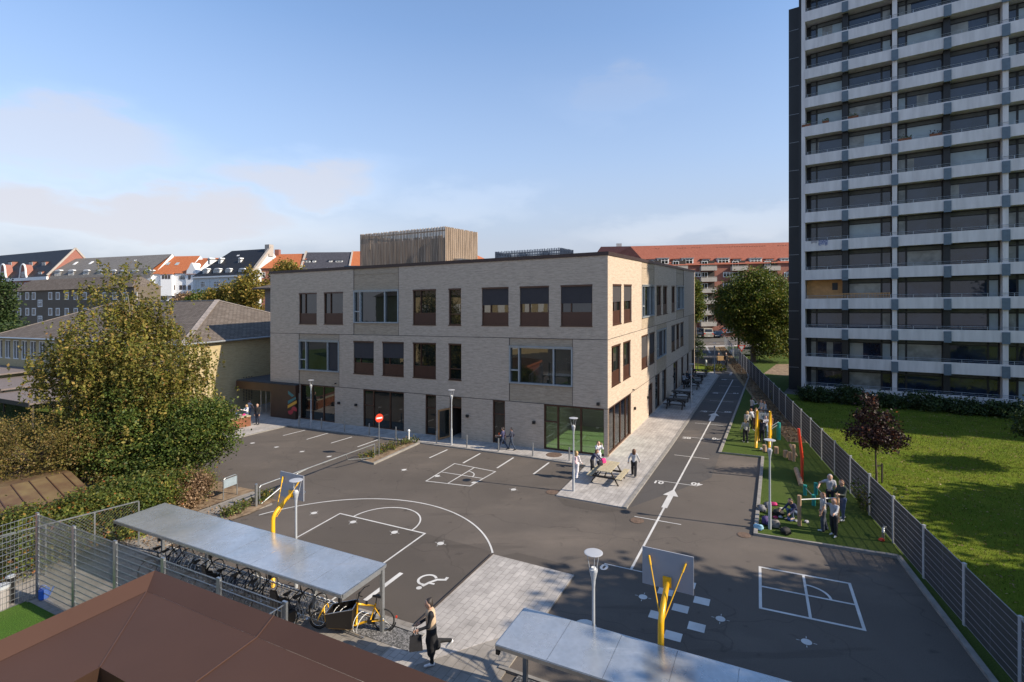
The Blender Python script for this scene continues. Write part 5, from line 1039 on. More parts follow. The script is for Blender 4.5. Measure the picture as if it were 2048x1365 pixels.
# ---- fences
M['screen'] = pm('dark_screen_slats', (.06, .06, .065), .7, 0, .1)
def slats(par, a, b_, i):
    if i > 30: return
    a, b_ = Vector((*a, 0)), Vector((*b_, 0)); L = (b_ - a).length; fr = Frame((a.x, a.y), (b_.x - a.x, b_.y - a.y)); n = int(L / .05); p = MB()
    for k in range(n): s_ = L * (k + .5) / n; p.fbox(fr, s_ - .0175, s_ + .0175, -.003, .003, .06, 1.76)
    build('screen', p, M['screen'], par, uv=False)
def wirepanel(mb, p0, p1, z0, z1, vs=.05, hs=.2, r_=.0035, hr=.0045, dbl=True):
    p0, p1 = Vector((*p0, 0)), Vector((*p1, 0)); L = (p1 - p0).length; d = (p1 - p0) / L; n_ = Vector((-d.y, d.x, 0)); k = int(L / vs)
    for i in range(1, k): q = p0 + d * (L * i / k); mb.box(q.x - r_, q.x + r_, q.y - r_, q.y + r_, z0, z1)
    k = int((z1 - z0) / hs)
    for i in range(k + 1):
        z = z0 + .03 + (z1 - z0 - .06) * i / k
        for s_ in ((-1, 1) if dbl else (0,)): a, b_ = p0 + n_ * s_ * .008, p1 + n_ * s_ * .008; mb.beam((a.x, a.y, z), (b_.x, b_.y, z), hr * 2, hr * 2)
fence = empty('mesh_fence', *fence_o, label='long pale steel mesh fence between the play strip and the lawn', cat='fence'); sp = 2.62
M['fencewire'] = pm('fence_wire', (.36, .37, .40), .5, .5, .05); M['fencepost'] = pm('fence_post', (.50, .51, .53), .45, .3, .06)
bendy = [(fp(k)) for k in [(-26.2 + sp * i) for i in range(39)]]
for i, q in enumerate(bendy):
    p = MB(); zt_ = 1.83; p.box(q[0] - .035, q[0] + .035, q[1] - .04, q[1] + .04, 0, zt_); 
    if i < 24: p.box(q[0] - .04, q[0] + .04, q[1] - .045, q[1] + .045, zt_, zt_ + .02)
    build('post', p, M['fencepost'], fence)
    if i:
        far = max(0, i - 12); p = MB(); wirepanel(p, bendy[i - 1], q, .05, 1.8, .25, .2, .002, .0055 + far * .0002); pn = build('panel', p, M['fencewire'], fence); slats(pn, bendy[i - 1], q, i)
p = MB(); q = fp(.3, -.25); p.tube([(q[0], q[1], 0), (q[0], q[1], .28), (q[0] + .08, q[1] + .1, .38), (q[0] + .22, q[1] + .2, .4)], .055, 10); tag(build('bent_pipe', p, M['steel']), 'short bent grey pipe standing at the foot of the long fence', 'pipe')
# enclosure fence round the pavilion, lower left
f0 = Gz(75, 1027, 2.9); enc = empty('enclosure_fence', *f0, label='tall galvanised double wire fence with flat posts round the foreground building', cat='fence')
pts = [off(f0, A, -2.44 * i) for i in range(6)]
for i, q in enumerate(pts): p = MB(); fq = Frame(q, A, NA); p.fbox(fq, -.07, .07, -.03, .03, 0, 2.92); build('post', p, M['steel'], enc)
for i in range(5): p = MB(); wirepanel(p, pts[i], pts[i + 1], .06, 2.88, .05, .2, .0035, .005); build('panel', p, M['steel'], enc)
q2 = [off(f0, B, -2.5 * i) for i in range(1, 4)]
for i, q in enumerate(q2): p = MB(); p.box(q[0] - .03, q[0] + .03, q[1] - .03, q[1] + .03, 0, 2.92); build('post', p, M['steel'], enc); p = MB(); wirepanel(p, q2[i - 1] if i else f0, q, .06, 2.88, .1, .2, .004, .0055); build('panel', p, M['steel'], enc)
qe = pts[-1]; q3 = off(qe, B, -1.5); p = MB(); wirepanel(p, qe, q3, .9, 2.88, .1, .3, .006, .007); build('panel', p, M['steel'], enc)
# green slatted gate post
# second fence of the kindergarten path: outer line to the left
# chain link fence along the hedge
a_, b_ = Gz(153, 1034, 1.9), Gz(398, 972, 1.9); cf = empty('chain_link_fence', *a_, label='old chain link fence with top rail half grown into the hedge', cat='fence'); d_ = norm2(b_[0] - a_[0], b_[1] - a_[1]); Lc = math.hypot(b_[0] - a_[0], b_[1] - a_[1]) - 2.2; ff = Frame(off(a_, d_, -8), d_); Lc += 8
p = MB(); p.beam(Vector(ff.p(0, 0, 1.9)), Vector(ff.p(Lc, 0, 1.9)), .045, .045); build('top_rail', p, M['steel'], cf)
for i in range(8): p = MB(); s_ = i * Lc / 7; p.fbox(ff, s_ - .025, s_ + .025, -.025, .025, 0, 1.88); build('post', p, M['steel'], cf)
p = MB(); k = 0
while k < Lc:
    for sg in (1, -1):
        e = k + sg * 1.8
        p.beam(Vector(ff.p(k, 0, .05)), Vector(ff.p(max(0, min(Lc, e)), 0, .05 + 1.8 * abs(max(0, min(Lc, e)) - k) / 1.8)), .006, .006) if abs(max(0, min(Lc, e)) - k) > .05 else None
    k += .12
build('wire_netting', p, M['steel'], cf)
# far railing
ra, rb_ = G(1390, 733), G(1424, 733); fr = Frame(ra, (rb_[0] - ra[0], rb_[1] - ra[1])); Lr_ = math.hypot(rb_[0] - ra[0], rb_[1] - ra[1]); rl = empty('railing', *ra, label='thin dark railing at the edge of the small lawn beyond the school', cat='railing'); p = MB()
for i in range(28): p.fbox(fr, i * Lr_ / 27 - .02, i * Lr_ / 27 + .02, -.02, .02, 0, 1.0)
p.fbox(fr, 0, Lr_, -.02, .02, 1.0, 1.05); build('bars', p, M['tblack'], rl)

# ---- bike shelters
SH = {}
M['shroof'] = None
m, t, b = newmat('shelter_roof_zinc'); v = coords(t, 'UV'); k_ = N(t, 'ShaderNodeTexVoronoi'); k_.inputs['Scale'].default_value = 9; t.links.new(v, k_.inputs['Vector'])
n1 = ramp(t, [(.3, (.42, .45, .465)), (.55, (.52, .54, .555)), (.8, (.62, .63, .63))], noise(t, v, .55, 5, .6)); n2 = ramp(t, [(.62, 0), (.7, .7)], noise(t, coords(t, 'UV', (.5, 3, 1), .6), .9, 5, .6)); c_ = mixc(t, n2.outputs[0], n1.outputs[0], (.68, .68, .67)); n3 = ramp(t, [(.64, 0), (.74, .35)], noise(t, coords(t, 'UV', (.4, 1.5, 1), 1.1), .7, 3)); c_ = mixc(t, n3.outputs[0], c_, (.36, .25, .15))
g_ = ramp(t, [(0, .92), (1, 1.06)], k_.outputs['Distance']); c_ = mixc(t, 1.0, c_, g_.outputs[0], 'MULTIPLY'); t.links.new(c_, b.inputs['Base Color']); b.inputs['Metallic'].default_value = .6; rf_ = ramp(t, [(.3, .16), (.7, .34)], noise(t, v, 1.3, 4)); t.links.new(rf_.outputs[0], b.inputs['Roughness']); bump(t, b, noise(t, v, .8, 2), .12, .03)
M['shroof'] = m
def shelter(br, L, D, label, zt_=2.02, nposts=5, slope=.0):
    """br: back corner nearest the woman's paving; runs L along A; front side D towards the camera"""
    r_ = empty('bike_shelter', *br, label=label, cat='bike shelter', group='galvanised flat roofed bike shelters'); q = lambda a, b_, z: (br[0] + A[0] * a - B[0] * b_, br[1] + A[1] * a - B[1] * b_, z)
    zb, zf = zt_, zt_ - slope; n = max(2, int(L / 1.25 + .5))
    p = MB()
    for i in range(n): a0, a1 = L * i / n + .004, L * (i + 1) / n - .004; p.poly([q(a0, .0, zb), q(a1, .0, zb), q(a1, D, zf), q(a0, D, zf)][::-1])
    build('roof_sheet', p, M['shroof'], r_)
    p = MB(); p.beam(Vector(q(0, .0, zb - .05)), Vector(q(L, .0, zb - .05)), .05, .085); p.beam(Vector(q(0, D, zf - .05)), Vector(q(L, D, zf - .05)), .05, .085)
    for a in (0, L): p.beam(Vector(q(a, .03, zb - .05)), Vector(q(a, D - .03, zf - .05)), .05, .085)
    build('roof_frame', p, M['steel'], r_)
    for i in range(nposts):
        a = .06 + (L - .12) * i / (nposts - 1); p = MB(); c = q(a, .1, 0); fq = Frame((c[0], c[1]), A, NA); p.fbox(fq, -.055, .055, -.05, .05, 0, zb - .1); build('post', p, M['steel'], r_)
        p = MB(); p.beam(Vector(q(a, .16, zb - .155)), Vector(q(a, D - .03, zf - .155)), .05, .1); am = build('arm', p, M['steel'], r_)
        p = MB(); p.beam(Vector(q(a, D - .03, zf - .155)), Vector(q(a, D + .035, zf - .155)), .085, .11); build('end_cap', p, M['black'], am)
    return q
br1 = Gz(772, 1128, 2.02); q1 = shelter(br1, 11.3, 1.78, 'long galvanised bike shelter over the row of parked bikes')
br2 = Gz(1050, 1215, 2.02); q2_ = lambda a, b_, z: (br2[0] - A[0] * a - B[0] * b_, br2[1] - A[1] * a - B[1] * b_, z)
q2s = shelter(off(br2, A, -11.3), 11.3, 1.55, 'second galvanised shelter at the bottom edge, with a joint across its roof')
for q, nm, a0 in ((q1, 'left', -1.2), (q2s, 'right', -.3)):
    p = MB(); c = [q(a0, -.2, .058), q(12.2 if nm == 'left' else 11.6, -.2, .058), q(12.2 if nm == 'left' else 11.6, .5, .058), q(a0, .5, .058)]
    o = sheet('gravel_strip', [x[:2] for x in c], .058, M['gravel']); kerbline('kerb', [q(a0, -.27, 0)[:2], q(12.2, -.27, 0)[:2]], .1, .08)
p = MB(); q = q2s; sheet('soil_strip', [q(11.8, -.5, 0)[:2], q(0, -.5, 0)[:2], q(0, -2.3, 0)[:2], q(11.2, -2.2, 0)[:2]], .02, M['dirt']) if False else None
# ---- bike racks: rail with round hoops
def rack(q, a0, a1, label, step=.42):
    r_ = empty('bike_rack', *q(a0, .3, 0)[:2], label=label, cat='bike rack'); p = MB(); p.beam(Vector(q(a0, .12, .42)), Vector(q(a1, .12, .42)), .05, .05); p.beam(Vector(q(a0, .62, .09)), Vector(q(a1, .62, .09)), .03, .03)
    for a in (a0 + .1, (a0 + a1) / 2, a1 - .1): p.beam(Vector(q(a, .12, 0)), Vector(q(a, .12, .4)), .05, .05)
    build('rail', p, M['steel'], r_); a = a0 + .25
    while a < a1 - .1:
        p = MB()
        for s_ in (-.035, .035):
            c = Vector(q(a + s_, .42, .33)); bx = Vector((-B[0], -B[1], 0)); p.tube([c + bx * (-.30 * math.cos(t)) + Vector((A[0], A[1], 0)) * (s_ * (1 + math.sin(t))) + Vector((0, 0, .28 * math.sin(t) + .0)) for t in [-.5 + 4.1 * i / 12 for i in range(13)]], .009, 5)
        build('hoop', p, M['white'], r_); a += step
rack(q1, .3, 10.6, 'galvanised bike rack with round wheel hoops under the long shelter'); rack(q2s, .6, 10.4, 'galvanised bike rack under the shelter at the bottom edge', .8)

# ---- bicycles
M['chrome'] = pm('chrome', (.55, .56, .57), .25, .95, .05); M['bframe_black'] = pm('black_frame_paint', (.015, .016, .018), .35, .2, .05); M['saddle'] = pm('saddle', (.02, .018, .016), .6)
def wheel(par, y, r_=.34, x=0, th=.018, z=None, guard=True):
    z = r_ if z is None else z; p = MB(); p.torus((x, y, z), r_ - th, th, (1, 0, 0), 28, 6); w_ = loc('wheel', p, M['tyre'], par)
    p = MB(); p.torus((x, y, z), r_ - th * 2.3, .008, (1, 0, 0), 28, 5); loc('rim', p, M['chrome'], w_)
    p = MB(); p.tube([(x - .04, y, z), (x + .04, y, z)], .022, 8)
    for i in range(18): a = i * math.pi / 9; p.tube([(x + .015 * (-1) ** i, y, z), (x, y + (r_ - th * 2.4) * math.cos(a), z + (r_ - th * 2.4) * math.sin(a))], .0016, 3, cap=False)
    loc('spokes', p, M['chrome'], w_)
    if guard: p = MB(); p.torus((x, y, z), r_ + .02, .014, (1, 0, 0), 14, 5, a0=.3, a1=3.2); loc('mudguard', p, M['bframe_black'], w_)
def bike(x, y, rz, label, col, lean=.06, basket=False, child=False, crate=False, step=False, panier=False):
    r_ = empty('bicycle', x, y, .05, rz, label=label, cat='bicycle', group='bicycles parked under the long shelter'); r_.rotation_euler = (0, lean, rz); m_ = M[col]; wb = 1.06
    wheel(r_, 0); wheel(r_, -wb)
    bb_, st_, hd, hdb = (0, -wb * .57, .28), (0, -wb * .70, .80), (0, -.22, .84), (0, -.16, .62)
    p = MB(); p.tube([bb_, st_], .016, 8); p.tube([bb_, hdb], .018, 8); p.tube([(0, st_[1] + .03, .70) if not step else (0, bb_[1] - .05, .48), (0, hd[1] + .01, .80) if not step else (0, hdb[1] - .04, .66)], .015, 8); p.tube([hdb, hd], .019, 8)
    for s_ in (-.05, .05): p.tube([(s_ * .3, bb_[1], .28), (s_, -wb, .34)], .010, 6); p.tube([(s_ * .3, st_[1] + .02, .68), (s_, -wb, .34)], .009, 6); p.tube([(s_, 0, .34), (s_, -.12, .58), (s_ * .6, -.15, .62)], .012, 6)
    loc('frame', p, m_, r_)
    p = MB(); p.tube([hd, (0, -.25, .98), (0, -.2, 1.0)], .013, 8); p.tube([(-.30, -.42, 1.03), (-.27, -.27, 1.03), (-.1, -.18, 1.0), (.1, -.18, 1.0), (.27, -.27, 1.03), (.30, -.42, 1.03)], .011, 8); loc('handlebar', p, M['bframe_black'], r_)
    p = MB(); p.tube([st_, (0, st_[1] - .03, .93)], .012, 8); n_ = len(p.v); p.hexa([(-.02, st_[1] + .14, .93), (.02, st_[1] + .14, .93), (.08, st_[1] - .13, .93), (-.08, st_[1] - .13, .93), (-.02, st_[1] + .13, .97), (.02, st_[1] + .13, .97), (.075, st_[1] - .12, .985), (-.075, st_[1] - .12, .985)]); loc('saddle', p, M['saddle'], r_)
    p = MB(); p.torus((.05, bb_[1], .28), .09, .008, (1, 0, 0), 16, 4); p.tube([(.06, bb_[1], .28), (.08, bb_[1] + .12, .17)], .009, 5); p.tube([(-.06, bb_[1], .28), (-.08, bb_[1] - .12, .39)], .009, 5); p.box(.08, .17, bb_[1] + .08, bb_[1] + .16, .16, .18); p.box(-.17, -.08, bb_[1] - .16, bb_[1] - .08, .38, .40); loc('crank', p, M['chrome'], r_)
    p = MB(); p.box(-.07, .07, -wb - .22, -wb * .78, .70, .715); p.tube([(.06, -wb - .15, .70), (.06, -wb, .36)], .005, 4); p.tube([(-.06, -wb - .15, .70), (-.06, -wb, .36)], .005, 4); loc('carrier', p, M['bframe_black'], r_)
    if basket:
        p = MB()
        for z in (.78, .86, .94, 1.02): p.tube([(-.17, .0, z), (.17, .0, z), (.17, -.0 + .26, z), (-.17, .26, z)], .004, 4, closed=True)
        for i in range(9): xx = -.17 + .34 * i / 8; p.tube([(xx * .9, .02, .74), (xx, .0, 1.02)], .003, 3); p.tube([(xx * .9, .24, .74), (xx, .26, 1.02)], .003, 3)
        p.xf(lambda q: (q[0], q[1] - .12, q[2])); loc('basket', p, M['chrome'], r_)
    if crate: p = MB(); p.box(-.2, .2, -.1, .22, .80, .82); p.box(-.2, -.18, -.1, .22, .8, 1.02); p.box(.18, .2, -.1, .22, .8, 1.02); p.box(-.2, .2, .2, .22, .8, 1.02); p.box(-.2, .2, -.1, -.08, .8, 1.02); loc('crate', p, M['black'], r_)
    if child:
        p = MB(); y0 = -wb - .02; p.hexa([(-.15, y0 - .12, .78), (.15, y0 - .12, .78), (.14, y0 + .2, .78), (-.14, y0 + .2, .78), (-.15, y0 - .14, .86), (.15, y0 - .14, .86), (.15, y0 + .22, .86), (-.15, y0 + .22, .86)]); p.hexa([(-.16, y0 - .2, .84), (.16, y0 - .2, .84), (.16, y0 - .1, .84), (-.16, y0 - .1, .84), (-.11, y0 - .26, 1.32), (.11, y0 - .26, 1.32), (.11, y0 - .2, 1.32), (-.11, y0 - .2, 1.32)])
        for s_ in (-1, 1): p.hexa([(s_ * .13, y0 - .15, .84), (s_ * .17, y0 - .15, .84), (s_ * .17, y0 + .16, .84), (s_ * .13, y0 + .16, .84), (s_ * .13, y0 - .2, 1.1), (s_ * .17, y0 - .2, 1.1), (s_ * .17, y0 + .1, .98), (s_ * .13, y0 + .1, .98)]); p.tube([(s_ * .12, y0 + .15, .8), (s_ * .14, y0 + .28, .45)], .022, 6)
        loc('child_seat', p, M['black'], r_)
    if panier: p = MB(); p.box(.08, .2, -wb - .2, -wb + .14, .36, .70); p.box(-.2, -.08, -wb - .2, -wb + .14, .36, .70); loc('pannier_bag', p, M['black'], r_)
    return r_
M['bblue'] = pm('navy_frame_paint', (.03, .045, .09), .35, .2, .05); M['bgrey'] = pm('grey_frame_paint', (.33, .35, .37), .4, .3, .05); M['bgreen'] = pm('dark_green_frame_paint', (.02, .035, .022), .35, .2, .05)
def slot(a): return q1(a, .45, 0)[:2]
for a, col, lab, kw in ((9.9, 'bgreen', 'leftmost parked bicycle, dark green with a rear carrier', dict(lean=.09)), (9.3, 'bblue', 'navy bicycle with a wire basket, second from the left end of the shelter', dict(basket=True, lean=-.05)), (7.6, 'bframe_black', 'black bicycle standing alone below the second shelter post', dict(lean=.12)), (6.0, 'bframe_black', 'black bicycle with child seat and front basket at mid shelter', dict(child=True, basket=True, lean=-.04)), (5.55, 'bblue', 'dark bicycle with front crate pressed against the child seat bicycle', dict(crate=True, lean=.05)), (4.7, 'bframe_black', 'black step-through bicycle left of the yellow basketball post foot', dict(step=True, lean=.1)), (2.95, 'bframe_black', 'bicycle with large black child seat at the end of the mesh fence', dict(child=True, lean=-.05)), (2.45, 'bgrey', 'silver grey step-through bicycle nearest the yellow cargo bike', dict(step=True, lean=.04, panier=True))):
    x, y = slot(a); x, y = off((x, y), B, .1); bike(x, y, RB + .12 * math.sin(a * 7), lab, col, **kw)

# ---- yellow cargo bike: long frame, box between the small front wheel and the rider
def cargo():
    pf, pr = G(667, 1266), G(767, 1276); pr = G(768, 1265); pf = G(664, 1262); pf = (pr[0] - 2.02 * norm2(pr[0] - pf[0], pr[1] - pf[1])[0], pr[1] - 2.02 * norm2(pr[0] - pf[0], pr[1] - pf[1])[1])
    d = norm2(pf[0] - pr[0], pf[1] - pr[1]); r_ = empty('cargo_bike', *pr, .05, math.atan2(d[1], d[0]) - math.pi / 2, label='yellow cargo bike with an open black box parked beside the shelter', cat='cargo bike'); wb = 2.02
    wheel(r_, 0, .33, guard=False); wheel(r_, wb, .25, z=.25, guard=False); Y = M['yellow']
    p = MB(); p.torus((0, 0, .33), .36, .022, (1, 0, 0), 16, 6, a0=.2, a1=3.6); loc('mudguard', p, M['bframe_black'], r_); p = MB(); p.torus((0, wb, .25), .28, .02, (1, 0, 0), 14, 6, a0=.3, a1=2.9); loc('mudguard', p, M['bframe_black'], r_)
    p = MB(); p.box(-.025, .025, -.395, -.36, .40, .46); loc('tail_light', p, M['red'], r_)
    p = MB(); p.tube([(0, .42, .27), (0, .25, .80)], .025, 10); p.tube([(0, .26, .72), (0, .78, .76)], .028, 10); p.tube([(0, .42, .27), (0, .62, .22), (0, .85, .12), (0, 1.02, .14)], .034, 10); p.tube([(0, .85, .12), (0, .82, .80)], .034, 10)
    for s_ in (-.06, .06): p.tube([(s_, 0, .33), (s_ * .5, .42, .27)], .014, 8); p.tube([(s_, 0, .33), (s_ * .5, .27, .68)], .014, 8)
    for s_ in (-.2, .2): p.tube([(s_, .9, .13), (s_, 1.62, .13), (s_ * .8, 1.74, .36), (s_ * .6, 1.80, .66), (0, 1.82, .70)], .02, 8)
    for s_ in (-.07, .07): p.tube([(s_, wb, .25), (s_, 1.86, .60), (0, 1.82, .68)], .016, 8)
    loc('frame', p, Y, r_, smooth=True)
    p = MB(); x0, x1, y0, y1, z0, z1 = -.27, .27, .90, 1.66, .16, .62; t_ = .014
    p.box(x0, x1, y0, y1, z0, z0 + t_); 
    for s_ in (x0, x1 - t_): p.hexa([(s_, y0, z0 + t_), (s_ + t_, y0, z0 + t_), (s_ + t_, y1, z0 + t_), (s_, y1, z0 + t_), (s_, y0 - .03, .74), (s_ + t_, y0 - .03, .74), (s_ + t_, y1 + .04, .56), (s_, y1 + .04, .56)])
    p.hexa([(x0 + t_, y0, z0 + t_), (x1 - t_, y0, z0 + t_), (x1 - t_, y0 + t_, z0 + t_), (x0 + t_, y0 + t_, z0 + t_), (x0 + t_, y0 - .03, .74), (x1 - t_, y0 - .03, .74), (x1 - t_, y0 - .016, .74), (x0 + t_, y0 - .016, .74)]); p.hexa([(x0 + t_, y1 - t_, z0 + t_), (x1 - t_, y1 - t_, z0 + t_), (x1 - t_, y1, z0 + t_), (x0 + t_, y1, z0 + t_), (x0 + t_, y1 + .026, .56), (x1 - t_, y1 + .026, .56), (x1 - t_, y1 + .04, .56), (x0 + t_, y1 + .04, .56)]); box_ = loc('cargo_box', p, pm('black_box_board', (.012, .010, .009), .45), r_)
    p = MB()
    for s_ in (x0, x1): p.beam((s_, y0 - .03, .745), (s_, y1 + .04, .565), .02, .014)
    p.beam((x0, y0 - .03, .745), (x1, y0 - .03, .745), .02, .014); p.beam((x0, y1 + .04, .565), (x1, y1 + .04, .565), .02, .014); loc('edge_trim', p, M['chrome'], box_)
    p = MB(); p.tube([(0, .82, .80), (0, .76, 1.10), (0, .70, 1.12)], .018, 8); p.tube([(-.30, .55, 1.16), (-.22, .68, 1.14), (0, .72, 1.12), (.22, .68, 1.14), (.30, .55, 1.16)], .014, 8); p.tube([(.2, .7, 1.1), (.15, .9, .95), (.05, .88, .7)], .006, 5); loc('handlebar', p, M['black'], r_)
    p = MB(); p.tube([(0, .25, .8), (0, .22, 1.0)], .014, 8); p.hexa([(-.02, .36, 1.0), (.02, .36, 1.0), (.08, .08, 1.0), (-.08, .08, 1.0), (-.02, .35, 1.04), (.02, .35, 1.04), (.075, .09, 1.06), (-.075, .09, 1.06)]); loc('saddle', p, M['saddle'], r_)
    p = MB(); p.torus((.05, .42, .27), .08, .01, (1, 0, 0), 16, 4); p.box(-.05, .05, .36, .5, .2, .32); p.tube([(.07, .42, .27), (.09, .36, .12)], .01, 5); p.box(.09, .18, .32, .4, .1, .125); p.tube([(.05, .35, .27), (.05, .0, .33)], .008, 4); loc('crank', p, M['black'], r_)
    p = MB(); p.tube([(.16, .95, .13), (.2, 1.0, -.04 + .05)], .012, 5); p.tube([(-.16, .95, .13), (-.2, 1.0, .01)], .012, 5); p.box(-.02, .02, .5, .56, .76, .86); loc('kickstand', p, M['black'], r_)
cargo()

# ---- picnic tables
def picnic(x, y, rz, label, top, leg, first={}, group=None):
    key = top
    if key in first: o = copy_tree(first[key]); return at(o, x, y, .06, rz, label)
    r_ = empty('picnic_table', x, y, .06, rz, label=label, cat='picnic table'); first[key] = r_
    if group: r_['group'] = group
    p = MB(); 
    for i in range(5): xx = -.36 + i * .148; p.box(xx, xx + .135, -.9, .9, .71, .75)
    loc('table_top', p, M[top], r_)
    for s_ in (-1, 1):
        p = MB()
        for i in range(2): xx = s_ * (.62 + .148 * i); p.box(min(xx, xx + s_ * .135), max(xx, xx + s_ * .135), -.9, .9, .41, .45)
        loc('bench', p, M[top], r_)
    for y_ in (-.62, .62):
        p = MB()
        for s_ in (-1, 1): p.beam((s_ * .3, y_, .70), (s_ * .72, y_, 0), .045, .095, up=(0, 1, 0))
        p.box(-.9, .9, y_ - .065, y_ - .025, .315, .405); p.box(-.36, .36, y_ + .025, y_ + .065, .62, .705); loc('leg', p, M[leg], r_)
    p = MB(); p.beam((0, -.6, .66), (0, -.2, .66), .05, .06); p.beam((0, -.62, .4), (0, -.1, .68), .05, .06); p.beam((0, .62, .4), (0, .1, .68), .05, .06); loc('brace', p, M[leg], r_); return r_
picnic(5.10, 27.65, RB, 'picnic table with pale plank top and dark legs near the school corner', 'planks', 'darkwood')
for i, (px, py, lab) in enumerate(((1345.5, 817, 'nearest of the dark picnic tables along the school side'), (1358, 800.5, 'second dark picnic table along the school side, behind the nearest one'), (1378, 778, 'dark picnic table where the children sit, beyond the lamp'), (1387, 764, 'fourth dark picnic table, just beyond the seated children'), (1396, 753.5, 'farthest dark picnic table, by the small lawn'))):
    x, y = G(px, py); x, y = off((x, y), NB, .25); picnic(x, y, RB + math.pi / 2 + .06 * math.sin(i * 3), lab, 'darkwood', 'darkwood', group='dark picnic tables along the school side')
# ---- corten planter bench
pa_, pb_ = G(501.5, 853.7), G(458, 862); d_ = norm2(pb_[0] - pa_[0], pb_[1] - pa_[1]); fq = Frame(pa_, d_); 
if fq.n[1] > 0: fq.n = (-fq.n[0], -fq.n[1])
pl = empty('planter_bench', *pa_, .06, label='long rust brown steel planter bench with pale wooden top by the entrance', cat='planter'); p = MB(); p.fbox(fq, 0, 5.2, -1.25, 0, .06, .82); build('box', p, M['corten'], pl); p = MB(); p.fbox(fq, -.02, 5.2, -.42, .03, .82, .87); p.fbox(fq, -.02, .5, -1.28, -.43, .82, .87); build('wooden_seat', p, M['planks'], pl)
p = MB(); q = G(442, 856); p.lathe([(.05, 0), (.05, 1.8), (.03, 1.82)], 10, q); tag(build('wooden_pole', p, M['wood']), 'thin pale wooden pole behind the rusty planter bench', 'pole')

# ---- playground
pg = lambda zx, zy: (1440 + zx / 9.1, 780 + zy / 9.1)
t_ = thing('climbing_net', 1527, 893, 'yellow climbing frame of bent posts with a rope net on top', 'climbing frame'); t_.rotation_euler = (0, 0, 0)
Lf, Lbk, Rf, Rbk = [Vector((*G(*pg(*q)), 0)) for q in ((655, 1060), (700, 945), (900, 1105), (922, 945))]; hY = 2.15
p = MB()
for a, b_ in ((Lf, Lbk), (Rf, Rbk)):
    top_ = (a * .45 + b_ * .55); 
    for f_, s_ in ((a, 1), (b_, -1)): m_ = f_ * .55 + top_ * .45; p.tube([f_, f_ * .8 + top_ * .2 + Vector((0, 0, .8)), m_ + Vector((0, 0, 1.5)), top_ + (f_ - top_) * .12 + Vector((0, 0, hY))], [.078, .082, .075, .07], 12)
build('post', p, M['yellow'], t_, smooth=True)
tl, trr = Lf * .45 + Lbk * .55, Rf * .45 + Rbk * .55; p = MB(); dv = (trr - tl); nv = Vector((-dv.y, dv.x, 0)).normalized()
for i in range(9): o_ = nv * (-.35 + i * .09) ; z = hY - .12 - abs(i - 5) * .06; p.tube([tl + o_ + Vector((0, 0, z)), trr + o_ + Vector((0, 0, z))], .014, 5)
for i in range(1, 8): c = tl + dv * i / 8; p.tube([c - nv * .35 + Vector((0, 0, hY - .40)), c + Vector((0, 0, hY - .1)), c + nv * .37 + Vector((0, 0, hY - .3))], .012, 5)
build('rope_net', p, M['greyframe'], t_)
p = MB(); p.hexa([tl + dv * .25 + nv * .3 + Vector((0, 0, hY - .02)), tl + dv * .85 + nv * .3 + Vector((0, 0, hY - .02)), tl + dv * .85 + nv * .6 + Vector((0, 0, hY - .02)), tl + dv * .25 + nv * .6 + Vector((0, 0, hY - .02)), tl + dv * .25 + nv * .3 + Vector((0, 0, hY + .03)), tl + dv * .85 + nv * .3 + Vector((0, 0, hY + .03)), tl + dv * .85 + nv * .6 + Vector((0, 0, hY + .03)), tl + dv * .25 + nv * .6 + Vector((0, 0, hY + .03))]); build('platform', p, M['black'], t_)
gt = Vector((*G(1557, 879), 0)); p = MB(); 
for z in (1.15, .98): p.tube([Rf * .4 + Rbk * .6 + Vector((0, 0, z)), gt + Vector((0, 0, z + .02))], .022, 6)
build('link_bar', p, M['steel'], t_)
def post(name, base, top_, r_, mat, label, cat='play post', n=12, mid=None, grp=None, cap=None):
    b_ = Vector((*G(*base), 0)); t2 = Vector((*top_, 0)) if not isinstance(top_, (int, float)) else None
    p = MB(); pts = [b_, b_ + Vector((0, 0, top_))] if t2 is None else [b_, t2]
    if mid: pts = [b_, b_ + Vector(mid[:3]), b_ + Vector(mid[3:])]
    p.tube(pts, r_, n); o = build(name, p, M[mat]); tag(o, label, cat)
    if grp: o['group'] = grp
    return o
post('balance_post', (1557, 880.5), 1.15, .13, 'teal', 'teal post joined by bars to the yellow climbing frame')
def post2(b_, zt, r_): p = MB(); p.tube([(b_[0], b_[1], 0), (b_[0], b_[1], zt)], r_, 10); return p
tq = [G(1610, 992), G(1631.5, 991), G(1627.5, 1012.5), G(1650, 1013)]
tt = empty('rope_balance', *tq[0], label='four teal posts with slanting ropes between them near the wooden pull-up bar', cat='play frame')
for i, (q, z) in enumerate(zip(tq, (.52, .60, .52, .52))): build('post', post2(q, z, .085), M['teal'], tt)
p = MB(); p.tube([(*tq[0], .40), (*tq[2], .42)], .016, 6); p.tube([(*tq[1], .44), (*tq[3], .42)], .016, 6); build('rope', p, M['greyframe'], tt)
post('climbing_pole', (1604, 964), 2.3, [.062, .078, .065], 'red', 'tall slightly bent red climbing pole beside the fence', 'climbing pole', mid=(.06, .1, 1.2, -.10, .15, 2.72))
a_, b_ = G(1603, 974), G(1592, 950); p = MB(); p.tube([(*a_, .05), ((a_[0] + b_[0]) / 2, (a_[1] + b_[1]) / 2, .2), (*b_, .3)], .12, 10); tag(build('balance_log', p, M['wood']), 'pale curved log lying against the foot of the red pole', 'log')
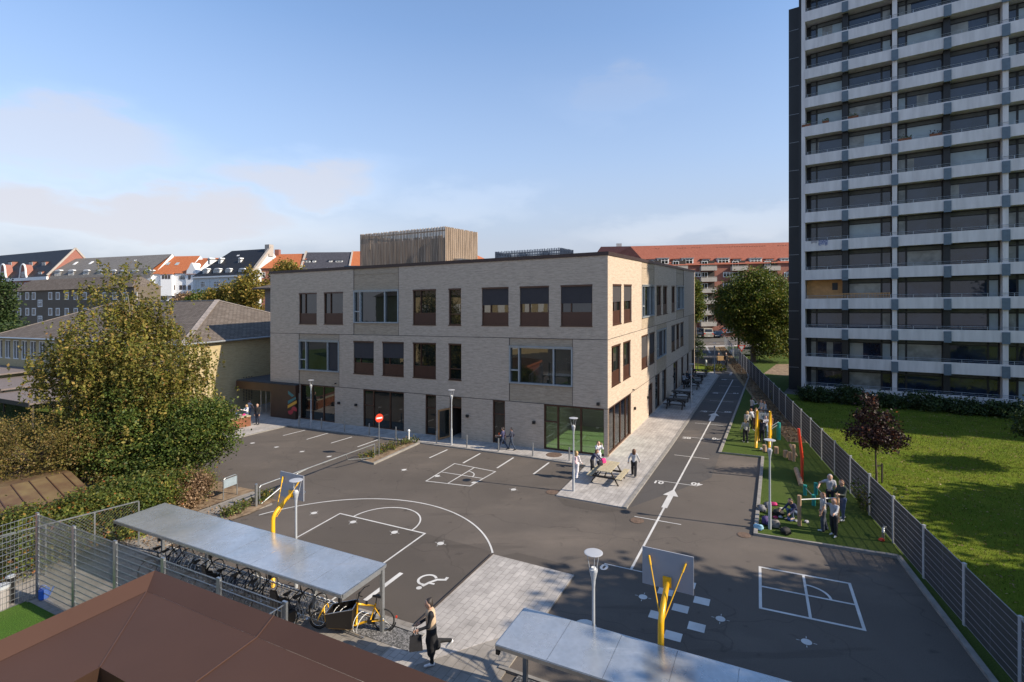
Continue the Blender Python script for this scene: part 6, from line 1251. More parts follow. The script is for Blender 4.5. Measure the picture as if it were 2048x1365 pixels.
for i, (b_, h_, r_, lab) in enumerate((((1529, 904), .42, .12, 'short wooden stump half hidden behind the lamp head'), ((1552.6, 908), .42, .13, 'short wooden stump right of the yellow climbing frame'), ((1571, 915.5), .42, .13, 'wooden stump between two others, left of the crossed logs'), ((1581, 921), .48, .12, 'wooden stump touching the crossed logs'))): post('wooden_stump', b_, h_, r_, 'wood', lab, 'stump', grp='wooden stumps on the turf')
post('wooden_post', (1587.5, 924), .98, .085, 'wood', 'upright wooden post of the crossed logs'); a_, b_ = G(1593, 923), G(1580, 914); p = MB(); p.tube([(*a_, .28), (*b_, .72)], .075, 10); tag(build('leaning_log', p, M['wood']), 'log leaning across the upright wooden post', 'log')
pu = thing('pull_up_bar', 1598.7, 1053, 'wooden pull-up frame with a white steel bar beside the group of girls', 'pull-up bar'); a_, b_ = G(1598.7, 1053), G(1675, 1046)
p = MB(); p.tube([(*a_, 0), (*a_, 1.30)], .075, 12); build('post', p, M['wood'], pu); p = MB(); p.tube([(*b_, 0), (*b_, 1.22)], .075, 12); build('post', p, M['wood'], pu); p = MB(); p.tube([(*a_, 1.12), (*b_, 1.06)], .022, 8); build('bar', p, M['white'], pu)
p = MB(); p.lathe([(.1, .035), (.11, .05), (.07, .11), (.02, .13)], 12, G(1763, 1083)); tag(build('sports_cap', p, M['red']), 'small red cap lying alone on the shaded turf', 'cap')
p = MB(); p.lathe([(.02, .04), (.07, .06), (.085, .11), (.06, .17), (.02, .19)], 12, G(1522, 902)); tag(build('white_ball', p, M['white']), 'small white ball on the turf near the yellow posts', 'ball')
# ---- bags
def bag(px, py, sx, sy, sz, rz, col, label, dz=.035, lie=0, strap=True, xy=None, cat='school bag', abs_z=False):
    x, y = xy or G(px, py); r_ = empty('school_bag', x, y, dz, rz, label=label, cat=cat); bm_ = MB(); n, k = 12, 8
    for j in range(k + 1):
        v_ = j / k; zz_ = sz * (1 - math.cos(math.pi * v_)) / 2; rr2 = (math.sin(math.pi * v_) ** .45) * (1 - .15 * v_)
        for i in range(n): a = 2 * math.pi * i / n; cx_, sx_ = math.cos(a), math.sin(a); e = (abs(cx_) ** 4 + abs(sx_) ** 4) ** -.25; bm_.v.append((cx_ * e * rr2 * sx / 2, sx_ * e * rr2 * sy / 2 + .02 * math.sin(j * 2 + i), zz_))
    for j in range(k):
        for i in range(n): i2 = (i + 1) % n; bm_.f.append((j * n + i, j * n + i2, (j + 1) * n + i2, (j + 1) * n + i)); bm_.m.append(0)
    mt = col if not isinstance(col, tuple) else pm('bag_cloth', col, .75, 0, .3, 9)
    loc('bag', bm_, mt, r_, smooth=True); p = MB(); p.box(-sx * .32, sx * .32, -sy * .58, -sy * .40, sz * .12, sz * .5); loc('pocket', p, mt, r_)
    if strap:
        p = MB()
        for s_ in (-.2, .2): p.tube([(s_ * sx, sy * .35, sz * .9), (s_ * sx * 1.2, sy * .75, sz * .6), (s_ * sx, sy * .45, sz * .12)], .014, 5)
        p.tube([(-.05, 0, sz * .97), (0, .0, sz + .05), (.05, 0, sz * .97)], .01, 5); loc('strap', p, M['black'], r_)
    return r_
bag(1523.7, 1024, .42, .30, .26, 1.0, (.16, .16, .17), 'large plain grey school bag leaning on the turf kerb'); bag(1534, 1019, .26, .22, .3, .3, (.12, .12, .13), 'small patterned black and white bag behind the lamp pole')
bag(1547, 1012, .34, .22, .13, -.3, (.55, .03, .16), 'flat bright pink bag above the others on the turf'); bag(1557, 1032, .46, .34, .26, .2, (.012, .013, .012), 'big black open school bag in front of the sitting boy'); bag(1541, 1030, .2, .18, .16, .6, (.25, .11, .04), 'small brown leather pouch beside the big black bag')
bag(1531, 1051, .32, .28, .36, .5, (.06, .04, .14), 'purple and black patterned school bag left of the lamp foot'); bag(1517, 1061, .42, .20, .22, -.7, (.28, .50, .62), 'light blue drawstring bag lying over the kerb'); bag(1550, 1056, .42, .30, .30, -.5, (.20, .18, .16), 'grey and black school bag right of the lamp foot'); bag(1571, 1069, .42, .30, .24, .3, (.012, .012, .012), 'black school bag nearest the turf edge')
bag(1550.5, 1038, .22, .14, .08, .1, (.5, .05, .12), 'small red lunch box among the bags', strap=False, cat='lunch box'); bag(1561, 1037, .2, .14, .07, .8, (.6, .6, .6), 'small white lunch box among the bags', strap=False, cat='lunch box'); bag(1580.5, 1043, .26, .18, .1, .2, (.03, .06, .2), 'dark blue pouch in front of the sitting boy', strap=False, cat='pouch'); bag(1592, 1044.5, .18, .12, .06, .2, (.3, .32, .35), 'small grey food box left of the wooden post', strap=False, cat='lunch box'); bag(1612.8, 1047, .2, .14, .09, .2, (.42, .42, .45), 'pale box right of the wooden pull-up post', strap=False, cat='lunch box'); bag(1564, 1019, .24, .16, .03, .2, (.6, .62, .5), 'pale sheet of paper on the turf behind the black bag', strap=False, cat='paper')
bag(467.5, 864, .36, .28, .40, 0, (.012, .012, .014), 'black school bag leaning on the rusty planter bench', dz=.06); bag(481, 836, .3, .22, .2, .4, (.015, .015, .02), 'small black bag on top of the planter bench', xy=fq.p(.9, -.2, 0)[:2], dz=.87); bag(493, 836, .26, .16, .12, .2, (.75, .03, .25), 'small bright pink pouch on the end of the planter bench', xy=fq.p(.3, -.6, 0)[:2], dz=.87, strap=False, cat='pouch')
bag(0, 0, .3, .22, .26, .3, (.75, .05, .22), 'bright pink bag on the near end of the picnic table', xy=(4.93, 28.15), dz=.82); bag(0, 0, .32, .26, .24, .3, (.015, .015, .02), 'black bag on the picnic table next to the pink one', xy=(4.68, 27.8), dz=.82)
# ---- bins seen through the fence, lower left
t_ = thing('litter_bin', 21, 1208, 'black cylindrical litter bin with grey lid behind the tall fence', 'litter bin', dz=.05); p = MB(); p.lathe([(.11, 0), (.12, .05), (.12, .85)], 16); loc('body', p, M['black'], t_); p = MB(); p.lathe([(.13, .85), (.13, .89), (.08, .92)], 16); loc('lid', p, M['paintgrey'], t_)
t_ = thing('litter_bin', 2, 1222, 'grey cylindrical bin left of the black litter bin', 'litter bin', dz=.05); p = MB(); p.lathe([(.2, 0), (.21, .7)], 16); loc('body', p, M['timber_grey'], t_); p = MB(); p.lathe([(.23, .7), (.22, .78), (.1, .82)], 16); loc('lid', p, M['paintgrey'], t_)
t_ = thing('watering_can', 88, 1200, 'small bright blue plastic can at the foot of the fence corner', 'watering can', rz=.4, dz=.05); p = MB(); p.lathe([(.13, 0), (.15, .05), (.15, .3), (.12, .33)], 14); loc('body', p, pm('blue_plastic', (.03, .12, .5), .4), t_); p = MB(); p.tube([(.14, 0, .08), (.26, 0, .34)], [.03, .02], 8); p.torus((-.02, 0, .36), .09, .014, (0, 1, 0), 12, 5, a0=0, a1=math.pi * 2); loc('handle', p, pm('blue_plastic', (.03, .12, .5), .4), t_)
# ---- vehicles at the far street
def car(x, y, rz, label, col, L=4.2, W=1.75, Hh=1.45, van=False, cat='car'):
    r_ = empty('parked_van' if van else 'parked_car', x, y, .05, rz, label=label, cat=cat, group='vehicles parked along the cross street')
    k = Hh / 1.45; l2 = L / 2
    prof = [(-l2, .3), (-l2, .75 * k), (-l2 + .12, .9 * k), (-l2 + .25, Hh - .12), (-l2 + .7, Hh), (l2 - 1.5 if van else .35, Hh), (l2 - .75 if van else l2 - 1.25, .95 * k), (l2 - .15, .82 * k), (l2, .62 * k), (l2, .3)]
    p = MB(); n_ = len(prof)
    def ins(z): return .0 if z < .95 * k else (.10 if van else .17) * min(1, (z - .95 * k) / (Hh - .95 * k))
    Lp = [(-W / 2 + ins(z), a, z) for a, z in prof]; Rp = [(W / 2 - ins(z), a, z) for a, z in prof]
    for i in range(n_): j = (i + 1) % n_; p.poly([Lp[i], Lp[j], Rp[j], Rp[i]])
    p.poly(Lp[::-1]); p.poly(Rp); loc('body', p, pm('car_paint', col, .25, .4, .03), r_)
    p = MB(); zb_, zt_ = .95 * k + .02, Hh - .15
    p.poly([(-W / 2 + .2, -l2 + .10, zb_), (W / 2 - .2, -l2 + .10, zb_), (W / 2 - .28, -l2 + .225, zt_), (-W / 2 + .28, -l2 + .225, zt_)])
    p.poly([(-W / 2 + .2, (l2 - .74 if van else l2 - 1.22), zb_), (W / 2 - .2, (l2 - .74 if van else l2 - 1.22), zb_), (W / 2 - .28, (l2 - 1.4 if van else .42), zt_), (-W / 2 + .28, (l2 - 1.4 if van else .42), zt_)])
    for s_ in (-1, 1): p.poly([(s_ * (W / 2 - .01), -l2 + .5, zb_), (s_ * (W / 2 - .01), (l2 - 1.0 if van else l2 - 1.5), zb_), (s_ * (W / 2 - ins(zt_) + .02), (l2 - 1.5 if van else .3), zt_), (s_ * (W / 2 - ins(zt_) + .02), -l2 + .65, zt_)])
    loc('window', p, M['tglass'], r_)
    for y_ in (-l2 + .75, l2 - .8):
        for s_ in (-1, 1): p = MB(); p.torus((s_ * (W / 2 - .08), y_, .32), .22, .1, (1, 0, 0), 18, 8); w__ = loc('wheel', p, M['tyre'], r_); p = MB(); p.tube([(s_ * (W / 2 - .12), y_, .32), (s_ * (W / 2 + .0), y_, .32)], .17, 12); loc('rim', p, M['chrome'], w__)
    for s_ in (-1, 1): p = MB(); p.box(min(s_ * (W / 2 - .3), s_ * (W / 2 - .03)), max(s_ * (W / 2 - .3), s_ * (W / 2 - .03)), -l2 - .01, -l2 + .05, .62 * k, .8 * k); loc('tail_light', p, M['red'], r_); p = MB(); p.box(min(s_ * (W / 2 - .4), s_ * (W / 2 - .08)), max(s_ * (W / 2 - .4), s_ * (W / 2 - .08)), l2 - .05, l2 + .015, .6 * k, .72 * k); loc('headlight', p, M['white'], r_)
    p = MB(); p.box(-.26, .26, -l2 - .02, -l2, .45, .56); loc('number_plate', p, M['white'], r_)
car(*G(1410.5, 676), R(-4), 'cream van seen from behind at the far end of the lane', (.5, .46, .38), 4.9, 1.9, 2.05, True, 'van'); car(*G(1393, 676.5), R(-2), 'dark car left of the cream van', (.02, .02, .025)); car(*G(1424.5, 675.5), R(3), 'black car right of the cream van', (.012, .012, .014)); car(*G(1437, 675.5), R(-24), 'dark blue hatchback turned slightly, nearest the fence', (.05, .08, .12)); car(*G(1492, 712), R(75), 'white car half hidden under the big green tree', (.6, .6, .6))
# ------------------------------------------------------------------ vegetation
rng = np.random.default_rng(11)
def leafmesh(name, pts, size, mat, parent=None, loc0=(0, 0, 0), up=0.0, stretch=1.6, label=None, **k):
    n = len(pts); s_ = size * rng.uniform(.6, 1.3, n)[:, None]
    nrm = rng.normal(size=(n, 3)); nrm[:, 2] = np.abs(nrm[:, 2]) * (1 + up) ; nrm /= np.linalg.norm(nrm, axis=1)[:, None]
    t_ = np.cross(nrm, rng.normal(size=(n, 3))); t_ /= np.linalg.norm(t_, axis=1)[:, None]; b_ = np.cross(nrm, t_)
    v = np.empty((n, 4, 3)); v[:, 0] = pts - t_ * s_ * stretch / 2; v[:, 2] = pts + t_ * s_ * stretch / 2; mid = pts + t_ * s_ * .1 + nrm * s_ * .12
    v[:, 1] = mid + b_ * s_ * .5; v[:, 3] = mid - b_ * s_ * .5
    v = (v.reshape(-1, 3) - np.array(loc0)).astype(np.float32); me = bpy.data.meshes.new(name); me.vertices.add(4 * n); me.vertices.foreach_set('co', v.ravel())
    me.loops.add(4 * n); me.loops.foreach_set('vertex_index', np.arange(4 * n, dtype=np.int32)); me.polygons.add(n); me.polygons.foreach_set('loop_start', np.arange(0, 4 * n, 4, dtype=np.int32)); me.update(calc_edges=True); me.materials.append(mat)
    o = bpy.data.objects.new(name, me); C.objects.link(o)
    if parent: o.parent = parent
    else: o.location = loc0
    return tag(o, label, **k)
def inell(n, c, r, shell=.55):
    d = rng.normal(size=(n, 3)); d /= np.linalg.norm(d, axis=1)[:, None]; q = rng.uniform(shell ** 3, 1, n) ** (1 / 3); return np.array(c) + d * q[:, None] * np.array(r)
def hang(cen, n):                           # weeping twigs: leaves strung down from each clump
    o = []; zt_ = cen[:, 2].max()
    for c in cen:
        for _ in range(n):
            a = c + rng.normal(size=3) * np.array([.38, .38, .22]); L_ = rng.uniform(.25, 1.6) * (1.0 if c[2] < zt_ - 2.2 else .45); k_ = int(L_ * 14) + 3; t_ = rng.uniform(0, 1, k_)
            sw = rng.normal(size=2) * .12; q = np.column_stack([a[0] + sw[0] * t_, a[1] + sw[1] * t_, a[2] - L_ * t_ ** 1.1]) + rng.normal(size=(k_, 3)) * .045; o.append(q)
    return np.concatenate(o)
def tree(name, label, x, y, ells, nclump, per, leaf, mat, tr=.16, bark='bark', cat='tree', clump=.45, trunk_h=None, droop=0, branches=30, lean=(0, 0), group=None, multi=1, flat=.8, shell=.5, br=1.0, strands=0):
    z = S * x; r_ = empty(name, x, y, 0, label=label, cat=cat)
    if group: r_['group'] = group
    wts = np.array([e[3] * e[4] * e[5] for e in ells]); wts /= wts.sum(); cen = []
    for e, w_ in zip(ells, wts): cen.append(inell(max(3, int(nclump * w_)), e[:3], e[3:6], shell))
    cen = np.concatenate(cen); cen[:, 2] = np.maximum(cen[:, 2], .15); L = []
    cs = clump * rng.uniform(.45, 1.4, len(cen))
    for c, s_ in zip(cen, cs):
        k_ = max(4, int(per * (s_ / clump) ** 2 * rng.uniform(.5, 1.4))); q = rng.normal(size=(k_, 3)) * s_ * np.array([.6, .6, .6 * flat])
        if droop: q[:, 2] -= np.abs(rng.normal(size=k_)) * droop * s_ * 1.6; q[:, :2] *= .8
        L.append(q + c)
    L = np.concatenate(L) if not strands else hang(cen, strands); L[:, 2] = np.maximum(L[:, 2], .05)
    leafmesh('crown', L, leaf, mat, r_, up=.3)
    p = MB(); top_ = max(e[2] for e in ells) ; hb = trunk_h or min(e[2] - e[5] * .6 for e in ells); rr = random.Random(len(label) + int(abs(x) * 10))
    for m_ in range(multi):
        ax, ay = (rr.uniform(-.5, .5), rr.uniform(-.5, .5)) if multi > 1 else (0, 0)
        tp = (lean[0] + ax * 2.5, lean[1] + ay * 2.5, top_ * .92); k_ = 7; pts = [(tp[0] * (i / k_) ** 1.3 + ax * .4 + rr.uniform(-.06, .06) * top_ / 6 * (i > 0), tp[1] * (i / k_) ** 1.3 + ay * .4 + rr.uniform(-.06, .06) * top_ / 6 * (i > 0), tp[2] * i / k_) for i in range(k_ + 1)]
        p.tube(pts, [tr / multi ** .5 * (1.25 if i == 0 else 1 - .85 * i / k_) for i in range(k_ + 1)], 8)
    idx = rng.choice(len(cen), min(branches, len(cen)), replace=False)
    for i in idx:
        c = cen[i]; h0 = max(hb * .8, min(c[2] - .15 * math.hypot(c[0], c[1]) - .2, top_ * .85)); f_ = (h0 / (top_ * .92)) ** 1.3; s0 = (lean[0] * f_, lean[1] * f_, h0); md = ((s0[0] + c[0]) / 2 + rr.uniform(-.15, .15), (s0[1] + c[1]) / 2 + rr.uniform(-.15, .15), (s0[2] + c[2]) / 2 + .08 * abs(c[2] - s0[2]) + .1)
        b0_ = tr * .33 * (1 - .6 * h0 / top_) * br; p.tube([s0, md, tuple(c)], [b0_, b0_ * .6, b0_ * .2], 5, cap=False)
    loc('trunk', p, M[bark], r_, smooth=True); return r_
M['leaf_birch'] = leafm('birch_leaves', [(0, (.11, .125, .022)), (.4, (.18, .18, .034)), (.7, (.26, .22, .05)), (.9, (.34, .25, .065)), (1, (.26, .14, .05))])
M['leaf_willow'] = leafm('willow_leaves', [(0, (.10, .095, .022)), (.5, (.17, .14, .035)), (.9, (.25, .17, .055)), (1, (.32, .20, .08))])
M['leaf_brown'] = leafm('russet_leaves', [(0, (0.145, 0.109, 0.041)), (.4, (0.232, 0.160, 0.058)), (.75, (0.334, 0.239, 0.094)), (1, (0.435, 0.348, 0.174))])
M['leaf_green'] = leafm('green_leaves', [(0, (0.051, 0.087, 0.017)), (.5, (0.080, 0.123, 0.023)), (.85, (0.145, 0.181, 0.036)), (1, (0.290, 0.246, 0.058))])
M['leaf_dark'] = leafm('dark_leaves', [(0, (0.022, 0.043, 0.014)), (.6, (0.043, 0.072, 0.022)), (1, (0.087, 0.116, 0.029))], .2)
M['leaf_maple'] = leafm('maple_leaves', [(0, (0.051, 0.080, 0.012)), (.5, (0.087, 0.123, 0.016)), (.85, (0.160, 0.174, 0.026)), (1, (0.275, 0.203, 0.043))])
M['leaf_yellow'] = leafm('yellow_green_leaves', [(0, (0.189, 0.217, 0.029)), (.6, (0.348, 0.362, 0.043)), (1, (0.551, 0.493, 0.072))])
M['leaf_autumn'] = leafm('autumn_leaves', [(0, (0.102, 0.109, 0.020)), (.5, (0.203, 0.181, 0.029)), (1, (0.392, 0.246, 0.058))])
M['leaf_purple'] = leafm('purple_leaves', [(0, (.022, .010, .011)), (.6, (.038, .017, .016)), (.95, (.06, .026, .02)), (1, (.25, .07, .02))], .2)
M['leaf_hedge'] = leafm('hedge_leaves', [(0, (0.065, 0.094, 0.020)), (.55, (0.123, 0.160, 0.032)), (.9, (0.246, 0.232, 0.043)), (1, (0.435, 0.131, 0.043))])
M['leaf_dry'] = leafm('dry_twigs', [(0, (0.184, 0.115, 0.063)), (.6, (0.299, 0.196, 0.115)), (1, (0.414, 0.287, 0.172))])
Gd = lambda px, Y: ((px - CX) / F0 * Y, Y)
# big birch, drooping
bx, by = Gd(262, 28.5)
tree('birch_tree', 'tall weeping birch with yellowing leaves in front of the hall', bx, by, [(-1.0, 0, 10.7, 1.7, 1.7, 1.8), (-.9, .2, 8.4, 3.0, 2.8, 1.9), (.7, -.3, 7.0, 3.7, 3.2, 2.0), (-1.4, 0, 6.4, 3.3, 3.0, 1.9), (.9, 0, 4.6, 3.6, 3.0, 2.0), (-1.0, -.5, 3.6, 2.6, 2.6, 1.6), (-3.6, .3, 6.3, 1.5, 1.5, 1.3), (.6, .3, 9.6, 1.6, 1.4, 1.1)], 520, 100, .10, M['leaf_birch'], .24, 'birchbark', clump=.55, branches=170, trunk_h=2.5, shell=.3, br=.8, strands=9)
tree('bush', 'large russet brown willow bush at the left edge', *Gd(60, 25.5), [(0, 0, 2.6, 3.0, 2.4, 1.9), (2.2, .4, 2.4, 2.2, 2, 1.7), (-2.4, 0, 2.6, 2.2, 2, 1.9)], 420, 90, .065, M['leaf_willow'], .16, cat='bush', clump=.45, branches=90, trunk_h=.3, multi=5, shell=.5)
tree('green_tree', 'leafy green tree growing beside the birch at the yard edge', *Gd(372, 27.0), [(.1, 0, 2.9, 1.5, 1.4, 1.4), (1.0, .1, 3.0, 1.5, 1.3, 1.3), (.5, .2, 4.1, 1.3, 1.2, .9), (-.5, 0, 3.4, 1.2, 1.2, 1.0), (1.6, .2, 4.0, .7, .7, .6)], 300, 80, .085, M['leaf_green'], .12, clump=.38, branches=60, trunk_h=.5, multi=3)
tree('green_tree', 'dark green tree standing within the lower branches of the birch', *Gd(250, 26.5), [(0, 0, 2.6, 2.4, 1.6, 2.2), (.3, .3, 5.0, 1.6, 1.4, 1.4), (1.2, 0, 2.0, 2.0, 1.4, 1.3)], 280, 80, .085, M['leaf_green'], .12, clump=.42, branches=40, trunk_h=.5)
tree('shrub', 'bright yellow-green maple shrub below the birch', *G(298, 985), [(0, 0, 1.1, .9, .8, .9), (.5, 0, .7, .7, .7, .6)], 60, 50, .11, M['leaf_yellow'], .05, cat='shrub', clump=.3, branches=14, trunk_h=.1, multi=3)
tree('shrub', 'rounded fine-leaved green shrub at the end of the hedge', *G(378, 1005), [(0, 0, .9, 1.2, 1.0, .95), (-.9, .1, .75, .9, .9, .75)], 180, 75, .05, M['leaf_hedge'], .05, cat='shrub', clump=.3, branches=20, trunk_h=.1, multi=4)
for i, (px, py, sx, mt, lab) in enumerate(((150, 1098, 1.5, 'leaf_hedge', 'ivy hedge section by the metal fence corner'), (215, 1073, 1.4, 'leaf_green', 'dark green ivy section of the hedge behind the shelter corner'), (60, 1130, 1.6, 'leaf_hedge', 'hedge section behind the tall fence at the left edge'), (275, 1050, 1.3, 'leaf_hedge', 'hedge section with reddish leaves near the shrub'), (325, 1030, 1.1, 'leaf_dry', 'dry brownish shrub beside the rounded green shrub'), (-25, 1165, 1.8, 'leaf_hedge', 'hedge section at the lower left edge'), (235, 1078, .8, 'leaf_hedge', 'low bush by the path end under the shelter corner'))):
    x, y = off(G(px, py), B, .5); h_ = (1.75, 1.8, 1.75, 1.6, 1.3, 1.75, .4)[i]
    if i == 6: h_ = .35
    tree('hedge', lab, x, y, [(0, 0, h_ * .6, sx, 1.0 * min(1, sx), h_ * .62), (.5, .5, h_ * .8, sx * .8, .9 * min(1, sx), h_ * .5)], int(170 * sx), 60, .075, M[mt], .04, cat='hedge', clump=.3, branches=10, trunk_h=.1, multi=2, group='hedge along the lower left path', shell=.45)
x, y = Gd(-10, 31); tree('bush', 'dark bush under the flat canopies at the left edge', x, y, [(0, 0, 1.6, 3, 2, 1.4), (4, 1, 1.6, 2.5, 2, 1.5)], 150, 60, .12, M['leaf_dark'], .08, cat='bush', clump=.5, branches=12, trunk_h=.3)
x, y = Gd(210, 31); tree('bush', 'dark undergrowth bush between the birch and the hall', x, y, [(0, 0, 1.6, 3.5, 2, 1.8), (3, -1, 1.4, 2.5, 2, 1.6)], 170, 60, .12, M['leaf_dark'], .08, cat='bush', clump=.5, branches=12, trunk_h=.3)
# conifer-like dark trees at far left
x, y = Gd(0, 75); tree('evergreen_tree', 'dark evergreen at the left edge before the brown block', x, y, [(0, 0, 11, 1.6, 1.6, 3.5), (-.5, 0, 7.5, 2.4, 2, 2.4)], 130, 60, .26, M['leaf_dark'], .25, clump=.8, branches=30)
x, y = Gd(12, 72); tree('evergreen_tree', 'low dark evergreen bush above the hall roof at the left edge', x, y, [(0, 0, 5.5, 3.0, 2, 2.4), (1.5, 0, 5.2, 2, 2, 1.9)], 110, 60, .24, M['leaf_dark'], .25, clump=.8, branches=20)
for px, Y, zc_, rx, rz_, mt, lab in ((408, 95, 8.7, 2.4, 1.8, 'leaf_maple', 'round green tree behind the hall roof, left of the pair'), (452, 92, 9.3, 3.4, 2.4, 'leaf_autumn', 'yellow green tree behind the hall roof, in front of the pale grey house'), (505, 88, 10.2, 3.6, 4.2, 'leaf_autumn', 'tall yellowing tree at the left end of the school'), (372, 110, 8.6, 1.8, 1.5, 'leaf_dry', 'small pale brown tree before the white house'), (578, 95, 13.6, 2.6, 2.6, 'leaf_autumn', 'yellow treetop rising over the school roof left of the dome')):
    x, y = Gd(px, Y); tree('far_tree', lab, x, y, [(0, 0, zc_ - S * x, rx, rx, rz_), (.5 * rx, .3, zc_ - S * x - rz_ * .5, rx * .8, rx, rz_), (-.5 * rx, .3, zc_ - S * x - rz_ * .4, rx * .7, rx, rz_ * .9)], 170, 60, .26, M[mt], .25, clump=.75, branches=25, group='trees behind the hall and school')
# big maple right of the lane
x, y = Gd(1507, 72); tree('maple_tree', 'big rounded green maple between the lane fence and the tower', x, y, [(0, 0, 8.4, 4.6, 4, 3.6), (2.2, 0, 7.4, 3.8, 4, 3.4), (-2.2, 0, 8.0, 3.0, 3.4, 2.9), (.6, 0, 10.8, 2.8, 2.6, 1.9), (1.0, -.5, 4.6, 4.4, 3, 2.6), (2.5, -.5, 2.6, 3.0, 2.5, 1.8)], 820, 70, .19, M['leaf_maple'], .34, clump=.85, branches=70, trunk_h=2.5)
x, y = Gd(1545, 80); tree('maple_tree', 'second green tree touching the tower side, behind the big maple', x, y, [(0, 0, 7.4, 4.2, 4, 3.6), (-3, 0, 4.5, 3.2, 3, 2.2), (2, 0, 4.5, 3.2, 3, 2.6)], 360, 60, .22, M['leaf_maple'], .3, clump=.9, branches=40, trunk_h=2)
x, y = Gd(1478, 88); tree('maple_tree', 'darker tree left of the big maple, before the red apartment block', x, y, [(0, 0, 7.2, 2.6, 3, 3.4), (-1.4, 0, 6.0, 2.2, 3, 2.0)], 230, 60, .22, M['leaf_dark'], .28, clump=.8, branches=40, trunk_h=2.5)
x, y = Gd(1391, 100); tree('street_tree', 'slim green tree at the far corner of the school', x, y, [(0, 0, 8.0, 1.5, 1.5, 4.2), (-.8, 0, 10.5, 1.3, 1.2, 2.5)], 130, 50, .26, M['leaf_maple'], .2, clump=.7, branches=20, trunk_h=2)
x, y = G(1396, 740); tree('young_tree', 'thin young tree on the small lawn at the end of the school', x, y, [(0, 0, 2.6, .7, .7, 1.3), (0, 0, 3.6, .45, .45, .9)], 45, 30, .12, M['leaf_dark'], .05, clump=.35, branches=16, trunk_h=1.2)
# purple maple sapling and right-edge tree
x, y = G(1753, 967); tree('purple_tree', 'small purple-leaved maple on the lawn beyond the fence', x, y, [(0, 0, 2.35, 1.45, 1.2, .55), (-.1, 0, 3.1, .95, .9, .7), (-.2, 0, 3.9, .5, .5, .65), (-.9, 0, 2.6, .55, .5, .25), (1.0, 0, 1.95, .5, .5, .25)], 150, 42, .085, M['leaf_purple'], .055, clump=.26, branches=70, trunk_h=1.5, shell=.3)
p = MB(); p.box(x + .25, x + .31, y - .03, y + .03, 0, 1.0); p.box(x - .02, x + .3, y - .02, y + .02, .86, .92); tag(build('tree_stake', p, M['darkwood']), 'short dark stake tied to the purple tree', 'tree stake')
x, y = 28.6, 27.8; tree('blue_green_tree', 'tree with blue green leaves reaching in at the right edge over the lawn', x, y, [(-.2, 0, 2.4, 1.5, 1.3, .9), (.8, 0, 3.0, 1.4, 1.3, 1.0)], 130, 45, .11, M['leaf_dark'], .09, clump=.33, branches=40, trunk_h=1.2)
# hedge at the tower foot
for i in range(14):
    s_ = 1.2 + i * 2.5; q = FT.p(s_, 1.6, 0); hh = [1.15, 1.35, 1.0, 1.25, .95, 1.1, 1.3, 1.2, .9, 1.0, 1.2, 1.1, 1.0, 1.1][i]
    tree('tower_shrub', 'dark shrub of the planting along the tower foot', q[0], q[1], [(0, 0, hh * .5, 1.5, .9, hh * .55), (.4, -.6, hh * .35, 1.3, .9, hh * .4)], 100, 45, .11, M['leaf_dark'], .04, cat='shrub', clump=.34, branches=8, trunk_h=.1, multi=2, group='shrubs along the tower foot')
# dense trees just outside the picture on the right: they throw the dappled shade
for i, (x, y, h_, r_, lab) in enumerate(((28.5, 5.8, 17.5, 4.4, 'tall leafy tree beyond the right edge shading the play strip'), (24.0, 2.0, 16.5, 4.2, 'tall leafy tree beyond the right edge shading the four square court'), (35.5, 16.8, 11.5, 4.4, 'leafy tree beyond the right edge shading the lawn'), (21.0, -4.5, 15.0, 4.2, 'tall leafy tree near the lower right corner shading the asphalt'), (34.0, 8.0, 17.0, 3.6, 'leafy tree beyond the right edge next to the fence line'), (29, -2.5, 18, 4.6, 'tallest leafy tree beyond the lower right corner'), (24.5, 8.2, 16.5, 3.8, 'tall leafy tree beyond the right edge shading the hopscotch squares'))):
    tree('shade_tree', lab, x, y, [(0, 0, h_ * .62, r_, r_, h_ * .30), (r_ * .4, 0, h_ * .8, r_ * .7, r_ * .7, h_ * .18)], 300, 30, .34, M['leaf_maple'], .25, clump=1.0, branches=30, trunk_h=2.5, group='trees beyond the right edge')
# plants
def tuft(x, y, h_, n, mat, label, spread=.25, name='small_plant', cat='plant', lw=.05, group=None):
    r_ = empty(name, x, y, .05, label=label, cat=cat)
    if group: r_['group'] = group
    p = MB(); pts = []; rr = random.Random(int(x * 100))
    for i in range(n):
        a = rr.uniform(0, 6.28); s_ = spread * rr.random() ** .5; q0 = (s_ * math.cos(a), s_ * math.sin(a), 0); hh = h_ * rr.uniform(.5, 1); q1_ = (q0[0] * 1.5, q0[1] * 1.5, hh); p.tube([q0, q1_], [.006, .003], 4, cap=False)
        for k_ in range(6): f_ = .25 + .75 * k_ / 5; pts.append((q0[0] + (q1_[0] - q0[0]) * f_ + rr.uniform(-.05, .05), q0[1] + (q1_[1] - q0[1]) * f_ + rr.uniform(-.05, .05), hh * f_))
    loc('stem', p, M['bark'], r_); leafmesh('leaves', np.array(pts), lw, mat, r_)
random.seed(3)
for i in range(13):
    f_ = (i + .5) / 13; a_, b_ = G(728, 922), G(824, 885); jx, jy = random.uniform(-.3, .3), random.uniform(-.2, .2); tuft(a_[0] + (b_[0] - a_[0]) * f_ + jx, a_[1] + (b_[1] - a_[1]) * f_ + jy, random.uniform(.3, .6), 14, M['leaf_hedge'], 'small leafy plant in the narrow bed by the no entry sign', .3, lw=.07, group='plants in the narrow bed by the no entry sign')
for px, py, s_ in ((452, 1035, .3), (470, 1030, .3), (486, 1020, .35), (520, 1008, .25), (537, 1000, .22)): tuft(*G(px, py), .5, 30, M['leaf_hedge'], 'small bushy plant in the soil strip by the barrier post', s_, lw=.07, group='plants by the barrier post')
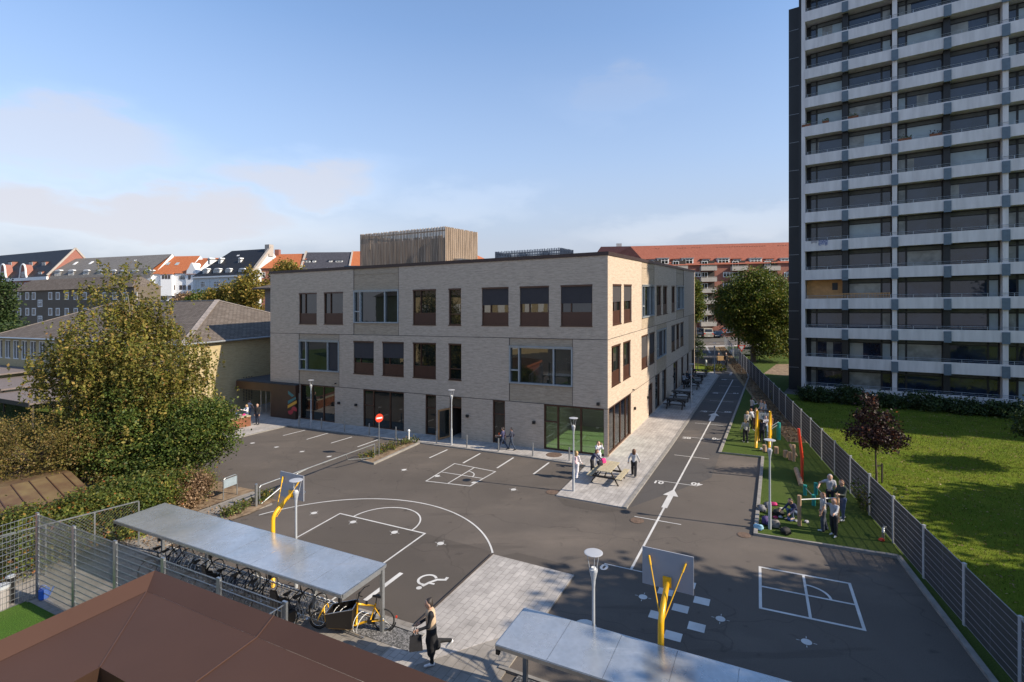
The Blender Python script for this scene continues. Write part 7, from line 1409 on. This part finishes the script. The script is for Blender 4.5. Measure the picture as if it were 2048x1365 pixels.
for i in range(9): q = FB.p(LB + 1.2 + random.uniform(0, 3.5), random.uniform(.3, 3.0), 0); tuft(q[0], q[1], .5, 22, M['leaf_hedge'], 'low green plant on the small lawn past the school', .4, lw=.12, group='plants on the small lawn past the school')
tuft(*fp(27, .5), .9, 25, M['leaf_yellow'], 'pale weed growing behind the fence', .4, lw=.12)
tuft(*fp(3, .35), 1.2, 60, M['leaf_green'], 'leafy climber at the fence below the purple tree', .7, lw=.1)
# succulent in the roof opening
rx_, ry_ = q_ = [R0[i] - A[i] * (W_ + .35) - B[i] * (W_ + .45) for i in (0, 1)]
r_ = empty('succulent_plant', rx_, ry_, 0, label='light green leafy plant in the opening of the bronze roof', cat='plant'); pts = np.concatenate([inell(300, (0, 0, 2.9), (.55, .45, .5)), inell(240, (.4, -.5, 2.6), (.6, .6, .6))]); leafmesh('leaves', pts, .11, M['leaf_yellow'], r_); p = MB(); p.tube([(0, 0, 0), (0, 0, 2.6)], .04, 6); loc('stem', p, M['bark'], r_)
# flower boxes on the tower
for s_, z, w__, r_ in POTS:
    n_ = 60; pts = np.array([FT.p(s_ + rng.uniform(-w__ / 2, w__ / 2), -.16 + rng.normal() * .08, z + .2 + abs(rng.normal()) * .12) for _ in range(n_)]); pts[:, 2] += S * pts[:, 0]; lo = np.array(r_.location); leafmesh('plants', pts - lo, .09, M['leaf_purple'] if s_ > 8 else M['leaf_green'], r_)
# lawn blades and fallen leaves
def scatter_poly(n, x0, x1, y0, y1, test): q = np.stack([rng.uniform(x0, x1, n), rng.uniform(y0, y1, n)], 1); return q[[test(a, b_) for a, b_ in q]]
def onlawn(x, y):
    k_ = (x - fence_o[0]) * fence_d[1] - (y - fence_o[1]) * fence_d[0]; return k_ > .1 and x < .99 * y and (x - TA[0]) * FT.n[0] + (y - TA[1]) * FT.n[1] > 1.6
q = scatter_poly(120000, 11, 38, 12, 48, onlawn); pts = np.column_stack([q, S * q[:, 0] + .035])
def blades(name, pts, h_, w_, mat, **k):
    n = len(pts); a = rng.uniform(0, 6.28, n); hh = h_ * rng.uniform(.5, 1.4, n); dx, dy = np.cos(a) * w_, np.sin(a) * w_; lx, ly = rng.normal(size=n) * h_ * .5, rng.normal(size=n) * h_ * .5
    v = np.empty((n, 3, 3)); v[:, 0] = pts - np.column_stack([dx, dy, np.full(n, .03)]); v[:, 1] = pts + np.column_stack([dx, dy, np.full(n, -.03)]); v[:, 2] = pts + np.column_stack([lx, ly, hh]); me = bpy.data.meshes.new(name); me.vertices.add(3 * n); me.vertices.foreach_set('co', v.astype(np.float32).ravel()); me.loops.add(3 * n); me.loops.foreach_set('vertex_index', np.arange(3 * n, dtype=np.int32)); me.polygons.add(n); me.polygons.foreach_set('loop_start', np.arange(0, 3 * n, 3, dtype=np.int32)); me.update(calc_edges=True); me.materials.append(mat); o = bpy.data.objects.new(name, me); C.objects.link(o); return tag(o, **k)
M['blade'] = leafm('grass_blades', [(0, (.075, .115, .010)), (.6, (.12, .155, .015)), (1, (.20, .185, .04))], .3)
blades('grass_blades', pts, .07, .012, M['blade'], kind='stuff')
q = scatter_poly(5200, 11, 36, 12, 40, onlawn); leafmesh('fallen_leaves', np.column_stack([q, S * q[:, 0] + .06]), .06, M['leaf_dry'], None, up=5, kind='stuff')
q = np.array([fp(rng.uniform(14, 74), rng.uniform(-1.2, 0)) for _ in range(5000)]); leafmesh('dry_leaf_litter', np.column_stack([q, S * q[:, 0] + .06]), .10, M['leaf_dry'], None, up=3, kind='stuff')
q = np.array([(G(*p_)[0] + rng.normal() * .5, G(*p_)[1] + rng.normal() * .4) for p_ in [(rng.uniform(100, 450), rng.uniform(1020, 1100)) for _ in range(2600)]]); leafmesh('dry_leaf_litter', np.column_stack([q, S * q[:, 0] + .09]), .06, M['leaf_dry'], None, up=3, kind='stuff')
# ------------------------------------------------------------------ people: one smooth body grown round a posed skeleton
def nets(f, org, h):
    nx, ny, nz = f.shape; cs = np.zeros((nx - 1, ny - 1, nz - 1, 3)); cn = np.zeros((nx - 1, ny - 1, nz - 1)); cr = []
    idx = np.stack(np.meshgrid(np.arange(nx), np.arange(ny), np.arange(nz), indexing='ij'), -1).astype(float)
    for ax in range(3):
        s0 = [slice(None)] * 3; s1 = [slice(None)] * 3; s0[ax] = slice(0, -1); s1[ax] = slice(1, None); a, b_ = f[tuple(s0)], f[tuple(s1)]; c = (a < 0) != (b_ < 0); d = a - b_; t_ = np.where(c, a / np.where(d == 0, 1, d), 0)
        pos = idx[tuple(s0)].copy(); pos[..., ax] += t_; pos *= c[..., None]; o1, o2 = [i for i in range(3) if i != ax]
        for d1 in (0, 1):
            for d2 in (0, 1):
                sl = [slice(None)] * 3; n_ = (nx, ny, nz); sl[o1] = slice(d1, n_[o1] - 1 + d1); sl[o2] = slice(d2, n_[o2] - 1 + d2); cs += pos[tuple(sl)]; cn += c[tuple(sl)]
        cr.append((ax, o1, o2, c, a < 0))
    on = cn > 0; vid = -np.ones(on.shape, int); vid[on] = np.arange(on.sum()); V = cs[on] / cn[on][:, None] * h + org; Fs = []
    for ax, o1, o2, c, neg in cr:
        I = np.argwhere(c); I = I[(I[:, o1] > 0) & (I[:, o2] > 0) & (I[:, o1] < f.shape[o1] - 1) & (I[:, o2] < f.shape[o2] - 1)]
        g = lambda a, b_: vid[tuple((I - np.eye(3, dtype=int)[o1] * a - np.eye(3, dtype=int)[o2] * b_).T)]
        q = np.stack([g(1, 1), g(0, 1), g(0, 0), g(1, 0)], 1); fl = neg[tuple(I.T)]
        if ax == 1: fl = ~fl
        q[~fl] = q[~fl][:, ::-1]; Fs.append(q)
    return V, np.concatenate(Fs)
def sdfmesh(prims, h, k=.018):
    P0 = np.array([p[0] for p in prims]); P1 = np.array([p[1] for p in prims]); r0 = np.array([p[2] for p in prims]); r1 = np.array([p[3] for p in prims]); lab = np.array([p[4] for p in prims]); rm = np.maximum(r0, r1)[:, None]
    lo = np.minimum(P0 - rm, P1 - rm).min(0) - 3 * h; hi = np.maximum(P0 + rm, P1 + rm).max(0) + 3 * h; n = np.ceil((hi - lo) / h).astype(int) + 1
    g = np.stack(np.meshgrid(*[lo[i] + h * np.arange(n[i]) for i in range(3)], indexing='ij'), -1).astype(np.float32)
    def D(x, i): d = P1[i] - P0[i]; L = max(1e-9, d @ d); t_ = np.clip(((x - P0[i]) @ d) / L, 0, 1); return np.linalg.norm(x - P0[i] - t_[..., None] * d, axis=-1) - (r0[i] + (r1[i] - r0[i]) * t_)
    acc = np.zeros(g.shape[:3])
    for i in range(len(prims)): acc += np.exp(np.clip(-D(g, i) / k, -60, 60))
    f = -k * np.log(np.maximum(acc, 1e-30)); V, Fc = nets(f, lo, h); cen = V[Fc].mean(1); best = np.full(len(cen), 9.); l_ = np.zeros(len(cen), int)
    for i in range(len(prims)): d = D(cen, i); m_ = d < best; best[m_] = d[m_]; l_[m_] = lab[i]
    return V, Fc, l_
M['skin'] = pm('skin', (.50, .30, .21), .55, 0, .05); M['eye'] = pm('eye', (.02, .015, .012), .3)
def cloth(c, _c={}):
    if c not in _c: _c[c] = pm('cloth', c, .85, 0, .18, 12, .15, 60)
    return _c[c]
HAIR = {'blond': (.42, .28, .12), 'brown': (.13, .06, .03), 'dark': (.025, .018, .014), 'grey': (.45, .43, .40), 'red': (.22, .09, .035)}
def person(px, py, label, h=1.5, yaw=0, top=(.3, .3, .32), bottom=(.02, .02, .025), shoe=(.6, .6, .6), hair='brown', hl='short', hip=(.15, -.15), knee=(.1, .15), sh=(.1, -.1), ab=(.12, .12), el=(.3, .3), lean=0, bend=0, headtilt=.1, sleeve='long', wide=1.0, skirt=False, sit=False, cap=None, xy=None, dz=.03, res=.02, shorts=False, turn=0, elr=(0, 0), fat=1.0, vest=None, group=None):
    """yaw: direction faced (radians, 0 = +Y); pairs are (left, right) angles, forward positive"""
    x, y = xy or G(px, py); Ls = []; u = h
    ph = .52 * u; V = lambda *a: np.array(a, float)
    fw = lambda a: V(0, math.sin(a), -math.cos(a))          # limb direction swung forward by a
    hipc = V(0, 0, ph); P = []; SK, TO, BO, SH_ = 0, 1, 2, 3; feet = []
    if sit: hip, knee = ((1.45, 1.35), (1.5, 1.35)) if sit is True else ((2.15, 1.95), (2.35, 2.1))
    for i, s_ in enumerate((-1, 1)):
        hj = hipc + V(s_ * .052 * u, 0, 0); kn = hj + fw(hip[i]) * .245 * u + V(s_ * .012 * u, 0, 0); an = kn + fw(hip[i] - knee[i]) * .235 * u; ft = hip[i] - knee[i]; toe = an + V(s_ * .02 * u, math.cos(ft * .7) * .11 * u, math.sin(ft * .7) * .11 * u - .018 * u); feet.append((an, toe))
        lr = .017 if not shorts else .03
        P += [(hj, kn, .055 * u * (1 + (wide - 1) * .3) * fat, .036 * u * (1 + (wide - 1) * .6), BO), (kn, an, .037 * u * (1 + (wide - 1) * .8) if not shorts else .030 * u, (.026 * u * (1 + (wide - 1) * 1.6)) if not shorts else .02 * u, BO if not shorts else SK)]
        P += [(an + V(0, -.02 * u, -.022 * u), toe, .026 * u, .019 * u, SH_)]
    zmin = min(min(a[2] - .045 * u, t_[2] - .019 * u) for a, t_ in feet); zmin = min(zmin, ph - .09 * u) if sit else zmin
    tl = lean + bend; ut = V(0, math.sin(tl), math.cos(tl)); lt = V(0, math.sin(lean + bend * .5), math.cos(lean + bend * .5))
    waist = hipc + lt * .10 * u; chest = waist + ut * .145 * u; shc = chest + ut * .045 * u; neck = shc + ut * .045 * u
    P += [(hipc + V(-.035 * u, 0, 0), hipc + V(.035 * u, 0, 0), .066 * u * fat, .066 * u * fat, BO), (hipc + lt * .04 * u, waist, .068 * u * fat, .062 * u * fat, TO), (waist + V(-.02 * u, 0, 0), chest + V(-.04 * u, 0, 0), .058 * u * fat, .066 * u * fat, TO), (waist + V(.02 * u, 0, 0), chest + V(.04 * u, 0, 0), .058 * u * fat, .066 * u * fat, TO), (shc + V(-.085 * u, 0, 0), shc + V(.085 * u, 0, 0), .035 * u, .035 * u, TO)]
    ht = V(math.sin(turn) * math.sin(tl * .6 + headtilt), math.sin(tl * .6 + headtilt), math.cos(tl * .6 + headtilt)); hc = neck + ht * .075 * u
    P += [(shc, neck + ht * .03 * u, .030 * u, .028 * u, SK)]
    hr = .058 * u if h < 1.6 else .054 * u; fd = V(math.sin(turn), math.cos(turn), -math.sin(tl * .6 + headtilt)); fd /= np.linalg.norm(fd); sd_ = np.cross(fd, ht); sd_ /= np.linalg.norm(sd_)
    P += [(hc - ht * .012 * u, hc + ht * .018 * u, hr * .92, hr, SK), (hc - ht * .035 * u + fd * .018 * u, hc - ht * .03 * u + fd * .022 * u, hr * .55, hr * .5, SK), (hc + fd * hr * 1.0 + ht * .002 * u, hc + fd * hr * 1.13 - ht * .014 * u, .006 * u, .010 * u, SK)]
    for s_ in (-1, 1): P += [(hc + sd_ * s_ * hr * .95, hc + sd_ * s_ * hr * 1.0 - ht * .012 * u, .012 * u, .010 * u, SK)]
    hands = []
    for i, s_ in enumerate((-1, 1)):
        a, b_ = sh[i], ab[i]; d = V(s_ * math.sin(b_), math.sin(a) * math.cos(b_), -math.cos(a) * math.cos(b_)); sj = shc + V(s_ * .108 * u, 0, -.005 * u); ej = sj + d * .165 * u; a2 = a + el[i]; inn = elr[i]; d2 = V(-s_ * math.sin(inn) + s_ * math.sin(b_) * .4, math.sin(a2), -math.cos(a2)); d2 /= np.linalg.norm(d2); wj = ej + d2 * .145 * u; hd_ = wj + d2 * .05 * u
        P += [(sj, ej, .033 * u, .027 * u, TO), (ej, wj, .026 * u, .020 * u, TO if sleeve == 'long' else SK), (wj, hd_, .017 * u, .021 * u, SK)]; hands.append((wj, hd_, d2, s_))
        if sleeve == 'short': P[-3] = (sj, (sj + ej) / 2, .036 * u, .034 * u, TO); P.append((sj, ej, .028 * u, .024 * u, SK))
    if skirt: P += [(hipc, hipc + V(0, 0, -.17 * u), .078 * u, .088 * u, BO), (hipc + V(0, 0, -.17 * u), hipc + V(-.02, .01, -.36 * u), .088 * u, .062 * u, BO), (hipc + V(.02, -.03, -.17 * u), hipc + V(.03, -.16, -.29 * u), .08 * u, .055 * u, BO)]
    off_ = V(0, 0, -zmin); P = [(p[0] + off_, p[1] + off_, *p[2:]) for p in P]; Vv, Fc, lb = sdfmesh(P, res, .016)
    n0 = len(Vv); fm = MB()
    for wj, hd_, d2, s_ in hands:                # palm carries four fingers and a thumb
        wj, hd_ = wj + off_, hd_ + off_; ax_ = np.cross(d2, V(s_, 0, 0)); ax_ = ax_ / (np.linalg.norm(ax_) + 1e-9); nm = np.cross(ax_, d2)
        for j, (o_, L_) in enumerate(((-1.5, .036), (-.5, .044), (.5, .041), (1.5, .032))): b0_ = hd_ + ax_ * o_ * .0105 * u + d2 * .006 * u; m1 = b0_ + d2 * L_ * .55 * u; e_ = m1 + (d2 * .8 - nm * .5 * s_) * L_ * .5 * u; fm.tube([tuple(b0_), tuple(m1), tuple(e_)], [.0058 * u, .0052 * u, .004 * u], 6)
        b0_ = wj + (hd_ - wj) * .5 - ax_ * .016 * u; fm.tube([tuple(b0_), tuple(b0_ - ax_ * .018 * u + d2 * .018 * u), tuple(b0_ - ax_ * .022 * u + d2 * .038 * u)], [.0075 * u, .0065 * u, .005 * u], 6)
    ey = MB()
    for s_ in (-1, 1): c = hc + off_ + fd * hr * .93 + ht * .008 * u + sd_ * s_ * hr * .36; ey.tube([tuple(c - sd_ * .005 * u), tuple(c + sd_ * .005 * u)], .0045 * u, 6)
    c = hc + off_ + fd * hr * .98 - ht * .034 * u; mo = MB(); mo.tube([tuple(c - sd_ * .012 * u), tuple(c + sd_ * .012 * u)], .0035 * u, 5)
    verts = Vv.tolist() + fm.v + ey.v + mo.v; faces = Fc.tolist() + [[n0 + q for q in f_] for f_ in fm.f] + [[n0 + len(fm.v) + q for q in f_] for f_ in ey.f] + [[n0 + len(fm.v) + len(ey.v) + q for q in f_] for f_ in mo.f]
    mi = lb.tolist() + [0] * len(fm.f) + [4] * len(ey.f) + [5] * len(mo.f)
    r_ = empty('person', x, y, dz, yaw, label=label, cat='person')
    if group: r_['group'] = group
    me = mkmesh('body', verts, faces, [M['skin'], cloth(top), cloth(bottom), cloth(shoe), M['eye'], cloth((.35, .10, .09))], mi, True); o = bpy.data.objects.new('body', me); C.objects.link(o); o.parent = r_
    Hh = hc + off_; back = -fd; hp_ = [(Hh + ht * .014 * u + back * .010 * u, Hh + ht * .02 * u + back * .012 * u, hr * 1.06, hr * 1.04, 0), (Hh - ht * .01 * u + back * .018 * u, Hh - ht * .02 * u + back * .020 * u, hr * .98, hr * .9, 0)]
    if hl in ('long', 'half'):
        L_ = .21 if hl == 'long' else .11; e_ = Hh + back * hr * .75 + V(0, 0, -L_ * u)
        for s_ in (-1, 0, 1): hp_.append((Hh + back * hr * .5 + sd_ * s_ * hr * .6, e_ + sd_ * s_ * hr * .7, hr * .6, hr * .42, 0))
    if hl == 'pony': b0_ = Hh + back * hr * 1.05 + ht * .01 * u; hp_ += [(b0_, b0_ + back * .03 * u + V(0, 0, -.03 * u), .016 * u, .022 * u, 0), (b0_ + back * .03 * u + V(0, 0, -.03 * u), b0_ + back * .03 * u + V(0, 0, -.14 * u), .022 * u, .010 * u, 0)]
    if hl == 'bun': b0_ = Hh + back * hr * .8 + ht * hr * .95; hp_.append((b0_, b0_ + back * .012 * u, .026 * u, .024 * u, 0))
    hv, hf, _ = sdfmesh(hp_, min(res, .018), .01); keep = ((hv - Hh) @ fd < hr * .55) | ((hv - Hh) @ ht > hr * .52); kf = [q for q in hf.tolist() if all(keep[i] for i in q)]
    hm = cloth(cap) if cap else pm('hair_' + hair, HAIR[hair], .6, 0, .3, 25)
    me = mkmesh('hair' if not cap else 'cap', hv.tolist(), kf, [hm if not cap else cloth(cap)], None, True); o = bpy.data.objects.new('hair' if not cap else 'cap', me); C.objects.link(o); o.parent = r_
    r_['_h'] = 0; del r_['_h']
    return r_, [(w_ + off_, h_ + off_) for w_, h_, _, _ in hands], shc + off_, Hh
def strapbag(r_, sc_, u, col, name='backpack'):         # backpack worn on the back: part of what the person wears
    p = MB(); y0 = -.075 * u; z0 = sc_[2] - .24 * u; p.hexa([(-.09 * u, y0 - .09 * u, z0), (.09 * u, y0 - .09 * u, z0), (.09 * u, y0, z0), (-.09 * u, y0, z0), (-.075 * u, y0 - .07 * u, sc_[2]), (.075 * u, y0 - .07 * u, sc_[2]), (.075 * u, y0, sc_[2]), (-.075 * u, y0, sc_[2])]); p.box(-.06 * u, .06 * u, y0 - .115 * u, y0 - .085 * u, z0 + .02 * u, z0 + .12 * u); loc(name, p, cloth(col), r_)
hd = lambda dx, dy: math.atan2(-dx, dy)                 # yaw that faces along (dx, dy)
NV, GR, WH, BK, DN = (.035, .04, .085), (.33, .33, .34), (.60, .60, .60), (.015, .015, .018), (.07, .10, .18)
# the woman walking to the left with a tote bag
wy = hd(-.93, -.25); wr, wh, wsc, whh = person(863, 1330, 'woman in beige vest and long black skirt striding past with a black tote bag', 1.74, wy, (.012, .012, .014), (.010, .010, .012), (.75, .75, .76), 'dark', 'bun', hip=(.02, -.30), knee=(.04, 1.15), sh=(.25, .05), ab=(.1, .12), el=(1.0, 1.15), elr=(.25, .25), lean=.06, headtilt=.28, skirt=True, dz=.055, res=.013, fat=1.0)
Vp, Fp_, _ = sdfmesh([(np.array((s_ * .035, .012, 1.03)), np.array((s_ * .060, .03, 1.36)), .13, .125, 0) for s_ in (-1, 0, 1)] + [(np.array((-.10, .02, 1.41)), np.array((.10, .02, 1.41)), .062, .062, 0)], .014, .012)
me = mkmesh('knitted_vest', Vp.tolist(), Fp_.tolist(), [pm('beige_knit', (.52, .38, .25), .9, 0, .12, 14, .3, 50)], None, True); o = bpy.data.objects.new('knitted_vest', me); C.objects.link(o); o.parent = wr
hx_, hy_ = math.cos(wy), math.sin(wy); hm_ = (wh[0][1] + wh[1][1]) / 2; wx, wy2 = wr.location[0] + hx_ * hm_[0] - hy_ * (hm_[1] + .04), wr.location[1] + hy_ * hm_[0] + hx_ * (hm_[1] + .04); zb_ = wr.location[2] + hm_[2]
tb = empty('tote_bag', wx, wy2, zb_ - .62, wy, slope=False, label='black tote bag hanging from the hands of the striding woman', cat='bag'); p = MB(); p.hexa([(-.05, -.19, 0), (.05, -.19, 0), (.06, .17, .03), (-.06, .17, .03), (-.02, -.16, .40), (.02, -.16, .40), (.02, .15, .42), (-.02, .15, .42)]); loc('bag', p, cloth(BK), tb)
p = MB()
for s_ in (-.02, .02): p.tube([(s_, -.08, .40), (s_, -.03, .60), (s_, .03, .63), (s_, .08, .41)], .011, 6)
loc('handle', p, cloth(BK), tb)
# group at the near picnic table
r, h_, sc_, _ = person(1153, 958, 'girl with long fair hair, white clothes and pale backpack beside the lamp', 1.42, hd(.5, .6), (.62, .58, .60), (.66, .64, .66), WH, 'blond', 'long', sh=(.1, .25), el=(.3, .5), headtilt=.15, dz=.065, wide=1.35); strapbag(r, sc_, 1.42, (.62, .45, .47))
person(1184, 951, 'child in navy jacket leaning over the picnic table', 1.45, hd(.75, -.35), NV, BK, BK, 'brown', 'half', hip=(.1, .0), knee=(.1, .1), bend=.55, sh=(.7, .9), el=(.2, .1), headtilt=.3, dz=.065)
person(1197, 938, 'girl in white shirt holding her hair behind the child in navy', 1.48, hd(.1, -1), (.66, .66, .68), (.62, .62, .66), WH, 'brown', 'long', sh=(1.3, 1.3), el=(1.9, 1.9), elr=(.3, .3), dz=.065)
person(1268, 955, 'girl with long brown hair, grey top and black flared trousers walking away alone', 1.45, hd(.35, .9), (.42, .43, .45), BK, WH, 'brown', 'long', hip=(.22, -.18), knee=(.1, .15), sh=(-.15, .3), ab=(.45, .35), el=(.2, .3), wide=1.5, dz=.065)
# two boys along the front
person(1006, 902, 'boy in purple-navy shirt carrying something orange past the wall', 1.46, hd(-.9, .35), (.05, .05, .11), (.035, .05, .09), BK, 'dark', 'short', hip=(.35, -.3), knee=(.1, .35), sh=(.5, -.4), el=(.9, .3), sleeve='short', dz=.065)
b__ = G(1000, 897); p = MB(); bxy = off(G(1006, 902), A, .28); p.tube([(bxy[0], bxy[1], 1.0), (bxy[0], bxy[1], 1.12)], .05, 10); tag(build('orange_cup', p, pm('orange_plastic', (.8, .12, .03), .5)), 'small orange thing in the hand of the first boy by the wall', 'cup')
person(1023, 902, 'boy in navy hoodie and cap walking behind the other boy', 1.44, hd(-.9, .35), (.03, .035, .06), (.03, .045, .075), BK, 'dark', 'short', hip=(-.3, .35), knee=(.3, .1), sh=(.3, -.5), el=(1.0, .9), cap=(.03, .03, .035), dz=.065)
# by the entrance
person(515, 851, 'teenager in black jacket and dark jeans standing in front of the porch', 1.66, hd(-.1, -1), (.018, .018, .02), (.02, .025, .045), BK, 'dark', 'short', hip=(.02, -.02), knee=(0, 0), dz=.065, fat=1.05)
person(494, 846, 'girl with blond hair and white top behind the planter bench', 1.42, hd(-.6, -.8), (.62, .62, .64), DN, WH, 'blond', 'long', sh=(.8, .8), el=(1.0, 1.0), headtilt=.4, dz=.065)
person(470, 848, 'boy in navy T-shirt with bent head behind the planter bench', 1.45, hd(.3, -.9), NV, DN, BK, 'dark', 'half', sh=(.7, .8), el=(1.2, 1.2), elr=(.7, .7), ab=(.5, .5), sleeve='short', headtilt=.55, bend=.25, dz=.065)
person(499, 838, 'child in grey T-shirt stretching one arm behind the blond girl', 1.5, hd(.5, .8), (.30, .32, .36), DN, BK, 'brown', 'short', sh=(.5, .2), ab=(.2, 1.2), el=(.2, .1), sleeve='short', dz=.065)
# far adults
r, h_, sc_, _ = person(1437, 733, 'person in dark clothes carrying a cardboard box up the lane', 1.75, hd(-.1, -1), (.025, .025, .03), (.10, .07, .06), BK, 'brown', 'half', hip=(.2, -.2), sh=(.5, .5), el=(1.1, 1.1), elr=(.2, .2), dz=.01, res=.03)
x, y = r.location[0], r.location[1]; p = MB(); p.box(x - .38, x + .38, y - .72, y - .32, .85, 1.38); tag(build('cardboard_box', p, pm('cardboard', (.42, .26, .12), .8)), 'cardboard box carried up the lane', 'box')
person(1452, 733.8, 'grey haired man in dark jacket walking up the lane', 1.80, hd(0, -1), (.02, .02, .022), (.025, .028, .04), BK, 'grey', 'short', hip=(-.2, .2), dz=.01, res=.03, fat=1.1)
# children at the far tables
person(1367.5, 778, 'boy in pale sweatshirt and dark shorts standing at the far tables', 1.5, hd(.7, .5), (.36, .38, .42), (.02, .025, .04), WH, 'dark', 'short', shorts=True, sh=(.5, .6), el=(.9, .8), headtilt=.35, dz=.065, res=.025)
person(1376, 776, 'child in dark top with blue hood leaning on the far picnic table', 1.4, hd(.8, -.1), (.02, .03, .05), BK, BK, 'dark', 'short', sh=(.8, .8), el=(.8, .8), bend=.5, dz=.065, res=.025, cap=(.03, .12, .25))
person(1388, 774, 'child in dark green jacket sitting at the far picnic table', 1.4, hd(-.8, .1), (.02, .08, .05), BK, BK, 'brown', 'short', sit=True, bend=.3, sh=(.7, .7), el=(.8, .8), dz=.10, res=.025)
person(1374, 770, 'fair haired child standing between the others at the far tables', 1.42, hd(.3, -.9), (.03, .03, .035), BK, BK, 'blond', 'half', sh=(.4, .4), el=(.9, .9), dz=.065, res=.025)
# upper playground group
person(1491, 886, 'girl with blond ponytail, grey hoodie and black trousers seen from behind on the turf', 1.52, hd(.1, 1), (.33, .33, .31), BK, WH, 'blond', 'pony', hip=(.03, -.03), knee=(0, .05), ab=(.25, .2), el=(.5, .4), wide=1.25)
person(1494, 866, 'fair haired child in grey hoodie leaning forward behind the ponytail girl', 1.46, hd(.5, .8), (.33, .32, .30), BK, BK, 'blond', 'short', bend=.35, sh=(.3, .6), el=(.7, .4))
person(1504, 834, 'boy in light grey hoodie standing farthest back on the turf', 1.5, hd(.9, .2), (.40, .42, .45), (.03, .035, .06), BK, 'dark', 'short', sh=(.4, .3), el=(1.6, 1.5))
person(1523.5, 839, 'girl in pale sweatshirt standing with another behind the yellow frame', 1.45, hd(-.8, -.2), (.40, .42, .46), (.36, .38, .42), WH, 'dark', 'half', el=(.8, .8))
person(1530.5, 841, 'child in pale blue hoodie and shorts at the right of the back pair', 1.42, hd(-.9, .2), (.38, .42, .48), (.30, .34, .40), WH, 'dark', 'short', el=(.6, .6))
person(1507, 859, 'child in black and white jacket bending towards the yellow frame', 1.45, hd(-.2, .9), (.5, .5, .5), BK, BK, 'red', 'short', bend=.6, sh=(.6, .4), el=(.5, .5))
person(1512, 872, 'red haired boy in striped shirt reaching up to the top of the yellow frame', 1.5, hd(.2, -1), (.36, .30, .27), (.12, .05, .04), WH, 'red', 'short', sh=(2.2, 2.0), el=(.6, .8), dz=.35)
person(1524, 886, 'boy in dark navy hoodie under the rope net', 1.5, hd(.3, .9), (.02, .023, .045), (.018, .02, .035), BK, 'dark', 'short', hip=(.15, -.05), sh=(.7, .5), el=(.4, .5), fat=1.12)
person(1531, 876, 'child in white shirt and light jeans standing under the net', 1.45, hd(-.2, -1), (.55, .55, .60), (.16, .24, .36), WH, 'brown', 'short', sh=(.9, .8), el=(.9, 1.0), elr=(.4, .4))
person(1541.5, 872, 'child in orange-brown top half hidden by the right yellow post', 1.42, hd(-.9, -.2), (.35, .16, .07), (.30, .14, .07), BK, 'red', 'short', el=(.6, .5))
# lower playground group
person(1591, 1040, 'boy sitting cross-legged on the turf among the bags', 1.5, hd(-.9, -.3), NV, (.08, .12, .20), (.45, .35, .3), 'dark', 'short', sit='ground', bend=.55, sh=(.6, .8), el=(.6, .3), headtilt=.3)
person(1646, 1063, 'girl in grey T-shirt with a pale jacket round her waist', 1.55, hd(-.85, .3), (.36, .37, .38), (.05, .06, .08), WH, 'brown', 'half', hip=(.08, -.12), ab=(.12, .12), el=(.3, .4), sleeve='short', wide=1.5)
person(1667.6, 1074, 'girl with long wavy auburn hair and grey sweatshirt nearest the fence', 1.5, hd(-.75, -.45), (.34, .34, .36), BK, WH, 'red', 'long', sh=(.9, 1.9), ab=(.2, .2), el=(.6, 1.2), hip=(.1, -.1), wide=1.3)
person(1660, 1020, 'girl in grey T-shirt and grey cap pointing to the left', 1.55, hd(-.4, -.9), (.38, .38, .40), (.02, .02, .03), BK, 'brown', 'long', sh=(.2, .5), ab=(.2, 1.1), el=(.2, .5), sleeve='short', cap=(.28, .30, .34))
person(1684.7, 1042, 'tall boy in dark jacket with pale shoulders and blue jeans by the fence', 1.72, hd(-.9, -.2), (.03, .04, .035), DN, WH, 'brown', 'short', sh=(.5, .5), el=(1.3, 1.3), headtilt=.4, fat=1.05)
